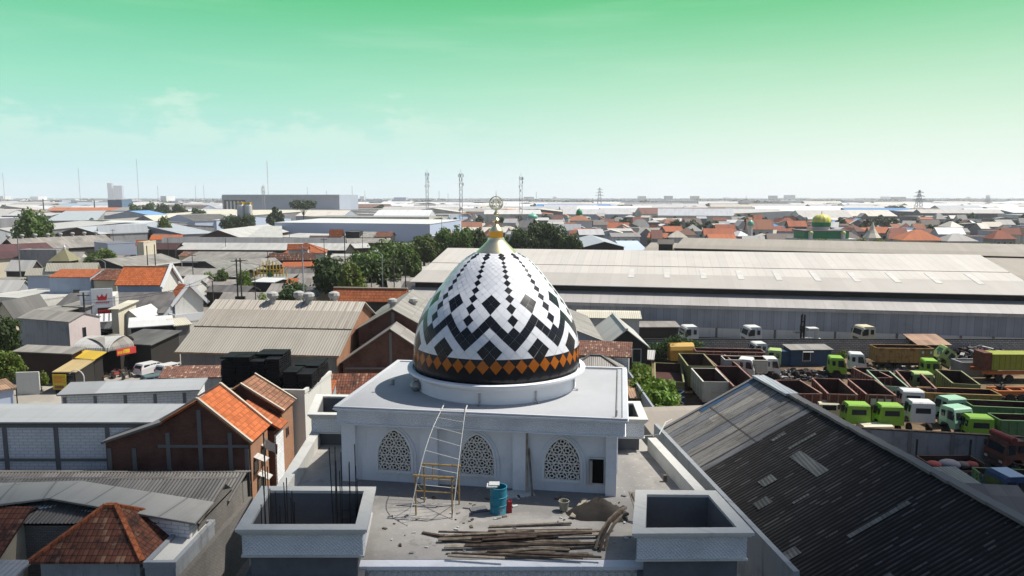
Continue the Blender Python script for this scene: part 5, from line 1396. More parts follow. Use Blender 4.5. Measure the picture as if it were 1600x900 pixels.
def tree(kind, x, y, h, wd, label, name='tree', cat='tree', group=None, rz=None, z=0.0):
    t, c = TREE_MESH[kind]
    o = thing(name, label, cat, (x, y, z), random.uniform(0, 6.28) if rz is None else rz, group)
    zs = max(v.co.z for v in c.vertices); xs = max(abs(v.co.x) for v in c.vertices)
    o.scale = (wd / 2 / xs, wd / 2 / xs, h / zs)
    for n_, me in (('trunk', t), ('crown', c)):
        q = bpy.data.objects.new(n_, me); COL.objects.link(q); q.parent = o
    return o
def tree_px(kind, cx, base, top, wpx, label, Y=None, **kw):
    """a tree whose foot is at pixel (cx, base) on the ground (or at depth Y) and whose crown reaches up to pixel row top"""
    g = G(cx, base) if Y is None else PY(cx, base, Y)
    y = g.y if Y is None else Y
    h = PY(cx, top, y).z; wd = wpx / F * (y * 1.0)
    x = PY(cx, (base + top) / 2, y).x
    return tree(kind, x, y, max(h, 1.5), wd, label, **kw)
tree_px('round', 52, 392, 322, 62, 'big round dark green tree standing among the grey factory roofs at the left', Y=262)
tree_px('dense', 5, 600, 492, 66, 'dark leafy tree rising at the left edge beside the concrete house', Y=93)
tree_px('light', 14, 600, 545, 56, 'yellow green tree at the left edge in front of the dark leafy tree', Y=86)
tree_px('bush', 64, 616, 578, 26, 'dark shrub standing against the white wall by the street', name='shrub', cat='shrub', Y=86)
for i, (cx, top, wpx, Y, kd, lb) in enumerate((
    (512, 396, 74, 150, 'dense', 'dark spreading tree behind the left end of the bright orange tile roof'),
    (545, 404, 58, 146, 'light', 'paler bushy tree right of the dark spreading tree'),
    (572, 386, 72, 165, 'broad', 'tall dark tree left of the street lamp behind the orange roof'),
    (607, 371, 76, 185, 'broad', 'broad tree crown right of the street lamp behind the orange roof'),
    (632, 380, 56, 176, 'round', 'tree crown close to the left end of the long warehouse roof'),
    (598, 402, 66, 165, 'dense', 'low dark tree below the broad crown by the street lamp'),
    (660, 364, 70, 225, 'round', 'tree behind the left ridge end of the long warehouse'),
    (445, 437, 62, 128, 'dense', 'dark round tree behind the ridge of the beige warehouse'),
    (403, 455, 34, 118, 'light', 'low yellow green shrub tree behind the left ridge of the beige warehouse'),
    (312, 423, 26, 170, 'light', 'small light tree in front of the open shed'),
    (336, 418, 28, 168, 'round', 'small feathery tree beside the light one in front of the open shed'),
    (372, 420, 30, 165, 'light', 'thin tree by the twin utility poles'),
    (152, 386, 46, 205, 'light', 'bushy tree below the white flat roof left of the modern grey building'),
    (130, 392, 34, 200, 'round', 'dark bush tree left of the modern grey building'),
    (33, 424, 34, 165, 'light', 'yellow green tree in front of the cream compound wall'),
    (300, 323, 38, 640, 'far2', 'dark rounded tree beside the pale tank far behind the tan roofs'),
    (375, 333, 36, 420, 'dense', 'dark tree left of the pale silos'),
    (350, 334, 34, 425, 'dense', 'dark tree left of another in front of the blue factory'),
    (424, 322, 34, 470, 'far', 'bushy palm like tree right of the silos'),
    (130, 340, 20, 520, 'far', 'small tree among the tan roofs'),
    (246, 336, 26, 360, 'light', 'sparse yellowish tree by the white gabled house'))):
    tree_px(kd, cx, 0, top, wpx, lb, Y=Y)
tree_px('flat', 468, 0, 311, 46, 'tall flat layered tree standing out against the blue factory', Y=560)
for i, (cx, top, wpx) in enumerate(((200, 316, 30), (222, 314, 32), (246, 315, 32), (268, 316, 30))):
    tree_px('far2', cx, 0, top, wpx, 'dark tree in the row of trees beyond the tan factory roofs', Y=680, group='row of trees beyond the tan roofs')
for i, (cx, top, wpx, lb) in enumerate(((692, 352, 44, 'left end tree'), (722, 350, 50, 'second tree'), (748, 354, 40, 'tree just left of the gold finial'), (808, 352, 40, 'tree just right of the gold finial'),
                                    (838, 342, 56, 'tallest darkest tree'), (866, 346, 54, 'tree right of the tallest'), (893, 362, 46, 'right end tree'), (782, 362, 40, 'low tree right behind the gold finial'), (826, 362, 40, 'low front tree below the tallest'))):
    tree_px(('round', 'broad', 'dense', 'dense', 'dense', 'dense', 'dense', 'dense', 'dense')[i], cx, 0, top, wpx, lb + ' in the dark grove behind the long warehouse', Y=(228, 224, 226, 222, 232, 228, 220, 220, 219)[i])
for i, (cx, top, w_, Y) in enumerate(((1030, 366, 30, 330), (1300, 372, 60, 262), (1265, 372, 40, 262), (1380, 372, 46, 258), (1355, 371, 30, 262), (1560, 378, 60, 236), (1600, 379, 50, 232), (1540, 379, 30, 240))):
    tree_px('light', cx, 0, top, w_, 'low yellow green tree showing over the brown warehouse roof', Y=Y, group='low trees behind the brown warehouse')
rg = random.Random(12)
# lush garden
for i, (cx, cy, h, w_) in enumerate(((996, 640, 3.4, 3.2), (1008, 634, 3.8, 3.4), (1022, 640, 3.6, 3.6), (1030, 652, 3.2, 3.4), (1012, 652, 3.4, 3.2), (1000, 616, 3.6, 2.8), (1046, 656, 2.4, 3.2), (1064, 655, 1.8, 2.6), (1036, 636, 3.2, 3.0), (1000, 600, 3.0, 2.6))):
    g = G(cx, cy, 1.0)
    tree('lush', g.x, g.y, h * 1.25, w_ * 1.35, ('lush bright green broad leaved bush beside the grey sheet fence', 'low bright green bush growing at the foot of the garden by the ribbed roof')[i in (6, 7)], 'bush', 'bush', ('lush bushes along the sheet fence', 'low bushes by the ribbed roof')[i in (6, 7)])
# creeper heaped against the back wall
m = MB()
for i in range(60):
    f = i / 59; a = G(1008, 563, 0).lerp(G(1112, 563, 0), f + rg.uniform(-.02, .02)); zz_ = rg.uniform(.3, 3.9) * (1 - .5 * abs(f - .4) * 2)
    leaf_cloud(m, (a.x, a.y + rg.uniform(-1.2, 1.0), zz_), rg.uniform(.6, 1.0), 70, .14, rg, (1.2, .8, .7))
tag(m.build('creeper', M['creeper'], recalc=False), 'dark green creeper heaped over the left end of the yard wall', 'creeper')
for cx, cy, lb in ((1283, 568, 'small leafy tree between the blue cabin and the green cab'), (1315, 565, 'small bush behind the lime cab with the bare chassis')):
    tree_px('light', cx, cy, 541 if cx < 1300 else 546, 20, lb)
for cx, cy, lb in ((1560, 672, 'weed tuft on the front yard wall'), (1595, 642, 'bright weed by the long green dump body'), (1590, 662, 'bright weed at the right edge of the yard')):
    g = G(cx, cy, 1.2); tree('bush', g.x, g.y, 2.2, 2.4, lb, 'weed', 'weed')
# ------------------------------------------------------------------ trucks and dump bodies in the yard
def wheel(parent, x, y, r=.5, w=.28):
    m = MB(); m.lathe([(.56 * r, -w / 2), (r * .93, -w / 2), (r, -w / 2 + .05), (r, w / 2 - .05), (r * .93, w / 2), (.56 * r, w / 2)], 18, (x, y, r), axis='y'); t = m.build('wheel', M['tyre'], parent, 'auto')
    m = MB(); m.lathe([(.0, -w * .3), (.2 * r, -w * .38), (.25 * r, -w * .2), (.55 * r, -w * .25), (.56 * r, w * .25), (.0, w * .25)], 12, (x, y, r), axis='y'); m.build('rim', M['rim'], t, 'auto')
def cab_parts(root, paint, roofp=None, x0=0.0, z0=.55, L=1.95, wd=2.3, h=2.25, interior=False):
    """cab-over truck cab: front at x0+L, open wheel arch, raked windscreen, side glass, rear window"""
    w = wd / 2
    pr = [(0, .35), (.25, .35), (.42, .72), (1.15, .72), (1.35, .30), (L, .22), (L + .03, .95), (L - .05, 1.15), (L - .30, h - .12), (L - .48, h), (.12, h), (0, h - .12)]
    pr = [(x0 + a, z0 + b) for a, b in pr]
    m = MB(); n = len(pr)
    inn = lambda p, s_: (p[0], s_ * (w - (.10 if p[1] > z0 + 1.3 else 0) - (.08 if p[1] > z0 + h - .05 else 0)), p[1])
    A = [inn(p, -1) for p in pr]; B = [inn(p, 1) for p in pr]
    # side faces split in two convex halves
    top = [0, 11, 10, 9, 8, 7]; 
    for s_, P in ((0, A), (1, B)):
        for f in ((0, 1, 2), (0, 2, 11), (2, 3, 7, 8), (2, 8, 9, 10), (2, 10, 11), (3, 4, 7), (4, 5, 6, 7)):
            q = [P[i] for i in f]; m.add(q, [tuple(range(len(q)))])
    for i in range(n):
        j = (i + 1) % n
        if i in (1, 2, 3): continue
        m.add([A[i], A[j], B[j], B[i]], [(0, 1, 2, 3)])
    body = m.build('cab_body', M[paint], root, recalc=True)
    g = .012
    m = MB(); a, b = (x0 + L - .065, z0 + 1.22), (x0 + L - .29, z0 + h - .22)
    m.add([(a[0] + g, -w + .2, a[1]), (a[0] + g, w - .2, a[1]), (b[0] + g, w - .26, b[1]), (b[0] + g, -w + .26, b[1])], [(0, 1, 2, 3)]); m.build('windscreen', M['window'], body, recalc=False)
    for s_ in (-1, 1):
        ya, yb = sorted((s_ * (w - .12), s_ * (w + .004)))
        MB().yprism([(x0 + .95, z0 + 1.18), (x0 + L - .20, z0 + 1.10), (x0 + L - .44, z0 + h - .30), (x0 + .95, z0 + h - .30)], ya, yb).build('side_window', M['window'], body)
        MB().yprism([(x0 + .26, z0 + 1.30), (x0 + .62, z0 + 1.30), (x0 + .62, z0 + h - .38), (x0 + .26, z0 + h - .38)], ya, yb).build('quarter_window', M['window'], body)
        MB().bar((x0 + L - .15, s_ * (w + .16), z0 + 1.75), (x0 + L - .15, s_ * (w + .16), z0 + 1.25), .05, .2).bar((x0 + L - .2, s_ * (w - .1), z0 + 1.72), (x0 + L - .15, s_ * (w + .16), z0 + 1.7), .03).build('mirror', M['frame_dark'], body)
        MB().box(x0 + L + .01, x0 + L + .06, s_ * (w - .3) - .17, s_ * (w - .3) + .17, z0 + .42, z0 + .62).build('headlight', M['lamp'], body)
        MB().box(x0 + 1.0, x0 + 1.16, s_ * (w + .005) - .01, s_ * (w + .005) + .01, z0 + 1.0, z0 + 1.05).build('door_handle', M['frame_dark'], body)
    m = MB(); m.add([(x0 - g, -w + .45, z0 + 1.25), (x0 - g, w - .45, z0 + 1.25), (x0 - g, w - .48, z0 + 1.78), (x0 - g, -w + .48, z0 + 1.78)], [(3, 2, 1, 0)]); m.build('rear_window', M['window'], body, recalc=False)
    MB().box(x0 + L - .08, x0 + L + .12, -w - .01, w + .01, z0 + .02, z0 + .34).build('bumper', M['frame_dark' if paint != 'cab_white' else 'cab_white'], body)
    MB().box(x0 + L + .015, x0 + L + .05, -w + .5, w - .5, z0 + .5, z0 + .85).build('grille', M['frame_dark'], body)
    return body
def dump_parts(root, L, wd, h, z0, outer, inner='body_in', x0=0.0, ribs=7, rake=0.0, parent=None):
    """open steel tipper body: plate walls, top rail, outside ribs, rust inside"""
    t = .07; w = wd / 2; P = parent or root
    m = MB()
    for q, mi in (((x0, x0 + L, -w, -w + t), 0), ((x0, x0 + L, w - t, w), 0), ((x0, x0 + t, -w + t, w - t), 0), ((x0 + L - t, x0 + L, -w + t, w - t), 0)):
        m.box(q[0], q[1], q[2], q[3], z0, z0 + h, 0)
    m.box(x0 + t, x0 + L - t, -w + t, w - t, z0 + .02, z0 + .10, 1)
    # inner skins
    e = .004; a, b, c, d = x0 + t + e, x0 + L - t - e, -w + t + e, w - t - e
    for q in (((a, c), (b, c)), ((b, c), (b, d)), ((b, d), (a, d)), ((a, d), (a, c))):
        m.add([(*q[0], z0 + .1), (*q[1], z0 + .1), (*q[1], z0 + h - .005), (*q[0], z0 + h - .005)], [(0, 1, 2, 3)], 1)
    body = m.build('dump_body', [M[outer], M[inner]], P, recalc=False)
    m = MB()
    for i in range(ribs + 1):
        x = x0 + .04 + (L - .2) * i / ribs
        for s_ in (-1, 1): m.box(x, x + .11, min(s_ * w, s_ * (w + .09)), max(s_ * w, s_ * (w + .09)), z0, z0 + h - .1)
    for s_ in (-1, 1):
        m.box(x0 - .03, x0 + L + .03, min(s_ * (w - t), s_ * (w + .1)), max(s_ * (w - t), s_ * (w + .1)), z0 + h - .099, z0 + h + .02)
        m.box(x0, x0 + L, min(s_ * (w + .001), s_ * (w + .07)), max(s_ * (w + .001), s_ * (w + .07)), z0 + h * .45, z0 + h * .45 + .09)
    for x in (x0 - .07, x0 + L):
        m.box(x, x + .07, -w + .02, w - .02, z0 + h - .1, z0 + h + .02)
        for i in range(4): m.box(x, x + .069, -w + .05 + (wd - .22) * i / 3, -w + .17 + (wd - .22) * i / 3, z0, z0 + h - .101)
        m.box(x, x + .068, -w + .02, w - .02, z0 + h * .5, z0 + h * .5 + .1)
    m.build('rib_frame', M['rail_rust' if outer == 'body_rust' else outer], body)
    return body
def chassis_parts(root, L, x0=0.0, axles=(0.8,), duals=True, wd=2.2):
    m = MB()
    for s_ in (-.42, .42): m.box(x0, x0 + L, s_ - .06, s_ + .06, .62, .86)
    for i in range(5): m.box(x0 + .2 + i * (L - .5) / 4, x0 + .35 + i * (L - .5) / 4, -.36, .36, .66, .82)
    m.box(x0 + L * .35, x0 + L * .35 + .9, .5, .95, .45, .85); m.build('chassis', M['chassis'], root)
    for a in axles:
        for s_ in (-1, 1): wheel(root, a, s_ * (wd / 2 - .2), .5, .34)
def yaw_of(pa, pb, z): 
    A, B = G(*pa, z), G(*pb, z); return A, B, math.atan2(B.y - A.y, B.x - A.x)
def dump_box(label, near, far, ztop, wd, h, outer, name='dump_body', cat='dump body', chassis=True, ribs=7, inner='body_in', group=None):
    """tipper body given by the pixels of its two top end centres"""
    A, B, yw = yaw_of(near, far, ztop); L = min(max((B - A).length, 2.2), 9.5)
    o = thing(name, label, cat, (A.x, A.y, 0), yw, group)
    dump_parts(o, L, wd, h, ztop - h, outer, inner, 0, ribs)
    if chassis and ztop - h > .9:
        chassis_parts(o, L - .2, .1, (L * .22, L * .40) if L > 4.5 else (L * .3,), wd=wd)
    elif ztop - h > .25:
        m = MB()
        for x in (.3, L - .6):
            m.box(x, x + .25, -wd * .45, wd * .45, 0, ztop - h)
        m.build('bearer', M['chassis'], o)
    return o
def cab(label, px, py, yaw, paint, zb=0.0, z0=.55, wheels=True, chassis=0.0, name='truck_cab', s=1.0, h=2.25):
    """a lone cab, or a cab on a bare chassis; (px,py) is the ground point under its middle, yaw the way its front points"""
    g = G(px, py, zb)
    o = thing(name, label, 'truck' if wheels else 'truck cab', (g.x, g.y, zb), R(yaw)); o.scale = (s, s, s)
    cab_parts(o, paint, x0=-.95, z0=z0, h=h)
    if wheels:
        for s_ in (-1, 1): wheel(o, -.16, s_ * .92, .5, .3)
    if chassis:
        chassis_parts(o, chassis, -.9 - chassis + .8, (-chassis * .55 - .6, -chassis * .85 - .6) if chassis > 3 else (-chassis * .6,))
    elif not wheels:
        MB().box(-.8, .7, -.5, .5, max(0, z0 - .35), z0 + .24).box(-.8, .9, -.95, .95, 0, .25).build('bearer', M['chassis'], o)
    return o
# cabs seen over the back wall
cab('white truck cab peeping over the left part of the yard wall', 1075, 545, 184, 'cab_white', zb=0, z0=.75, s=1.2)
cab('white truck cab with grimy roof peeping over the middle of the yard wall', 1173, 545, 184, 'cab_white', zb=0, z0=.7, s=1.2)
cab('cream truck cab peeping over the yard wall right of the forklift', 1348, 545, 184, 'cab_cream', zb=0, z0=.75, s=1.2)
g = G(1254, 545, 0)
fk = thing('forklift', 'forklift with raised black mast and white cabin behind the yard wall', 'forklift', (g.x, g.y, 0), R(182)); fk.scale = (1.1, 1.1, 1.25)
MB().box(-2.4, -.1, -.7, .7, .5, 1.3).build('body', M['cab_white'], fk)
m = MB(); m.box(-1.9, -.5, -.68, .68, 2.45, 2.62)
for x in (-1.9, -.6):
    for y in (-.68, .58): m.box(x, x + .1, y, y + .1, 1.3, 2.45)
m.box(-1.95, -1.905, -.6, .6, 1.3, 2.44); m.build('cabin', M['cab_white'], fk)
m = MB()
for y in (-.5, .4): m.box(0, .12, y, y + .1, .2, 4.3); m.box(.121, .2, y - .1, y, .3, 4.1)
for z in (1.2, 2.4, 3.3, 4.15): m.box(.02, .1, -.4, .4, z, z + .12)
m.build('mast', M['iron'], fk)
m = MB(); m.box(.21, .27, -.6, .6, 2.1, 2.2); m.box(.21, .27, -.6, .6, 2.8, 2.9)
for y in (-.6, -.2, .2, .5): m.box(.21, .27, y, y + .1, 2.201, 2.799)
m.box(.21, 1.3, -.45, -.33, 2.0, 2.06); m.box(.21, 1.3, .33, .45, 2.0, 2.06); m.build('fork_carriage', M['iron'], fk)
for x in (-2.0, -.3):
    for s_ in (-1, 1): wheel(fk, x, s_ * .72, .4, .25)
# back row
dump_box('long rusty brown dump body lying along the back wall, topmost in the yard', (1086, 546), (1192, 548), 2.5, 2.2, 1.3, 'body_rust', ribs=8)
cab('white cab with rusty roof behind the long brown dump body', 1183, 566, 182, 'cab_white', z0=.6, wheels=False)
cab('faded lime cab with rounded roof behind the white trucks', 1208, 578, 160, 'lime_pale', z0=.6)
dump_box('long cream panelled dump body behind the two white cabs', (1130, 559), (1196, 560), 2.9, 2.3, 1.6, 'body_white', ribs=8)
cab('white truck cab facing right at the end of the cream dump body', 1203, 592, -8, 'cab_white', z0=.55)
cab('white truck cab in profile left of its white twin', 1166, 596, -25, 'cab_white', z0=.75)
# bins on the left
g = G(1063, 566, 0); bn = thing('skip_bin', 'yellow skip bin with rounded pale lid in front of the creeper', 'skip bin', (g.x, g.y, 0), R(4))
m = MB(); m.yprism([(-1.6, 0.4), (1.6, .4), (1.75, 1.9), (-1.75, 1.9)], -.9, .9); m.box(-1.8, 1.8, -.98, .98, 1.75, 1.92); 
bd = m.build('body', M['body_yellow'], bn)
m = MB()
for i in range(9): m.box(-1.5 + i * .37, -1.4 + i * .37, -1.0, -.901, .5, 1.74)
m.build('rib_row', M['body_yellow'], bd)
m = MB(); m.xprism([(-.95, 1.93), (.95, 1.93), (.8, 2.4), (.35, 2.75), (-.35, 2.75), (-.8, 2.4)], -1.7, 1.7); m.build('lid', M['body_yellow'], bn)
dump_box('open rust brown dump body with dusty floor, leftmost in the yard', (1046, 596), (1042, 554), 2.0, 3.2, 1.2, 'body_olive', ribs=6)
dump_box('open dump body with olive green left side, second from the left', (1096, 572), (1080, 552.5), 3.0, 3.1, 2.5, 'body_olive')
dump_box('open rust brown dump body, third from the left behind the white one', (1140, 574), (1116, 554), 2.7, 2.6, 1.5, 'body_rust')
dump_box('open dump body with white ribbed outside and rusty inside', (1119, 596.5), (1099, 575.5), 2.9, 2.75, 2.3, 'body_white', ribs=5)
dump_box('open brown dump body with a deep rusty inside right of the white one', (1168, 604), (1135, 572), 2.9, 2.8, 2.2, 'body_rust')
g = G(1054, 636, 0); o = thing('tailgate', 'dark blue tailgate with crossed white bars standing under the dump bodies', 'tailgate', (g.x, g.y, 0), R(2))
MB().box(-1.1, 1.1, 0, .08, .3, 1.9).build('plate', M['blue_dark'], o)
m = MB(); m.bar((-1.0, -.03, .4), (1.0, -.03, 1.8), .12, .04, up=(0, 1, 0)); m.bar((-1.0, -.035, 1.8), (1.0, -.035, .4), .12, .04, up=(0, 1, 0)); m.box(-1.05, 1.05, -.05, -.001, 1.05, 1.15); m.build('white_bar', M['cab_white'], o)
# blue cabin and drums
g = G(1262, 572, 0); o = thing('site_cabin', 'blue sheet cabin with a dark window against the yard wall', 'cabin', (g.x - 2.4, g.y, 0), R(2))
MB().box(0, 5.6, 0, 2.4, 0, 2.3).box(-2.6, -.003, .3, 2.0, 0, 2.0).build('wall', M['blue_paint'], o)
MB().slab([(-.2, -.4, 2.34), (5.8, -.4, 2.34), (5.8, 2.6, 2.55), (-.2, 2.6, 2.55)], .06).build('roof', M['old_grey'], o)
win_part(o, 1.7, 0, .75, 1.0, 1.2, 'x', -1); MB().slab([(1.5, -.55, 2.05), (2.95, -.55, 2.05), (2.95, -.002, 2.25), (1.5, -.002, 2.25)], .04).build('window_awning', M['white_roof'], o)
# green cab on bare chassis and white tractor
cab('lime green cab on a bare black chassis, facing right in the middle of the yard', 1306, 592, -14, 'lime', chassis=5.2, z0=.65)
cab('white tractor cab facing right beside the lime green cab', 1337, 588, -16, 'cab_white', chassis=3.2, z0=.85)
o = dump_box('long ochre rusty dump body on a truck in profile by the back wall', (1365, 541), (1452, 542), 3.1, 2.3, 1.95, 'body_ochre', ribs=9)
m = MB()
for i in range(3):
    for j in range(2): m.box(5.6 + i * 1.05, 6.2 + i * 1.05, -1.262, -1.242, 1.5 + j * .85, 2.0 + j * .85)
m.build('painted_panel', M['body_green'], o.children[0]); 
m = MB()
for i in range(3):
    for j in range(2): m.box(5.75 + i * 1.05, 6.0 + i * 1.05, -1.268, -1.2625, 1.58 + j * .85, 1.9 + j * .85)
m.build('white_patch', M['cab_white'], o.children[0])
# tilted cab
g = G(1463, 578, 0); o = thing('truck_cab', 'lime cab tilted forward on its hinge at the end of the ochre dump truck', 'truck cab', (g.x, g.y, .9), R(-8)); o.rotation_euler = (0, R(38), R(-8))
cab_parts(o, 'lime_pale', x0=-.95, z0=.2)
cab('lime green cab facing right with its rear open, in front of the tilted cab', 1452, 597, -14, 'lime', chassis=2.6, z0=.65)
# scrap heap, rusty roof shed
o = bldg('scrap_shelter', 'open shelter with rusty sheet roof by the back wall', 'shelter', (1434, 539), (1488, 539), 2.4, 3.2, 'rust_roof', 'dark_wall', 'mono', D=4.2)
def scrap_heap(label, cx, cy, rx, ry, h, n, seed, mats=('scrap', 'scrap', 'scrap_pale', 'body_in')):
    rg = random.Random(seed); g = G(cx, cy, 0); m = MB()
    for i in range(n):
        f = rg.random() ** .6; a = rg.uniform(0, 6.28); x, y = rx * f * math.cos(a), ry * f * math.sin(a); z = max(.05, h * (1 - f) * rg.uniform(.4, 1.0))
        d = Vector((rg.gauss(0, 1), rg.gauss(0, 1), rg.gauss(0, .4))).normalized() * rg.uniform(.2, .8)
        if rg.random() < .3: m.tube([Vector((x, y, z)) - d, Vector((x, y, z)) + d], rg.uniform(.04, .2), 6, mi=rg.randrange(4))
        else: m.bar(Vector((x, y, z)) - d, Vector((x, y, z)) + d, rg.uniform(.1, .6), rg.uniform(.03, .3), mi=rg.randrange(4))
    o = m.build('scrap_heap', [M[q] for q in mats]); o.location = (g.x, g.y, 0); return tag(o, label, 'scrap heap', None, 'stuff')
scrap_heap('tangled heap of dark scrap metal in front of the back wall at the right', 1530, 562, 7.5, 2.5, 2.4, 260, 1)
scrap_heap('low spread of truck parts and axles lying in the middle of the yard', 1262, 588, 5.0, 2.6, .9, 160, 2)
scrap_heap('flat litter of boards and parts under the ochre dump truck', 1400, 578, 5.5, 2.2, .35, 150, 3, ('scrap', 'wood', 'scrap_pale', 'body_ochre'))
scrap_heap('pile of pale and blue scrap panels right of the open olive dump body', 1515, 583, 3.0, 1.6, .9, 70, 4, ('scrap_pale', 'scrap_pale', 'blue_paint', 'scrap'))
scrap_heap('black engine and axle parts piled beside the orange chassis', 1562, 622, 2.6, 1.4, 1.5, 120, 5, ('chassis', 'scrap', 'chassis', 'tyre'))
for i, (px_, py_) in enumerate(((1232, 588), (1245, 592), (1253, 589), (1212, 596))):
    g = G(px_, py_, 0); o = thing('loose_wheel', 'dusty truck wheel standing among the axles in the yard', 'wheel', (g.x, g.y, 0), R(70 + 30 * i), 'loose truck wheels'); 
    m = MB(); m.lathe([(.28, -.15), (.48, -.15), (.52, -.1), (.52, .1), (.48, .15), (.28, .15)], 18, (0, 0, .52), axis='y'); m.build('tyre', M['tyre'], o, 'auto'); MB().lathe([(0, -.05), (.28, -.08), (.28, .08), (0, .05)], 12, (0, 0, .52), axis='y').build('rim', M['rim'], o, 'auto')
bldg('scrap_wall', 'small grey block pen standing among the scrap by the back wall', 'pen', (1502, 566), (1560, 566), 1.9, 1.9, 'dark_wall', 'conc_wall', 'flat', D=2.2)
# middle row, open bodies facing the camera
dump_box('deep rust brown dump body with plain back panel, left in the middle row', (1263, 615), (1230, 594), 2.8, 2.75, 2.3, 'body_rust')
dump_box('rust brown dump body with faded white stencil on its back panel', (1317, 616), (1290, 591.5), 2.9, 2.8, 2.4, 'body_rust')
o = dump_box('rust brown dump body with three pale squares on its back panel', (1377, 617), (1346, 593), 2.9, 2.75, 2.4, 'body_rust')
m = MB()
for i in range(3): m.box(-.085, -.071, -.95 + i * .72, -.43 + i * .72, 1.85, 2.5)
m.build('pale_square', M['body_white'], o.children[0])
dump_box('brown dump body with pale green ribbed side, behind the one with three squares', (1400, 604), (1372, 579), 2.7, 2.4, 2.1, 'body_mint')
dump_box('brown dump body with deep plain sides left of the faded lime roof', (1443, 606), (1418, 580), 2.8, 2.4, 2.2, 'body_rust')
dump_box('dark red dump body side behind the pale green ribbed one', (1378, 590), (1346, 574), 2.6, 2.2, 1.9, 'body_rust')
cab('faded lime cab roof showing between two brown dump bodies', 1436, 618, 80, 'lime_pale', z0=.6)
dump_box('open dump body with olive sides and rusty inside, right of the yard track', (1510, 600), (1482, 578.5), 2.8, 2.6, 2.2, 'body_olive')
# right: tank container and orange chassis
g = G(1548, 598, 0); o = thing('container_truck', 'yellow green ribbed container body on an orange trailer frame at the right edge', 'trailer', (g.x, g.y, 0), R(-1))
MB().box(0, 10, 0, 2.4, 1.6, 3.6).build('container', M['body_lime'], o); m = MB()
for i in range(15): m.box(.2 + i * .68, .35 + i * .68, -.06, -.003, 1.65, 3.5)
m.box(0, 10, -.08, -.003, 3.501, 3.62); m.build('rib_row', M['body_lime'], o)
MB().box(-1.0, -.01, .1, 2.3, 1.6, 3.75).build('front_plate', M['body_rust'], o); MB().box(-1.2, 11, -.2, .1, 1.1, 1.5).box(-1.2, 11, 2.2, 2.5, 1.1, 1.5).build('frame', M['body_orange'], o)
for x in (1.0, 2.3, 8): 
    for y in (.1, 2.2): wheel(o, x, y, .5, .3)
g = G(1556, 628, 0); o = thing('trailer_frame', 'bare orange trailer frame in front of the yellow green container', 'trailer frame', (g.x, g.y, 0), R(-1))
MB().box(0, 9, -.15, .15, .8, 1.3).box(0, 9, 1.6, 1.9, .8, 1.3).build('beam', M['body_orange'], o)
m = MB()
for i in range(6): m.box(.4 + i * 1.6, .7 + i * 1.6, .16, 1.59, .9, 1.15)
m.build('crossmember', M['body_orange'], o)
for x in (1.5, 2.8): wheel(o, x, -.1, .5, .3); wheel(o, x, 1.8, .5, .3)
# long bodies lower right, seen side on
dump_box('long ochre rusted dump body lying across the right of the yard', (1440, 609), (1556, 613), 2.6, 2.4, 1.7, 'body_ochre', ribs=9)
dump_box('long dark green dump body lying across the lower right of the yard', (1512, 629), (1630, 634), 2.6, 2.4, 1.7, 'body_green', ribs=9)
dump_box('bright green dump body at the lower right edge of the yard', (1554, 651), (1660, 654), 2.6, 2.2, 1.4, 'body_green', ribs=8)
# near row of cabs seen from behind
cab('lime green truck cab seen from behind, left of its twin by the front wall', 1335, 675, 84, 'lime', z0=.75)
cab('lime green truck cab seen from behind, right of its twin by the front wall', 1386, 677, 84, 'lime', z0=.75)
cab('white cab with ribbed dirty roof seen from behind beside the lime cabs', 1434, 676, 82, 'cab_white', z0=.95, h=2.35)
cab('long white cab roof behind the white cab with ribbed roof', 1420, 652, 80, 'cab_white', z0=.8)
cab('mint green cab behind its mint green twin near the front wall', 1482, 664, 100, 'mint', z0=.75)
cab('mint green cab facing the front wall, seen from the front left', 1492, 682, -75, 'mint', z0=.75)
cab('lime cab sunk low behind the front yard wall', 1524, 692, 80, 'lime', z0=.45, wheels=False)
cab('cream cab roof just showing behind the ridge of the dark corrugated roof', 1290, 656, 84, 'cab_cream', z0=.05, wheels=False, h=1.95)
g = G(1366, 682, 0); o = thing('van_roof', 'cream van with ribbed roof sunk low behind the front yard wall', 'van', (g.x, g.y, 0), R(2)); o.scale = (.75, 1, .62)
MB().xprism([(-.85, .35), (.85, .35), (.88, 1.2), (.72, 1.95), (.55, 2.08), (-.55, 2.08), (-.72, 1.95), (-.88, 1.2)], -1.9, 1.9).build('body', M['cab_cream'], o, 'auto')
m = MB()
for i in range(9): m.box(-1.6 + i * .4, -1.52 + i * .4, -.5, .5, 2.081, 2.11)
m.build('roof_rib', M['cab_white'], o)
for x in (-1.2, 1.2):
    for s_ in (-1, 1): wheel(o, x, s_ * .75, .32, .2)
# things outside the front wall
g = G(1415, 716, 0)
o = MB().lathe([(.12, 0), (.12, 1.5), (.25, 1.55), (.25, 2.2), (.1, 2.3), (0, 2.3)], 12).build('water_filter', M['teal'], None, 'auto'); o.location = (g.x, g.y, 0); tag(o, 'teal green water filter standing against the front yard wall', 'filter')
g = G(1482, 745, 0)
o = thing('cart', 'dark flat cart heaped with red and grey cloth bundles outside the yard wall', 'cart', (g.x, g.y, 0), R(0))
m = MB(); m.box(-2.3, 2.3, -1.0, 1.0, .7, .85); m.box(-2.3, -2.2, -1.0, 1.0, .85, 1.5); m.box(2.2, 2.3, -1.0, 1.0, .85, 1.5); m.box(-2.2, 2.2, .9, 1.0, .85, 1.5); m.build('bed', M['brown_wall'], o)
for x in (-2.25, 2.25): MB().box(x - .06, x + .06, .92, 1.04, 1.5, 2.9).build('post', M['iron'], o)
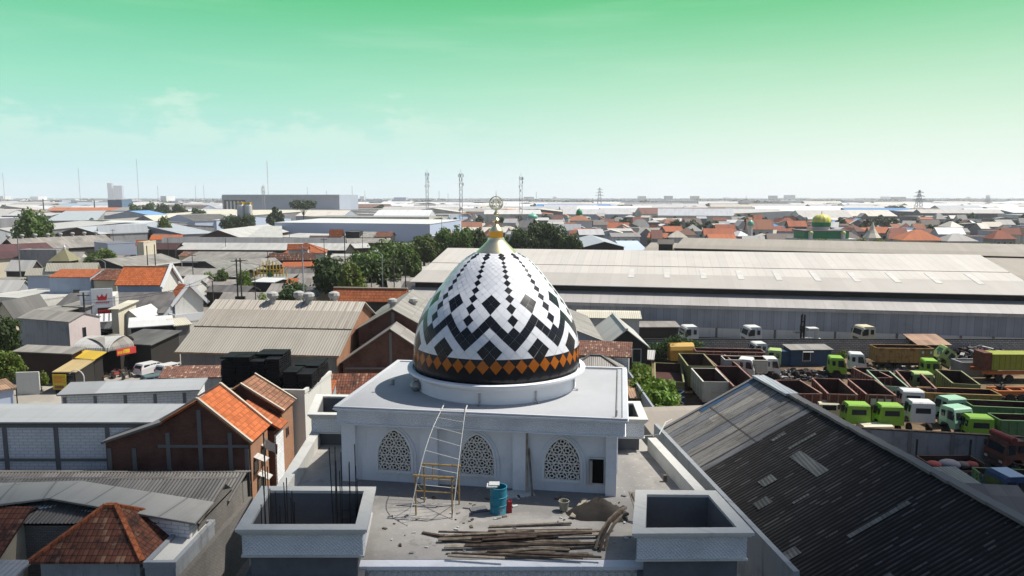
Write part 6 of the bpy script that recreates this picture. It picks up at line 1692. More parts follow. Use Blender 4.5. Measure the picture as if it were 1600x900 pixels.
for i, (x, r, mt) in enumerate(((-1.5, .55, 'cloth_red'), (-.2, .7, 'cloth_grey'), (.9, .5, 'scrap'), (1.6, .5, 'cloth_red'))): MB().ball((x, -.3, 1.0 + r * .25), r, 12, 0, (1.3, 1, .6)).build('bundle', M[mt], o, True)
for x in (-1.3, 1.3):
    for s_ in (-1, 1): wheel(o, x, s_ * .9, .38, .2)
g = G(1568, 738, 0)
o = thing('truck', 'old dark red truck with a rolled cloth over its cab outside the yard wall', 'truck', (g.x, g.y, 0), R(184)); cab_parts(o, 'body_rust', x0=-.95, z0=.75)
m = MB(); m.tube([(.3, -1.3, 3.15), (.3, 1.3, 3.15)], .28, 10); m.build('rolled_cloth', M['cloth_red'], o); chassis_parts(o, 3.0, -3.0, (-1.8,))
for s_ in (-1, 1): wheel(o, -.1, s_ * .92, .5, .3)
o = cab('blue truck cab with pale roof panel below the old dark red truck', 1565, 800, 184, 'blue_dark', z0=.75)
MB().slab([(-.9, -.95, 3.06), (.4, -.95, 3.06), (.4, .95, 3.06), (-.9, .95, 3.06)], .04).build('roof_panel', M['ice_wall'], o)
dump_box('dark green open truck bed between the cloth cart and the blue cab', (1530, 738), (1620, 742), 2.2, 2.0, .9, 'body_green')
# ------------------------------------------------------------------ street at the left
o = bldg('plaster_house', 'tall house with mouldy grey plaster front and pale pink gable end', 'house', (26, 497), (107, 503), 6.1, 7.0, 'old_grey', 'old_plaster', D=5.2, wall2='pink_wall', over=.12)
Wd, Dp = o['W'], o['D']
win_part(o, 2.2, Wd - .12, 3.0, .45, 1.9, 'y', 1, 'frame_dark'); win_part(o, .8, Wd - .12, 1.2, .5, 1.4, 'y', 1, 'frame_dark')
bldg('shed_row', 'low dark brick shed with grey strip roof in front of the mouldy plaster house', 'shed', (18, 549), (112, 553), 3.9, 4.3, 'old_grey', 'brown_wall', 'mono', D=2.4)
bldg('roof_shelter', 'small shelter with maroon sheet roof beside the pale blue awning', 'shelter', (95, 551), (122, 552), 3.6, 3.9, 'maroon_roof', 'dark_wall', 'mono', D=2.2)
bldg('awning', 'small pale blue sheet awning under the mouldy plaster house', 'awning', (78, 551), (106, 556), 3.5, 3.75, 'ice_wall', 'dark_wall', 'mono', D=1.7, claim_it=False)
bldg('awning_shop', 'street stall under a bright yellow sloping sheet roof', 'stall', (112, 559), (146, 562), 3.2, 3.8, 'yellow_sheet', 'dark_wall', 'mono', D=2.0)
o = bldg('kiosk', 'street kiosk with tan curved canopy and yellow sign board', 'kiosk', (81, 581), (118, 581), 2.6, 3.15, 'tan_sheet', 'dark_wall', 'mono', D=4.2, over=.15)
win_part(o, .8, .15, 1.3, 1.6, .8, 'x', -1, 'frame_dark')
m = MB(); m.tube([(2.9 + .9 * math.sin(t), -.1, 1.9 + .95 * math.cos(t)) for t in [R(-60 + 15 * i) for i in range(11)]] + [(3.75, -.1, .0)], .06, 6); m.build('arch_frame', M['frame_white'], o)
s_ = MB().box(.1, 1.7, -.16, -.08, .5, 2.3).build('sign_board', M['sign_yellow'], o)
m = MB()
for i in range(6): m.box(.25, .25 + (1.3 if i % 2 else .95), -.172, -.163, 2.1 - i * .16, 2.16 - i * .16)
m.build('sign_lettering', M['banner_red'], s_)
m = MB(); m.box(.3, 1.4, -.172, -.163, .62, 1.0); m.build('sign_picture', M['brown_tile'], s_)
bldg('arched_shop', 'shop with pale grey arched sheet roof left of the red banner', 'shop', (112, 549), (170, 549), 3.6, 4.9, 'pale_grey', 'dark_wall', 'arch', D=6.5)
o = bldg('arched_shop', 'shop with darker grey arched roof carrying a red banner', 'shop', (165, 549), (210, 541), 3.6, 4.9, 'old_grey', 'dark_wall', 'arch', D=6.5)
Wd = o['W']
bn = MB().box(Wd * .35, Wd + .1, -.16, -.10, 2.75, 3.62).build('banner', M['banner_red'], o)
m = MB(); m.box(Wd * .58, Wd * .8, -.175, -.163, 2.95, 3.45)
for i in range(5): m.box(Wd * .38 + i * .22, Wd * .38 + i * .22 + .14, -.175, -.163, 2.95, 3.3)
m.build('banner_print', M['banner_yellow'], bn)
# white sign building
A = G(147, 520, 2.0); ang = R(24)
o = thing('sign_building', 'tall narrow white shop front with red emblem and red lettered awning', 'shop', (A.x, A.y, 0), ang); claim((A.x, A.y), ang, -1, 4, 0, 8)
MB().box(0, 3.2, 0, 6.5, 0, 7.6).build('wall', M['pale_wall'], o); fc = MB().box(-.02, 2.9, -.28, -.003, 2.6, 8.9).build('facade', M['sign_white'], o)
MB().box(-1.6, -.024, -.1, .12, 2.2, 8.6).build('side_panel', M['sign_white'], o)
m = MB(); m.poly([(.85, -.295, 7.1), (2.05, -.295, 7.1), (2.2, -.295, 8.2), (1.8, -.295, 7.6), (1.6, -.295, 7.75), (1.45, -.295, 8.15), (1.3, -.295, 7.75), (1.05, -.295, 7.6), (.75, -.295, 8.0)])
m.build('emblem', M['sign_red'], fc, recalc=False); m = MB()
for i in range(7): m.box(.6 + i * .27, .6 + i * .27 + .19, -.298, -.283, 6.65, 6.88)
m.build('sign_lettering', M['sign_red'], fc)
MB().box(.75, 2.6, -.35, -.283, 4.6, 5.9).build('recess_panel', M['dark_wall'], fc); m = MB()
for i in range(6): m.box(.85 + i * .27, .85 + i * .27 + .2, -.375, -.352, 5.2, 5.6)
m.box(.85, 2.4, -.375, -.352, 4.95, 5.06); m.build('awning_lettering', M['sign_red'], fc)
m = MB(); m.slab([(.5, -1.5, 3.9), (2.8, -1.5, 3.9), (2.8, -.36, 5.0), (.5, -.36, 5.0)], .05); aw = m.build('awning', M['sign_white'], o); m = MB()
for i in range(3): m.slab([(.8 + i * .7, -1.45, 4.0), (1.0 + i * .7, -1.45, 4.0), (1.0 + i * .7, -.42, 4.99), (.8 + i * .7, -.42, 4.99)], .02)
m.build('awning_stripe', M['cloth_grey'], aw)
MB().box(.3, 2.8, -.02, .02, .1, 2.4).build('shop_opening', M['dark'], o); MB().box(2.0, 2.7, -.75, -.29, 1.2, 1.75).build('air_conditioner', M['frame_white'], o)
win_part(o, .9, -.003, 2.5 - .3, .5, .9, 'x', -1)
bldg('cream_house', 'cream plaster house with curved parapet right of the white sign building', 'house', (168, 483), (186, 483), 6.4, 6.9, 'cream_roof', 'cream_wall', 'mono', D=6)
bldg('tin_shops', 'low shops with dark rusty sheet roofs between the arched roof and the white flat roof', 'shop', (172, 536), (236, 539), 3.6, 4.4, 'grey_corr', 'dark_wall', 'mono', D=6.5)
bldg('flat_shop', 'open shop with sunlit white flat roof and dark interior', 'shop', (200, 512), (272, 507), 4.6, 5.0, 'white_roof', 'dark_wall', 'mono', D=7)
bldg('tarp_store', 'store hung with a grey tarpaulin between the white flat roof and the beige warehouse', 'store', (271, 509), (301, 506), 4.4, 4.9, 'cream_roof', 'conc_frame', 'mono', D=4)
bldg('white_gable', 'small white gabled house behind the white flat roofed shop', 'house', (184, 500), (220, 500), 4.4, 5.9, 'white_roof', 'pale_wall', 'front', D=7)
# market tarp and goods
m = MB(); g = G(240, 556, 0); n = 6
for i in range(n + 1):
    for j in range(5): m.v.append(Vector((i * .55, j * .7, 2.6 + .18 * math.sin(i * 1.7 + j) - .07 * (i - 3) ** 2 * .5)))
for i in range(n):
    for j in range(4): m.f.append([i * 5 + j, (i + 1) * 5 + j, (i + 1) * 5 + j + 1, i * 5 + j + 1]); m.m.append(0)
o = thing('tarp_stall', 'market stall under a sagging cream tarpaulin at the street corner', 'stall', (g.x - 2.0, g.y, 0), .1)
m.build('tarpaulin', M['cream_roof'], o, recalc=False)
for x in (.1, 3.2):
    for y in (.1, 2.7): MB().tube([(x, y, 0), (x, y, 2.5)], .05, 5).build('pole', M['wood_dark'], o)
MB().box(.2, 3.1, .3, 1.2, 0, .9).build('counter', M['wood_dark'], o)
g = G(217, 560, 0); o = thing('sign_post', 'narrow upright shop sign with white panels beside the tarpaulin stall', 'sign', (g.x, g.y, 0), .1)
MB().box(-.5, .5, -.08, .08, 0, 3.2).build('board', M['brown_wall'], o); m = MB()
for z, h_ in ((2.3, .7), (1.55, .6), (1.05, .35)): m.box(-.4, .4, -.1, -.083, z, z + h_)
m.build('panel', M['sign_white'], o); m = MB()
for z in (1.7, 1.9): m.box(-.3, .3, -.115, -.103, z, z + .08)
m.box(-.12, .15, -.115, -.103, 2.45, 2.85); m.build('sign_lettering', M['frame_dark'], o)
# canopy at the left edge
o = bldg('street_canopy', 'rusty tan canopy roof on posts at the left edge of the street', 'canopy', (-40, 616), (27, 605), 3.0, 3.3, 'rust_roof', 'ice_wall', 'mono', D=4.0, over=.3)
MB().tube([(o['W'] - .1, .05, 0), (o['W'] - .1, .05, 2.9)], .06, 6).build('post', M['iron'], o)
wall_line('street_wall', 'peeling white wall by the street behind the dark shrub', (24, 582), (60, 581), 2.7, .2, 'pale_wall')
# cars
def car(label, px, py, yaw, paint):
    g = G(px, py, 0); o = thing('parked_car', label, 'car', (g.x, g.y, 0), R(yaw))
    pr = [(-2.1, .35), (2.1, .35), (2.12, .75), (1.95, .98), (1.15, 1.1), (.45, 1.62), (-1.75, 1.66), (-2.1, 1.05)]
    m = MB(); w = .85
    for a, b in zip(pr, pr[1:] + pr[:1]):
        ia = .13 if a[1] > 1.3 else 0; ib = .13 if b[1] > 1.3 else 0
        m.add([(a[0], -w + ia, a[1]), (b[0], -w + ib, b[1]), (b[0], w - ib, b[1]), (a[0], w - ia, a[1])], [(0, 1, 2, 3)])
    for s_ in (-1, 1):
        P = [(a[0], s_ * (w - (.13 if a[1] > 1.3 else 0)), a[1]) for a in pr]
        m.add(P, [(0, 1, 2, 3), (0, 3, 4, 7), (4, 5, 6, 7)])
    b = m.build('body', M[paint], o)
    for s_ in (-1, 1):
        y0, y1 = s_ * (w - .02), s_ * (w - .105)
        for x0, x1, t0, t1 in ((-.75, .15, -.72, .12), (.25, .98, .22, .52), (-1.75, -.85, -1.62, -.82)):
            MB().add([(x0, y0 + .012 * s_, 1.08), (x1, y0 + .012 * s_, 1.08), (t1, y1 + .012 * s_, 1.52), (t0, y1 + .012 * s_, 1.52)], [(0, 1, 2, 3)]).build('side_window', M['window'], b, recalc=False)
        MB().box(2.09, 2.14, s_ * .62 - .16, s_ * .62 + .16, .7, .88).build('headlight', M['lamp'], b); MB().box(-2.12, -2.06, s_ * .7 - .1, s_ * .7 + .1, .85, 1.15).build('tail_light', M['red_plastic'], b)
        for x in (-1.35, 1.35): wheel(o, x, s_ * .74, .32, .2)
    MB().add([(-2.09, -.66, 1.12), (-2.09, .66, 1.12), (-1.80, .6, 1.56), (-1.80, -.6, 1.56)], [(3, 2, 1, 0)]).build('rear_window', M['window'], b, recalc=False)
    MB().add([(1.14, -.7, 1.12), (1.14, .7, 1.12), (.5, .62, 1.58), (.5, -.62, 1.58)], [(0, 1, 2, 3)]).build('windscreen', M['window'], b, recalc=False)
    MB().box(-2.16, -2.06, -.8, .8, .36, .6).build('bumper', M[paint], b)
    return o
car('white people carrier parked on the street, seen from behind', 238, 584, 62, 'car_white')
car('white car half hidden by the corner of the beige warehouse', 270, 586, 64, 'car_white')
car('grey blue car parked in front of the white people carrier', 250, 605, 40, 'car_grey')
g = G(70, 662, 0); o = thing('pickup', 'dull red and white vehicle half hidden behind the metal shed roof', 'car', (g.x, g.y, 0), R(8)); MB().box(-1.9, 1.9, -.75, .75, .35, 1.3).box(-1.0, .9, -.7, .7, 1.301, 1.75).build('body', M['car_red'], o)
for x in (-1.2, 1.2):
    for s_ in (-1, 1): wheel(o, x, s_ * .7, .3, .18)
def motorbike(label, px, py, yaw, paint):
    g = G(px, py, 0); o = thing('motorbike', label, 'motorbike', (g.x, g.y, 0), R(yaw))
    for x in (-.62, .62): wheel(o, x, 0, .3, .1)
    m = MB(); m.tube([(-.6, 0, .45), (-.2, 0, .55), (.25, 0, .5), (.45, 0, .95)], .09, 6); m.xprism([(-.12, .5), (.12, .5), (.1, .8), (-.1, .8)], -.7, .1); m.xprism([(-.2, .35), (.2, .35), (.14, .95), (-.14, .95)], .3, .42); m.build('fairing', M[paint], o)
    MB().xprism([(-.13, .78), (.13, .78), (.11, .88), (-.11, .88)], -.72, .1).build('seat', M['frame_dark'], o)
    MB().tube([(.4, -.33, 1.05), (.47, 0, 1.0), (.4, .33, 1.05)], .03, 5).build('handlebar', M['iron'], o); MB().tube([(.62, 0, .3), (.45, 0, 1.0)], .04, 5).build('fork', M['steel'], o)
motorbike('red motorbike parked in front of the dark shops, left of another red one', 178, 589, 100, 'car_red')
motorbike('second red motorbike parked in front of the dark shops', 184, 590, 80, 'car_red')
motorbike('black motorbike parked nearest the white people carrier', 199, 592, 75, 'frame_dark')
motorbike('dark motorbike standing close beside the black one', 194, 587, 85, 'frame_dark')
# handcart and seated person
g = G(146, 596, 0); o = thing('handcart', 'low wooden handcart standing in the street behind the metal shed roof', 'cart', (g.x, g.y, 0), R(5)); MB().box(-1.6, 1.6, -.5, .5, .55, .68).build('bed', M['wood_dark'], o); MB().box(-1.5, 1.5, .4, .48, .681, .95).build('side_rail', M['wood_dark'], o)
for s_ in (-1, 1): wheel(o, .2, s_ * .6, .34, .1)
def person(label, x, y, z, yaw, seated=True):
    o = thing('person', label, 'person', (x, y, z), R(yaw))
    me = bpy.data.meshes.new('body'); V = [(0, 0, .0), (0, 0, .28), (0, 0, .52), (0, 0, .62), (0, .03, .75)]; E = [(0, 1), (1, 2), (2, 3), (3, 4)]; rad = [.15, .15, .14, .06, .10]
    for s_ in (-1, 1):
        b = len(V); V += [(s_ * .1, .05, -.02), (s_ * .12, .45, .02), (s_ * .12, .5, -.42)]; E += [(0, b), (b, b + 1), (b + 1, b + 2)]; rad += [.1, .075, .05]
        b = len(V); V += [(s_ * .19, 0, .5), (s_ * .24, .1, .24), (s_ * .16, .32, .14)]; E += [(2, b), (b, b + 1), (b + 1, b + 2)]; rad += [.06, .045, .04]
    me.from_pydata(V, E, []); ob = bpy.data.objects.new('body', me); COL.objects.link(ob); ob.parent = o
    sk = ob.modifiers.new('skin', 'SKIN'); 
    for i, r in enumerate(rad): me.skin_vertices[0].data[i].radius = (r, r)
    me.skin_vertices[0].data[0].use_root = True
    ob.modifiers.new('sub', 'SUBSURF').levels = 1; me.materials.append(M['shirt'])
    MB().ball((0, .0, .80), .115, 10, 0, (1, 1, 1)).build('hair', M['frame_dark'], o, True)
    return o
person('person in a pale shirt sitting on the wooden handcart in the street', g.x - .4, g.y, .72, 170)
# utility poles
def pole(label, px, base_py, top_py, Y=None, mt='pole', arms=0, r=.13, lamp=False, group=None):
    g = G(px, base_py, 0) if Y is None else PY(px, 0, Y); top = PY(px, top_py, g.y).z; x = PY(px, top_py, g.y).x
    o = thing('utility_pole' if not lamp else 'street_lamp', label, 'pole' if not lamp else 'street lamp', (x, g.y, 0), 0, group)
    MB().tube([(0, 0, 0), (0, 0, top)], r, 7, r1=r * .7).build('pole_shaft', M[mt], o)
    for i in range(arms):
        MB().box(-.9, .9, -.06, .06, top - .5 - .7 * i, top - .38 - .7 * i).build('cross_arm', M[mt], o)
    if lamp:
        MB().tube([(0, 0, top), (-.6, -.2, top + .5), (-1.6, -.5, top + .7)], .05, 5).box(-2.1, -1.5, -.65, -.4, top + .62, top + .74).build('lamp_arm', M['mast'], o)
    return o
pole('dark wooden utility pole in front of the white sign building', 130, 552, 457, None, 'pole_dark', 1, .17)
pole('grey utility pole by the cream compound wall at the left', 27, 0, 370, 190, 'pole', 0, .18)
pole('thin utility pole left of its twin in front of the modern grey building', 229, 0, 384, 150, 'pole_dark', 0, .13)
pole('thin utility pole right of its twin in front of the modern grey building', 241, 0, 382, 152, 'pole_dark', 0, .13)
pole('left of the twin dark poles with a transformer behind the beige warehouse', 369, 0, 404, 120, 'pole_dark', 1, .15)
o = pole('right of the twin dark poles with a transformer behind the beige warehouse', 375, 0, 403, 120, 'pole_dark', 1, .15)
MB().box(-1.0, .5, -.3, .3, 5.6, 6.8).build('transformer', M['iron'], o)
pole('tall pale pole with wires rising behind the ridge of the beige warehouse', 472, 0, 383, 118, 'mast', 2, .13)
pole('dark utility pole at the right end of the long pale roofs', 538, 0, 365, 190, 'pole_dark', 0, .15)
pole('dark pole standing right of the street lamp among the trees', 615, 0, 398, 135, 'pole_dark', 0, .13)
pole('dark pole at the left end of the long warehouse roof', 633, 0, 396, 137, 'pole_dark', 0, .13)
pole('grey street lamp among the trees left of the long warehouse', 597, 0, 398, 140, 'mast', 0, .09, True)
pole('curved street lamp behind the orange roofed house', 164, 0, 410, 148, 'mast', 0, .08, True)
for i, (a, b) in enumerate((((472, 392, 118), (130, 470, 104)), ((130, 474, 104), (369, 412, 120)), ((375, 410, 120), (633, 402, 137)), ((472, 388, 118), (615, 402, 135)))):
    A = PY(*a); B = PY(*b); pts = [A.lerp(B, t / 10) - Vector((0, 0, 1.6 * math.sin(math.pi * t / 10))) for t in range(11)]
    o = MB().tube(pts, .025, 4).build('power_line', M['iron']); tag(o, ('sagging cable from the tall pale pole to the pole by the sign building', 'sagging cable from the sign building pole to the twin dark poles', 'sagging cable from the twin dark poles to the long warehouse', 'sagging cable from the tall pale pole to the pole among the trees')[i], 'power line')
g = G(488, 462, 4.5); o = MB().box(-1.6, 1.6, 0, .15, 3.0, 6.2).box(-1.5, -1.35, .16, .3, 0, 6).box(1.35, 1.5, .16, .3, 0, 6).build('billboard', M['sign_white']); o.location = (PY(489, 455, 112).x, 112, 0); tag(o, 'white billboard panel behind the ridge of the beige warehouse', 'billboard')

for i, (px_, tp, Y) in enumerate(((300, 396, 175), (418, 392, 170), (352, 372, 250), (506, 372, 205), (262, 372, 235), (60, 372, 250), (452, 362, 300), (566, 366, 260), (690, 338, 300), (176, 358, 280), (332, 440, 125), (398, 430, 140), (545, 425, 128), (580, 430, 130))):
    pole('slim utility pole standing between the sheds in the left middle distance', px_, 0, tp, Y, 'pole_dark', 1 if i % 3 == 0 else 0, .11, group='slim utility poles between the left sheds')
# ------------------------------------------------------------------ middle distance at the left
bldg('tile_house', 'house with vivid orange tile roof and white gable ends facing the street', 'house', (178, 445.5), (254, 445.5), 7.85, 10.8, 'new_tile', 'blue_wall', D=7.2, wall2='pale_wall', ridge='ridge_cream')
o = thing('white_gable', 'white framed gable closing the vivid orange roof on the right', 'gable', (0, 0, 0)); bpy.data.objects.remove(o)
A = G(254, 445.5, 7.85)
for (dx, dy, w, ze, zp, D, lb) in ((-.3, -.3, 7.8, 7.7, 11.2, .35, None),):
    root = [q for q in COL.objects if q.name.startswith('tile_house') and q.get('label', '').startswith('house with vivid')][0]
    Wd, Dp = root['W'], root['D']
    m = MB()
    for a, b in (((Wd + .05, -.5, 7.45), (Wd + .05, Dp / 2, 11.1)), ((Wd + .05, Dp + .5, 7.45), (Wd + .05, Dp / 2, 11.1))): m.bar(a, b, .35, .55)
    m.build('gable_frame', M['sign_white'], root)
o = bldg('gable_house', 'small projecting gable with vivid orange tiles and white frame above a balcony', 'house', (256, 471), (271, 475), 5.4, 8.3, 'new_tile', 'blue_wall', D=5.4, wall2='pale_wall')
Wd, Dp = o['W'], o['D']
MB().bar((Wd + .05, -.4, 5.1), (Wd + .05, Dp / 2, 8.6), .3, .5).bar((Wd + .05, Dp + .4, 5.1), (Wd + .05, Dp / 2, 8.6), .3, .5).build('gable_frame', M['sign_white'], o)
m = MB(); m.box(-1.5, Wd + 3.6, -1.2, -1.05, 2.8, 4.1); m.box(Wd + 3.45, Wd + 3.6, -1.049, 3.5, 2.8, 4.1); m.box(-1.5, Wd + 3.4, -1.049, 3.4, 2.6, 2.79); m.build('balcony', M['sign_white'], o)
o = bldg('blue_house', 'pale blue plaster house with one dark window and orange tile roof edge', 'house', (75, 433), (141, 433), 8.5, 9.6, 'orange_tile', 'blue_wall', 'mono', D=4.0, over=.1)
win_part(o, o['W'] * .58, .1, 4.6, 1.0, 1.5, 'x', -1, 'frame_dark')
bldg('tile_house', 'sooty tile roofed bay between the pale blue house and the vivid orange roof', 'house', (141, 437), (182, 438), 8.0, 9.6, 'old_tile', 'cream_wall', 'mono', D=4.0)
bldg('cream_house', 'house with pale cream sheet roof, the front one of two behind the pale blue house', 'house', (38, 430.5), (92, 430), 7.2, 8.6, 'cream_roof', 'ice_wall', rpy=419)
bldg('cream_house', 'house with pale cream sheet roof, the rear one of two behind the pale blue house', 'house', (70, 424), (152, 423), 8.0, 9.6, 'cream_roof', 'cream_wall', rpy=413.5)
bldg('corrugated_hall', 'long dark corrugated roof below the pale blue house and the vivid orange roof', 'hall', (70, 492), (256, 489), 4.6, 7.0, 'grey_corr', 'old_plaster', 'mono', rpy=457)
bldg('flat_house', 'pale concrete house with stepped flat roofs at the left edge', 'house', (-30, 462), (62, 467), 5.6, 5.6, 'pale_grey', 'pale_wall', 'flat', D=11)
bldg('grey_shed', 'grey block shed with flat roof behind the mouldy plaster house', 'shed', (47, 485), (100, 487), 6.0, 6.2, 'old_grey', 'brown_wall', 'mono', D=4)
bldg('grey_house', 'dark grey house with lean-to roof between the block shed and the sign building', 'house', (96, 478), (133, 480), 6.3, 6.9, 'old_grey', 'conc_wall', 'mono', D=5)
bldg('green_gable', 'small grey roofed house with pale green gable edge at the left edge', 'house', (-14, 500), (22, 500), 4.8, 7.6, 'grey_corr', 'cream_wall', 'front', D=9)
o = thing('tiered_pavilion', 'pavilion with olive green two tiered hipped roof and small white finial', 'pavilion', (0, 0, 0)); A = G(80, 413, 6.0); o.location = (A.x, A.y + 6, -1.5); o.scale = (.72, .72, .9)
claim((A.x, A.y + 6), 0, -6, 6, -5, 5)
MB().box(-5.6, 5.6, -5.0, 5.0, 0, 6.2).build('wall', M['pale_wall'], o)
m = MB(); m.lathe([(9.2, 6.0), (4.6, 8.3)], 4); r1 = m.build('roof', M['green_roof'], o); r1.rotation_euler = (0, 0, R(45))
MB().box(-3, 3, -3, 3, 8.0, 9.0).build('clerestory', M['dark_wall'], o)
r2 = MB().lathe([(5.6, 8.9), (.1, 12.4)], 4).build('roof', M['green_roof'], o); r2.rotation_euler = (0, 0, R(45)); MB().lathe([(.4, 12.2), (.5, 12.8), (.15, 13.4), (0, 14)], 8).build('finial', M['sign_white'], o)
bldg('maroon_hall', 'large hall with maroon metal roof at the left edge', 'hall', (-60, 408), (98, 399), 5.0, 8.6, 'maroon_roof', 'cream_wall', rpy=381)
wall_line('compound_wall', 'stained cream compound wall below the maroon roof', (-40, 414), (62, 407), 4.2, .4, 'cream_wall')
o = bldg('factory_shed', 'grey factory roof with a row of white turbine vents on its ridge', 'factory', (30, 392), (184, 383), 6.0, 9.6, 'old_grey', 'dark_wall', rpy=369)
for i in range(8): vent(o, o['W'] * (.02 + .125 * i), o['D'] / 2, 9.5, 1.25, 'pale_scrap')
bldg('block_house', 'grey box building with a bright white end wall in front of the vented roof', 'house', (28, 390), (88, 390), 7.5, 7.5, 'old_grey', 'conc_wall', 'flat', D=6, wall2='sign_white')
bldg('factory_shed', 'factory with smooth blue grey roof and dark gable right of the round tree', 'factory', (154, 366), (232, 363), 7.0, 10.8, 'blue_grey', 'conc_wall', rpy=352.5, wall2='brown_wall')
bldg('factory_shed', 'factory roof whose dark gable shows above the row of turbine vents', 'factory', (84, 366), (157, 366), 7.2, 10.2, 'blue_grey', 'brown_wall', 'front', D=70, claim_it=False)
bldg('factory_shed', 'narrow white sheet roof behind the smooth blue grey roof', 'factory', (121, 351), (197, 352), 7.0, 8.8, 'white_roof', 'conc_wall', rpy=344)
bldg('factory_shed', 'wide pale grey factory roof directly right of the round tree top', 'factory', (70, 345), (152, 344), 7.0, 11, 'blue_grey', 'conc_wall', rpy=329.5)
bldg('factory_shed', 'tan factory roof with small dark gablets, upper left', 'factory', (146, 344), (230, 344.5), 7.0, 10.5, 'brown_roof', 'conc_wall', rpy=327)
bldg('factory_shed', 'long beige factory roof stretching behind the white gabled house', 'factory', (222, 336), (372, 338), 8.0, 11, 'cream_roof', 'conc_wall', rpy=327)
bldg('factory_shed', 'grey factory roof at the left edge beside the round tree', 'factory', (-40, 360), (26, 364), 6.5, 10, 'pale_grey', 'conc_wall', rpy=340)
bldg('factory_shed', 'dark gabled factory at the left edge below the round tree', 'factory', (-30, 372), (24, 364), 6.5, 9.5, 'blue_grey', 'old_plaster', 'front', D=50)
o = bldg('white_gable', 'white gabled house with small dark window right of the tan roofs', 'house', (254, 344), (304, 346), 7.5, 11.5, 'grey_corr', 'ice_wall', 'front', D=30)
bldg('gable_house', 'pale gabled house with dark verandah left of the white gabled house', 'house', (207, 345), (243, 346), 6.5, 10.5, 'cream_roof', 'conc_wall', 'front', D=30)
bldg('white_gable', 'shed with white sheet roof right of the white gabled house', 'shed', (284, 343), (338, 344), 8.0, 10, 'white_roof', 'ice_wall', rpy=336)
bldg('dark_gable', 'wide factory with dark brown gable and grey roof left of the long white building', 'factory', (302, 373), (380, 373), 6.2, 9.8, 'pale_grey', 'brown_wall', 'front', D=62)
bldg('factory_shed', 'grey factory roof behind the wide dark gable', 'factory', (286, 366), (340, 364), 6.2, 10, 'blue_grey', 'conc_wall', rpy=346)
bldg('factory_shed', 'grey sheet roof right of the wide dark gable', 'factory', (380, 374), (442, 373), 6.0, 9.4, 'pale_grey', 'conc_wall', rpy=353)
bldg('low_wall_house', 'dark flat roofed block in front of the white gabled house', 'house', (238, 367), (294, 366), 6.0, 6.0, 'grey_corr', 'conc_frame', 'flat', D=14)
bldg('long_shed', 'long pale shed roof, the rear of two with a dark gap below', 'shed', (252, 379.5), (540, 381), 6.0, 8.2, 'pale_grey', 'dark_wall', rpy=371)
bldg('long_shed', 'long pale shed roof, the front of two with a dark gap below', 'shed', (274, 390), (540, 391), 5.4, 7.4, 'pale_grey', 'dark_wall', rpy=379.5)
bldg('long_shed', 'short maroon end of the long front shed roof', 'shed', (236, 389.5), (274, 390), 5.5, 7.5, 'maroon_roof', 'dark_wall', rpy=379.5)
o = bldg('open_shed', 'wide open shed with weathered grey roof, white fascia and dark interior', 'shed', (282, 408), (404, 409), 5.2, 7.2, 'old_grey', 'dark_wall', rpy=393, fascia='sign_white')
MB().box(o['W'] * .22, o['W'] * .5, .25, .34, .2, 3.8).build('door', M['dark_green'], o)
bldg('open_shed', 'weathered grey lean-to roof with pale edge left of the open shed', 'shed', (196, 418), (286, 408), 5.0, 7.0, 'old_grey', 'dark_wall', rpy=397, fascia='pale_wall')
bldg('old_shed', 'long mottled grey sheet roof in front of the open shed', 'shed', (268, 431), (372, 433), 4.2, 5.6, 'old_grey', 'dark_wall', rpy=419)
bldg('old_shed', 'mottled grey sheet roof left of the twin dark poles', 'shed', (348, 425), (420, 421), 4.6, 6.0, 'old_grey', 'dark_wall', rpy=405)
bldg('grey_house', 'modern flat roofed grey and white house with tall dark openings', 'house', (168, 380), (215, 378), 8.4, 8.4, 'conc_frame', 'fact_wall', 'flat', D=12)
bldg('cream_tower', 'cream stair tower beside the modern grey house', 'tower', (214, 378), (224, 378), 9.2, 9.2, 'conc_frame', 'cream_wall', 'flat', D=8)
bldg('tile_house', 'small bright orange roof just right of the cream stair tower', 'house', (211, 383), (239, 383), 7.6, 9.2, 'new_tile', 'conc_wall', rpy=375)
bldg('tile_house', 'long low bright orange roof behind the cream stair tower', 'house', (233, 374.5), (283, 374), 7.0, 8.6, 'new_tile', 'pale_wall', rpy=367)
bldg('white_shed', 'low white sheet roof in front of the vented factory roof', 'shed', (96, 394), (176, 390), 4.4, 5.4, 'white_roof', 'fact_wall', rpy=387)
# orange roofs left of the trees
bldg('tile_house', 'house with wide orange hipped roof behind the brown tile roof', 'house', (442, 396), (510, 395), 6.0, 8.6, 'orange_tile', 'pale_wall', 'hip', D=12, ridge='orange_tile')
bldg('tile_house', 'house with steep small orange roof peeping above the wide orange one', 'house', (448, 390), (482, 390), 7.5, 9.2, 'orange_tile', 'pale_wall', rpy=382)
bldg('tile_house', 'house with dark brown tile roof in front of the orange hipped roof', 'house', (420, 407), (492, 406), 5.2, 7.2, 'mixed_tile', 'dark_wall', rpy=397)
bldg('tile_house', 'low house with narrow orange tile strip below the brown tile roof', 'house', (440, 417), (492, 416), 3.8, 4.8, 'orange_tile', 'dark_wall', rpy=409)
bldg('old_shed', 'grey shed roof sloping below the brown tile roof', 'shed', (396, 416), (442, 413), 4.6, 6.2, 'old_grey', 'dark_wall', 'mono', rpy=403)
o = bldg('market_arch', 'low building crowned by a bright yellow ornamental lattice arch', 'market', (388, 437), (452, 437), 3.4, 4.0, 'old_grey', 'dark_wall', 'mono', D=8)
m = MB(); n = 11; Wd = o['W']
for i in range(n):
    x = Wd * (.1 + .8 * i / (n - 1)); h_ = 1.2 + 2.6 * math.sin(math.pi * i / (n - 1)); m.box(x - .1, x + .1, 1.0, 1.2, 4.0, 4.2 + h_)
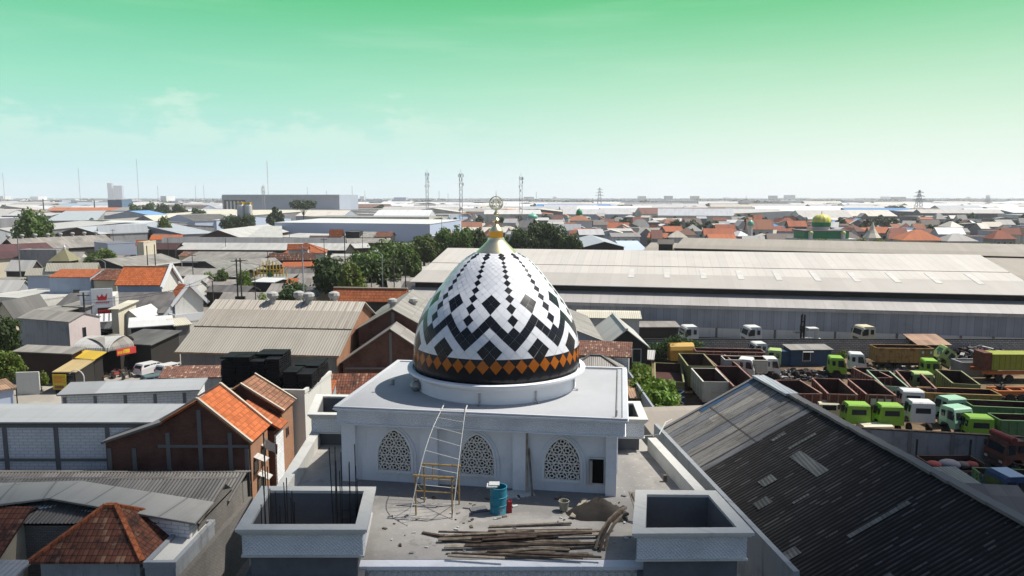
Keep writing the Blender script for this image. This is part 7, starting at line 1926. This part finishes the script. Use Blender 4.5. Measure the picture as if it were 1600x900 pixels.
for z in (4.8, 5.6): m.box(Wd * .2, Wd * .8, .95, 1.25, z, z + .2)
m.build('lattice_arch', M['banner_yellow'], o); MB().ball((Wd / 2, 1.1, 4.6), .9, 10, 0, (1, .2, .8)).build('green_emblem', M['dome_deep'], o)
bldg('grey_house', 'small white walled house with sunlit flat roof beside the dark round tree', 'house', (392, 440), (428, 441), 4.6, 5.0, 'white_roof', 'dark_wall', 'mono', D=5)
bldg('old_shed', 'grey sheet roof between the trees and the bright orange tile roof', 'shed', (568, 440), (640, 440), 3.6, 4.8, 'old_grey', 'old_plaster', rpy=432)
bldg('old_shed', 'pale sheet roof left of the long warehouse roof end', 'shed', (604, 412), (648, 410), 4.4, 5.6, 'pale_grey', 'old_plaster', rpy=402)
bldg('old_shed', 'grey roofed house behind the trees, right of the dark utility pole', 'shed', (546, 388), (580, 387), 5.0, 6.4, 'pale_grey', 'brown_wall', rpy=380)
bldg('old_shed', 'long weathered roof in front of the long white building', 'shed', (536, 380), (612, 379), 6.0, 7.4, 'old_grey', 'brown_wall', rpy=372)
bldg('brown_house', 'dark brown tile roofed house in front of the long white building', 'house', (585, 370), (612, 370), 7.0, 8.8, 'old_tile', 'dark_wall', rpy=362)
bldg('old_shed', 'grey sheet roof with white patches in front of the long white building', 'shed', (533, 371), (586, 371), 6.6, 8.4, 'old_grey', 'dark_wall', rpy=362)
bldg('tile_house', 'small house with steep red roof in front of the long white building', 'house', (514, 370), (536, 370), 6.8, 9.8, 'orange_tile', 'conc_wall', rpy=360)
bldg('brown_house', 'dark water tower like house with brown cap roof', 'house', (540, 362), (561, 362), 9.0, 9.0, 'conc_frame', 'dark_wall', 'flat', D=8)
bldg('brown_house', 'low maroon roofed house left of the small steep red roof', 'house', (482, 373), (520, 373), 6.0, 7.2, 'maroon_roof', 'conc_wall', rpy=368)
bldg('old_shed', 'pale grey roofed shed with dark tank before the long white building', 'shed', (430, 370), (506, 372), 5.2, 6.2, 'pale_grey', 'conc_frame', rpy=364)
bldg('hall', 'long white roofed building with pale blue wall and dark base', 'factory', (428, 347.5), (672, 350), 10.2, 11.0, 'white_roof', 'ice_wall', 'mono', D=46, over=.2)
o = bldg('hall', 'small white canopy block at the right end of the long white building', 'annex', (668, 368), (686, 369), 6.0, 6.2, 'white_roof', 'fact_white', 'mono', D=16)
o = bldg('big_factory', 'huge pale blue grey box factory standing above all roofs at the upper left', 'factory', tuple(PY(347, 305, 900)[:2]), tuple(PY(530, 305, 900)[:2]), 26.0, 26.0, 'fact_white', 'fact_wall', 'flat', D=110, wall2='fact_white', over=0, world=True)
MB().box(-.4, o['W'] + .2, -.5, -.06, 19.6, 24.7).build('top_band', M['blue_grey'], o)
for i in range(5): MB().box(5 + i * 4.4, 7 + i * 4.4, -.6, -.51, 4, 18).build('window_strip', M['sign_white'], o)
MB().box(2, 28, -.4, -.07, 3, 19.5).build('dark_glazing', M['window'], o)
for px_, lb in ((377, 'left pale silo with yellow top in front of the blue factory'), (389, 'right pale silo with yellow top in front of the blue factory')):
    q = PY(px_, 345, 430); o = thing('silo', lb, 'silo', (q.x, 430, 0)); zt = PY(px_, 321, 430).z
    MB().lathe([(1.2, 0), (2.1, 3), (2.1, zt), (1.4, zt + .8), (0, zt + 1)], 16).build('tank', M['fact_white'], o, 'auto'); MB().box(-1.6, 1.6, -1.6, 1.6, zt + 1.0, zt + 1.8).tube([(2, 0, 0), (2, 0, zt + 2)], .25, 6).build('top_frame', M['banner_yellow'], o)
# ------------------------------------------------------------------ masts and pylons
def mast(label, px, top, Y, wpx, mt='mast', antennas=True, kind='lattice', red=False):
    q = PY(px, top, Y); Hm = q.z; o = thing('radio_mast' if kind != 'pylon' else 'power_pylon', label, 'mast' if kind != 'pylon' else 'pylon', (q.x, Y, 0)); w = wpx / F * Y / 2
    m = MB(); r = max(.10, w * .09)
    if kind == 'thin': m.tube([(0, 0, 0), (0, 0, Hm)], max(.35, Y * .00028), 5)
    else:
        tw = w * (.8 if kind == 'lattice' else .15); bw = w * (1.0 if kind == 'lattice' else 1.6)
        cs = [(-1, -1), (1, -1), (1, 1), (-1, 1)]; n = 9 if kind == 'lattice' else 7; P = lambda c, f: (c[0] * (bw + (tw - bw) * f), c[1] * (bw + (tw - bw) * f), Hm * f)
        for c in cs: m.tube([P(c, 0), P(c, 1)], r, 4)
        for i in range(n):
            for a, b in zip(cs, cs[1:] + cs[:1]): m.tube([P(a, i / n), P(b, (i + 1) / n)], r * .6, 3); m.tube([P(b, i / n), P(a, (i + 1) / n)], r * .6, 3)
        if kind == 'pylon':
            for f, L in ((.62, 2.6), (.76, 2.2), (.9, 1.7)): m.bar((-w * L, 0, Hm * f), (w * L, 0, Hm * f), r * 1.6); m.tube([(-w * L, 0, Hm * f), (0, 0, Hm * (f + .06))], r, 3); m.tube([(w * L, 0, Hm * f), (0, 0, Hm * (f + .06))], r, 3)
    m.build('lattice_shaft', M[mt], o)
    if kind == 'lattice' and antennas:
        rg = random.Random(int(px)); a = MB()
        for i in range(9):
            z = Hm * rg.choice((.72, .80, .88, .95)); t = rg.uniform(0, 6.28); x, y = w * 1.5 * math.cos(t), w * 1.5 * math.sin(t); a.box(x - w * .22, x + w * .22, y - w * .22, y + w * .22, z - Hm * .025, z + Hm * .025)
        a.build('antenna_row', M['sign_white'], o); MB().tube([(0, 0, Hm), (0, 0, Hm * 1.06)], r, 4).build('top_spike', M[mt], o)
mast('tall lattice radio mast, leftmost of three left of the golden finial', 667, 269, 700, 4.2)
mast('tall radio mast with many antennas just left of the golden finial', 720, 270, 520, 5.0)
mast('tall radio mast right of the golden finial', 814, 275, 560, 5.0)
mast('slender mast with antennas in front of the huge blue grey factory', 411, 290, 800, 3.5)
mast('thin red and white mast above the huge blue grey factory', 417, 251, 1500, 3, 'mast_red', kind='thin')
mast('tall thin mast at the left skyline', 213, 248, 1700, 3, 'mast', kind='thin')
mast('thin mast far on the left skyline', 122, 262, 2200, 3, 'mast', kind='thin')
mast('power pylon on the skyline right of the golden finial', 937, 293, 1500, 5, 'mast', kind='pylon')
mast('large power pylon on the right skyline', 1437, 297, 900, 8, 'mast', kind='pylon')
mast('thin radio mast at the far right skyline', 1544, 305, 1200, 4, 'mast', True)
for i, (px_, tp, Y) in enumerate(((4, 270, 2300), (246, 290, 2400), (305, 290, 2500), (318, 289, 2600), (480, 292, 2300), (550, 290, 2200), (686, 298, 2000), (838, 300, 1700), (1150, 308, 1900), (1166, 306, 1900), (1405, 316, 2200), (700, 302, 2100), (1600, 312, 2500), (510, 298, 2500), (570, 298, 2600))):
    mast('hair thin mast on the hazy skyline', px_, tp, Y, 2, 'mast', kind='thin'); COL.objects
for q in list(COL.objects):
    if q.get('label') == 'hair thin mast on the hazy skyline': q['group'] = 'hair thin skyline masts'
for i, (px_, b, t_, Y) in enumerate(((67, 326, 311, 900), (147, 325, 313, 900))): pole('dark chimney stack among the white factory roofs, %s of two' % ('left' if i == 0 else 'right'), px_, b, t_, Y, 'pole_dark', 0, .8)
# ------------------------------------------------------------------ landmark mosques far off
def onion(m, r, z, c=(0, 0), n=20, sq=1.05, mi=0):
    pr = [(r * .92, z), (r * 1.0, z + r * .18 * sq), (r * .98, z + r * .4 * sq), (r * .86, z + r * .64 * sq), (r * .64, z + r * .84 * sq), (r * .34, z + r * .98 * sq), (r * .1, z + r * 1.08 * sq), (0, z + r * 1.3 * sq)]
    m.lathe(pr, n, (c[0], c[1], 0), mi)
q = PY(1282, 375, 285); Yd = 285; o = thing('mosque', 'green mosque with big yellow ribbed dome among the orange roofs at the right', 'mosque', (q.x, Yd, 0)); claim((q.x, Yd), 0, -14, 14, -9, 9)
zz2 = lambda py: PY(1282, py, Yd).z; pxm = Yd / F
MB().box(-11, 11, -7, 7, 0, zz2(372)).build('wall', M['pale_wall'], o); MB().box(-8.4, 8.4, -5.5, 5.5, zz2(372) + .01, zz2(361)).build('upper_wall', M['dome_deep'], o)
MB().box(-9, 9, -6, 6, zz2(361) + .01, zz2(359)).build('cornice', M['conc_frame'], o); MB().lathe([(12.5 * pxm, zz2(359.5)), (12.5 * pxm, zz2(354.5)), (13.5 * pxm, zz2(354))], 20).build('drum', M['pink_wall'], o, 'auto')
R0_ = 14 * pxm; z0_, z1_ = zz2(354), zz2(334.5)
MB().lathe([(R0_ * .95, z0_), (R0_ * 1.0, z0_ + .5), (R0_ * 1.0, z0_ + 1.7)], 24).build('dome_base', M['dome_deep'], o, 'auto')
m = MB(); n = 48; kx = 8
for i in range(kx + 1):
    f = i / kx
    for j in range(n):
        t = 2 * math.pi * j / n; rr = R0_ * math.cos(f * math.pi / 2) ** .8 * (1 + .03 * math.cos(12 * t)) if i < kx else .02
        m.v.append(Vector((rr * math.cos(t), rr * math.sin(t), z0_ + 1.7 + (z1_ - z0_ - 1.7) * math.sin(f * math.pi / 2))))
for i in range(kx):
    for j in range(n): m.f.append([i * n + j, i * n + (j + 1) % n, (i + 1) * n + (j + 1) % n, (i + 1) * n + j]); m.m.append(0 if (j // 2) % 2 else 1)
m.build('dome', [M['dome_yellow'], M['dome_lime']], o, True, recalc=False); MB().tube([(0, 0, z1_ - .1), (0, 0, z1_ + 1.0)], .12, 5).build('finial', M['pole_dark'], o)
for sx in (-1, 1):
    m = MB(); onion(m, 4.2 * pxm, zz2(364), (sx * 25 * pxm, -5.5), 14); t_ = m.build('small_dome', M['dome_lime'], o, True); MB().lathe([(3.4 * pxm, 0), (3.4 * pxm, zz2(364))], 10, (sx * 25 * pxm, -5.5, 0)).build('turret', M['pale_wall'], o, 'auto')
for (px_, base, top, Y, r, lb, mt) in ((832, 342, 331, 480, 8.5, 'sea green mosque dome behind the dark grove', 'dome_green'), (833, 0, 0, 0, 0, None, None)):
    if not lb: continue
    q = PY(px_, base, Y); o = thing('mosque', lb, 'mosque', (q.x, Y, 0)); rr = r / F * Y; MB().lathe([(rr * 1.1, 0), (rr * 1.1, q.z - .5), (rr * .9, q.z), (rr * .9, q.z + .6)], 20).build('drum', M['pale_wall'], o, 'auto'); m = MB(); onion(m, rr, q.z + .4, sq=.85); m.build('dome', M[mt], o, True); claim((q.x, Y), 0, -6, 6, -6, 6)
q = PY(905, 334, 430); o = thing('mosque', 'mosque with pointed green spire dome over an orange tiled roof', 'mosque', (q.x, 430, 0)); claim((q.x, 430), 0, -9, 9, -7, 7)
MB().box(-7, 7, -6, 6, 0, PY(905, 344, 430).z).build('wall', M['fact_white'], o); m = MB(); zz3 = PY(905, 344, 430).z; m.lathe([(10.5, zz3), (2, zz3 + 3.0)], 4); r_ = m.build('roof', M['far_roof_red'], o); r_.rotation_euler = (0, 0, R(45)); m = MB(); onion(m, 1.9, zz3 + 3.0, sq=1.8); m.lathe([(1.9, zz3 + 1.5), (1.9, zz3 + 3.0)], 12); m.build('spire_dome', M['dome_deep'], o, True)
for i, (px_, top, Y) in enumerate(((1173, 342, 330), (887, 334, 420), (921, 335, 425))):
    q = PY(px_, top, Y); o = thing('minaret', 'small green domed minaret, %s' % ('left of the yellow dome among orange roofs', 'left of the green spire', 'right of the green spire')[i], 'minaret', (q.x, Y, 0)); MB().lathe([(1.1, 0), (1.0, q.z - 3)], 10).build('shaft', M['pale_wall'], o, 'auto'); m = MB(); onion(m, 1.5 if i == 0 else .9, q.z - 3, sq=1.6); m.build('dome', M['dome_green'], o, True)
q = PY(1364, 345, 330); o = MB().lathe([(4.0, 5), (2.4, 7), (1.2, 9), (.15, 12.0)], 8).lathe([(3.2, 0), (3.2, 5.2)], 8).build('pavilion_roof', M['cream_roof']); o.location = (q.x, 330, 0); tag(o, 'cream pointed pavilion roof among the orange roofs at the right', 'pavilion'); claim((q.x, 330), 0, -6, 6, -6, 6)

# ------------------------------------------------------------------ orange roofed houses at the right, set one by one
RH = [(1100, 368, 1148, 6.6, 9.5, 'far_roof_red', 'cluster of orange tiles, leftmost big house'), (1118, 359, 1150, 7, 9.6, 'far_roof_red', 'orange roofed house one row behind the leftmost'), (1168, 358.5, 1210, 8, 12.6, 'far_roof_red', 'tall bright orange roof with dark wall left of the yellow dome'),
      (1108, 375, 1152, 6, 8.2, 'far_roof_red', 'low pale orange roof just above the brown warehouse'), (1160, 375, 1196, 6, 7.5, 'far_roof_grey', 'grey flat house just above the brown warehouse'), (1200, 377, 1258, 5.5, 8.4, 'far_roof_brown', 'wide dark brown tiled roof left of the green mosque'),
      (1232, 354, 1262, 7.5, 10.5, 'far_roof_red', 'orange striped roof behind the dark brown one'), (1308, 374, 1350, 5.5, 8.6, 'far_roof_brown', 'grey brown hipped roof right of the green mosque'), (1322, 362, 1356, 6.5, 9.4, 'far_roof_red', 'orange roof behind the grey brown hipped roof'),
      (1358, 364, 1390, 7, 9.6, 'far_roof_red', 'orange roof with white wall beside the cream pavilion'), (1392, 366, 1420, 7, 9.6, 'far_roof_red', 'orange roof with small dormer right of the cream pavilion'), (1388, 373, 1412, 5.5, 7.6, 'far_roof_red', 'low orange roof below the dormer roof'),
      (1410, 375.5, 1478, 5.5, 9.6, 'far_roof_red', 'widest bright orange roof at the right above the brown warehouse'), (1480, 377, 1530, 5.5, 8.4, 'far_roof_grey', 'grey gabled shed right of the widest orange roof'), (1552, 373.5, 1590, 6, 9.4, 'far_roof_red', 'orange hipped roof near the right edge'), (1466, 366, 1510, 7, 9.8, 'far_roof_white', 'pale two storey house behind the grey gabled shed'),
      (1040, 362, 1070, 6.5, 9, 'far_roof_red', 'orange roof behind the long pale house right of the grove'), (1018, 373, 1036, 6, 9.5, 'far_roof_red', 'small white gabled house with orange roof near the brown warehouse'), (955, 370, 1002, 6, 7.5, 'far_roof_grey', 'grey house with pale upper storey behind the blue sheet roof'), (905, 367, 945, 6.5, 8.8, 'far_roof_white', 'pale cream factory roof right of the dark grove'), (952, 361, 990, 6.5, 7.6, 'far_roof_grey', 'long lilac grey house behind the cream factory roof')]
for (xa, ye, xb, ze, zr, rf, lb) in RH:
    A = G(xa, ye, ze); 
    st = 'hip' if ('hipped' in lb or 'widest' in lb) else 'gable'
    Wd_ = (xb - xa) / F * A.y
    o = bldg('town_house', lb, 'house', (xa, ye), (xb, ye + random.uniform(-.3, .6)), ze, zr, rf, 'far_wall', st, D=(max(9, Wd_ * .7) if st == 'gable' else min(Wd_ * .8, 14)), over=.5)
    if A.y < 420 and xb - xa > 25:
        for j in range(3): win_part(o, o['W'] * (.2 + .25 * j), .5, ze - 2.6, 1.2, 1.3, 'x', -1, 'frame_white')
# ------------------------------------------------------------------ fill: rows of small houses and factories
rg = random.Random(77)
NF = {}
def zone(px, py):
    if px < 420: return 'among the factory roofs on the left'
    if px < 700: return 'beyond the long white building'
    if px < 1000: return 'around the green spire mosque'
    if px < 1300: return 'around the yellow domed mosque'
    return 'beyond the right end of the brown warehouse'
def depthw(Y):
    return 'nearer' if Y < 420 else ('distant' if Y < 800 else 'remote hazy')
COLN = {'far_roof_red': 'orange tile', 'far_roof_grey': 'grey sheet', 'far_roof_white': 'pale white', 'far_roof_brown': 'dark brown', 'far_roof_blue': 'blue', 'old_grey': 'mottled grey', 'pale_grey': 'pale grey', 'orange_tile': 'orange tile', 'mixed_tile': 'patched brown tile', 'grey_corr': 'dark grey'}
def fill_house(px, Y, w, d, ze, zr, rf, wl, yaw, kind, st='gable'):
    x = (px - 800) / F * Y
    if not is_free(x, Y + d / 2, max(w, d) * .42): return False
    lb = '%s %s with %s roof %s' % (depthw(Y), kind, COLN[rf], zone(px, 0))
    c, s_ = math.cos(yaw), math.sin(yaw)
    A = (x - c * w / 2, Y - s_ * w / 2); B = (x + c * w / 2, Y + s_ * w / 2)
    bldg('town_house' if kind == 'house' else 'factory_shed', lb, 'house' if kind == 'house' else 'factory', A, B, ze, zr, rf, wl, st, D=d, over=.3, group=lb + 's', world=True)
    return True
def pick(ws):
    t = rg.random() * sum(w for _, w in ws)
    for a, w in ws:
        t -= w
        if t <= 0: return a
    return ws[-1][0]
cnt = 0
# shanty roofs in the near left middle
for _ in range(400):
    if cnt >= 46: break
    px = rg.uniform(285, 650); py = rg.uniform(385, 470)
    Y = G(px, py, 3.5).y
    if rg.random() < .85 and fill_house(px, Y, rg.uniform(5, 11), rg.uniform(5, 8), rg.uniform(2.8, 3.8), rg.uniform(4.2, 5.4), pick([('old_grey', 5), ('pale_grey', 2), ('grey_corr', 2), ('orange_tile', .6), ('mixed_tile', 1)]), pick([('old_plaster', 2), ('pale_wall', 1), ('dark_wall', 2), ('cream_wall', 1)]), rg.gauss(-.06, .2), 'house'): cnt += 1
for _ in range(300):
    if cnt >= 62: break
    px = rg.uniform(-20, 290); py = rg.uniform(385, 500); Y = G(px, py, 3.5).y
    if fill_house(px, Y, rg.uniform(5, 10), rg.uniform(5, 8), rg.uniform(3, 4.2), rg.uniform(4.6, 6), pick([('old_grey', 5), ('pale_grey', 3), ('grey_corr', 1), ('orange_tile', .6)]), pick([('old_plaster', 2), ('pale_wall', 2), ('dark_wall', 1)]), rg.gauss(-.05, .2), 'house'): cnt += 1
# right hand town, rows from near to far
n_h = 0
for _ in range(2600):
    if n_h >= 228: break
    py = 341 + 34 * rg.random() ** .8; px = rg.uniform(690, 1660)
    Y = G(px, py, 4).y
    if px < 930 and Y < 330: continue
    red = .48 if 1000 < px < 1450 and py > 346 else .25
    if fill_house(px, Y, rg.uniform(6, 14), rg.uniform(6, 11), rg.uniform(3.5, 6.5), rg.uniform(6.2, 9.2), pick([('far_roof_red', red), ('far_roof_grey', .30), ('far_roof_white', .16), ('far_roof_brown', .13), ('far_roof_blue', .02)]), 'far_wall', rg.gauss(-.1, .25), 'house', rg.choice(['gable', 'gable', 'hip', 'front', 'flat'])): n_h += 1
n_f = 0
for _ in range(3000):      # factories of the middle and far plain
    if n_f >= 235: break
    py = 318 + 27 * rg.random() ** .9; px = rg.uniform(-60, 1660); Y = G(px, py, 6).y
    if 690 < px and Y < 620: continue
    if Y < 330: continue
    s_ = min(1.0 + Y / 1500, 2.4)
    if fill_house(px, Y, rg.uniform(28, 75) * s_, rg.uniform(18, 34) * s_, rg.uniform(5.5, 8.5), rg.uniform(9.5, 13), pick([('far_roof_white', .55), ('far_roof_grey', .33), ('far_roof_brown', .04), ('far_roof_blue', .035), ('far_roof_red', .045)]), 'far_wall', rg.gauss(-.08, .12), 'factory', rg.choice(['gable', 'gable', 'gable', 'front', 'flat'])): n_f += 1
# trees scattered through the town
for i in range(170):
    px = rg.uniform(640, 1620); py = rg.uniform(330, 372); Y = G(px, py, 3).y; x = (px - 800) / F * Y
    if is_free(x, Y, 2.0): tree(rg.choice(['far', 'far2', 'far']), x, Y, rg.uniform(6, 10), rg.uniform(7, 12), 'rounded green tree among the small houses on the right', group='trees among the far houses')
for i in range(60):
    px = rg.uniform(-20, 1620); py = rg.uniform(319, 331); Y = G(px, py, 3).y; x = (px - 800) / F * Y
    if is_free(x, Y, 4.0): tree(rg.choice(['far', 'far2']), x, Y, rg.uniform(9, 14), rg.uniform(14, 30), 'broad green tree between the distant pale factory roofs', group='trees between the far factories')
for i in range(40):
    px = rg.uniform(-20, 640); py = rg.uniform(345, 430); Y = G(px, py, 2).y; x = (px - 800) / F * Y
    if is_free(x, Y, 1.2): tree(rg.choice(['light', 'round', 'bush']), x, Y, rg.uniform(3.5, 6.5), rg.uniform(3, 6), 'small green tree squeezed between the sheds on the left', group='small trees between the left sheds')
M['blue_dim'] = m_plain('dull_blue_cladding', (.12, .2, .3), .6)
# skyline: big buildings then a far mass
for (xa, xb, top, base, Y, rf, wl, lb) in ((1082, 1218, 319.5, 327, 1700, 'fact_wall', 'fact_wall', 'very long lilac grey factory on the right skyline'), (962, 1085, 318, 322, 2300, 'fact_white', 'fact_wall', 'long low pale factory on the skyline right of the pylon'), (1278, 1344, 321, 326, 1800, 'far_roof_blue', 'fact_wall', 'blue roofed factory on the skyline behind the yellow dome'), (1432, 1480, 324, 329, 1400, 'far_roof_blue', 'fact_wall', 'blue factory behind the large pylon'),
                                       (1495, 1560, 331, 335, 1000, 'far_roof_white', 'far_wall', 'long white roof near the right edge of the plain'), (565, 606, 313, 319, 1900, 'far_roof_blue', 'fact_white', 'bright blue factory roof right of the huge factory'), (167, 174, 286, 305, 5200, 'fact_wall', 'fact_wall', 'tall pale tower block on the left skyline, left of two'), (177, 190, 290, 305, 5200, 'fact_wall', 'fact_wall', 'tall pale tower block on the left skyline, right of two'),
                                       (168, 190, 312, 322, 900, 'far_roof_grey', 'blue_dim', 'small blue block building in front of the left tree row')):
    A = PY(xa, top, Y); B = PY(xb, top, Y); bldg('skyline_building', lb, 'building', (A.x, Y), (B.x, Y), A.z, A.z, rf, wl, 'flat', D=60 if xb - xa > 30 else 25, world=True, over=0, claim_it=False)
m = MB()
for i in range(900):
    py = 309.6 + 8.5 * rg.random() ** 1.3; px = rg.uniform(-40, 1640); Y = min(G(px, py, 3).y, 7500); Y = max(Y, 2400) * rg.uniform(.9, 1.1); x = (px - 800) / F * Y; w = rg.uniform(20, 110); hh = rg.uniform(5, 13) if rg.random() < .975 else rg.uniform(15, 34)
    if hh > 16: w *= .3
    m.box(x - w, x + w, Y, Y + rg.uniform(20, 70), 0, hh, rg.choice((0, 0, 1, 2, 0)))
far = tag(m.build('far_town', [M['far_roof_white'], M['far_roof_grey'], M['fact_wall']], recalc=False), 'endless hazy mass of pale roofs merging into the horizon', 'town', None, 'stuff')
m = MB(); 
for i in range(560):
    py = 309.4 + 9 * rg.random() ** 1.2; px = rg.uniform(-40, 1640); Y = max(min(G(px, py, 2).y, 7000), 1500) * rg.uniform(.9, 1.1); x = (px - 800) / F * Y; 
    for q in range(3): leaf_cloud(m, (x + rg.uniform(-30, 30), Y + rg.uniform(-10, 10), rg.uniform(4, 8)), rg.uniform(8, 14), 16, 3.4, rg, (1.8, 1, .7))
tag(m.build('far_trees', M['leaf_far'], recalc=False), 'hazy belt of far trees between the roofs at the horizon', 'trees', None, 'stuff')
# ------------------------------------------------------------------ haze
def haze_box():
    m = MB(); m.box(-8600, 8600, -500, 8200, -1.0, 150.0)
    o = m.build('haze', None or M['ground'], None); o.data.materials.clear()
    mt = bpy.data.materials.new('town_haze'); mt.use_nodes = True; t = mt.node_tree; t.nodes.clear()
    v = t.nodes.new('ShaderNodeVolumePrincipled'); v.inputs['Color'].default_value = (.93, .96, 1.0, 1); v.inputs['Density'].default_value = HAZE; v.inputs['Anisotropy'].default_value = 0.1
    u = t.nodes.new('ShaderNodeOutputMaterial'); t.links.new(v.outputs[0], u.inputs['Volume']); o.data.materials.append(mt)
    tag(o, kind='stuff'); return o
HAZE = 0.00011
haze_box()

# ------------------------------------------------------------------ unseen shade blocker added on the sunny side, outlined to darken the foreground
CZ = 1260.0
sx_, sy_ = SUN_DIR.x / SUN_DIR.z * CZ, SUN_DIR.y / SUN_DIR.z * CZ
edge = [(-170, 60), (-90, 47.5), (-50, 45), (-31, 43.8), (-23, 40.8), (-17, 34), (-14, 29), (-4, 27.5), (2, 28), (7, 31), (14, 35), (23, 50), (29, 57), (45, 64), (80, 72), (150, 70)]
outline = [(150, -160), (60, -185), (-40, -180), (-170, -150)]
m = MB()
pts = [(x + sx_, y + sy_) for x, y in (edge[::-1] + outline[::-1])]
m.prism(pts, CZ, CZ + 14)
rg = random.Random(2)
for i in range(60):
    x = rg.uniform(-120, 110); y = rg.uniform(-150, -45); r = rg.uniform(18, 40)
    m.ball((x + sx_ + 18, y + sy_ - 14, CZ + 16), r, 14, 0, (1.2, 1, .7))
cm = NB('shade_blocker_white', 1.0, 0.0).color((.85, .86, .88)).mat
tag(m.build('shade_blocker', cm, None, False, False), 'added shade blocker above the frame, shaped to darken the nearest roofs', None, None, 'stuff')
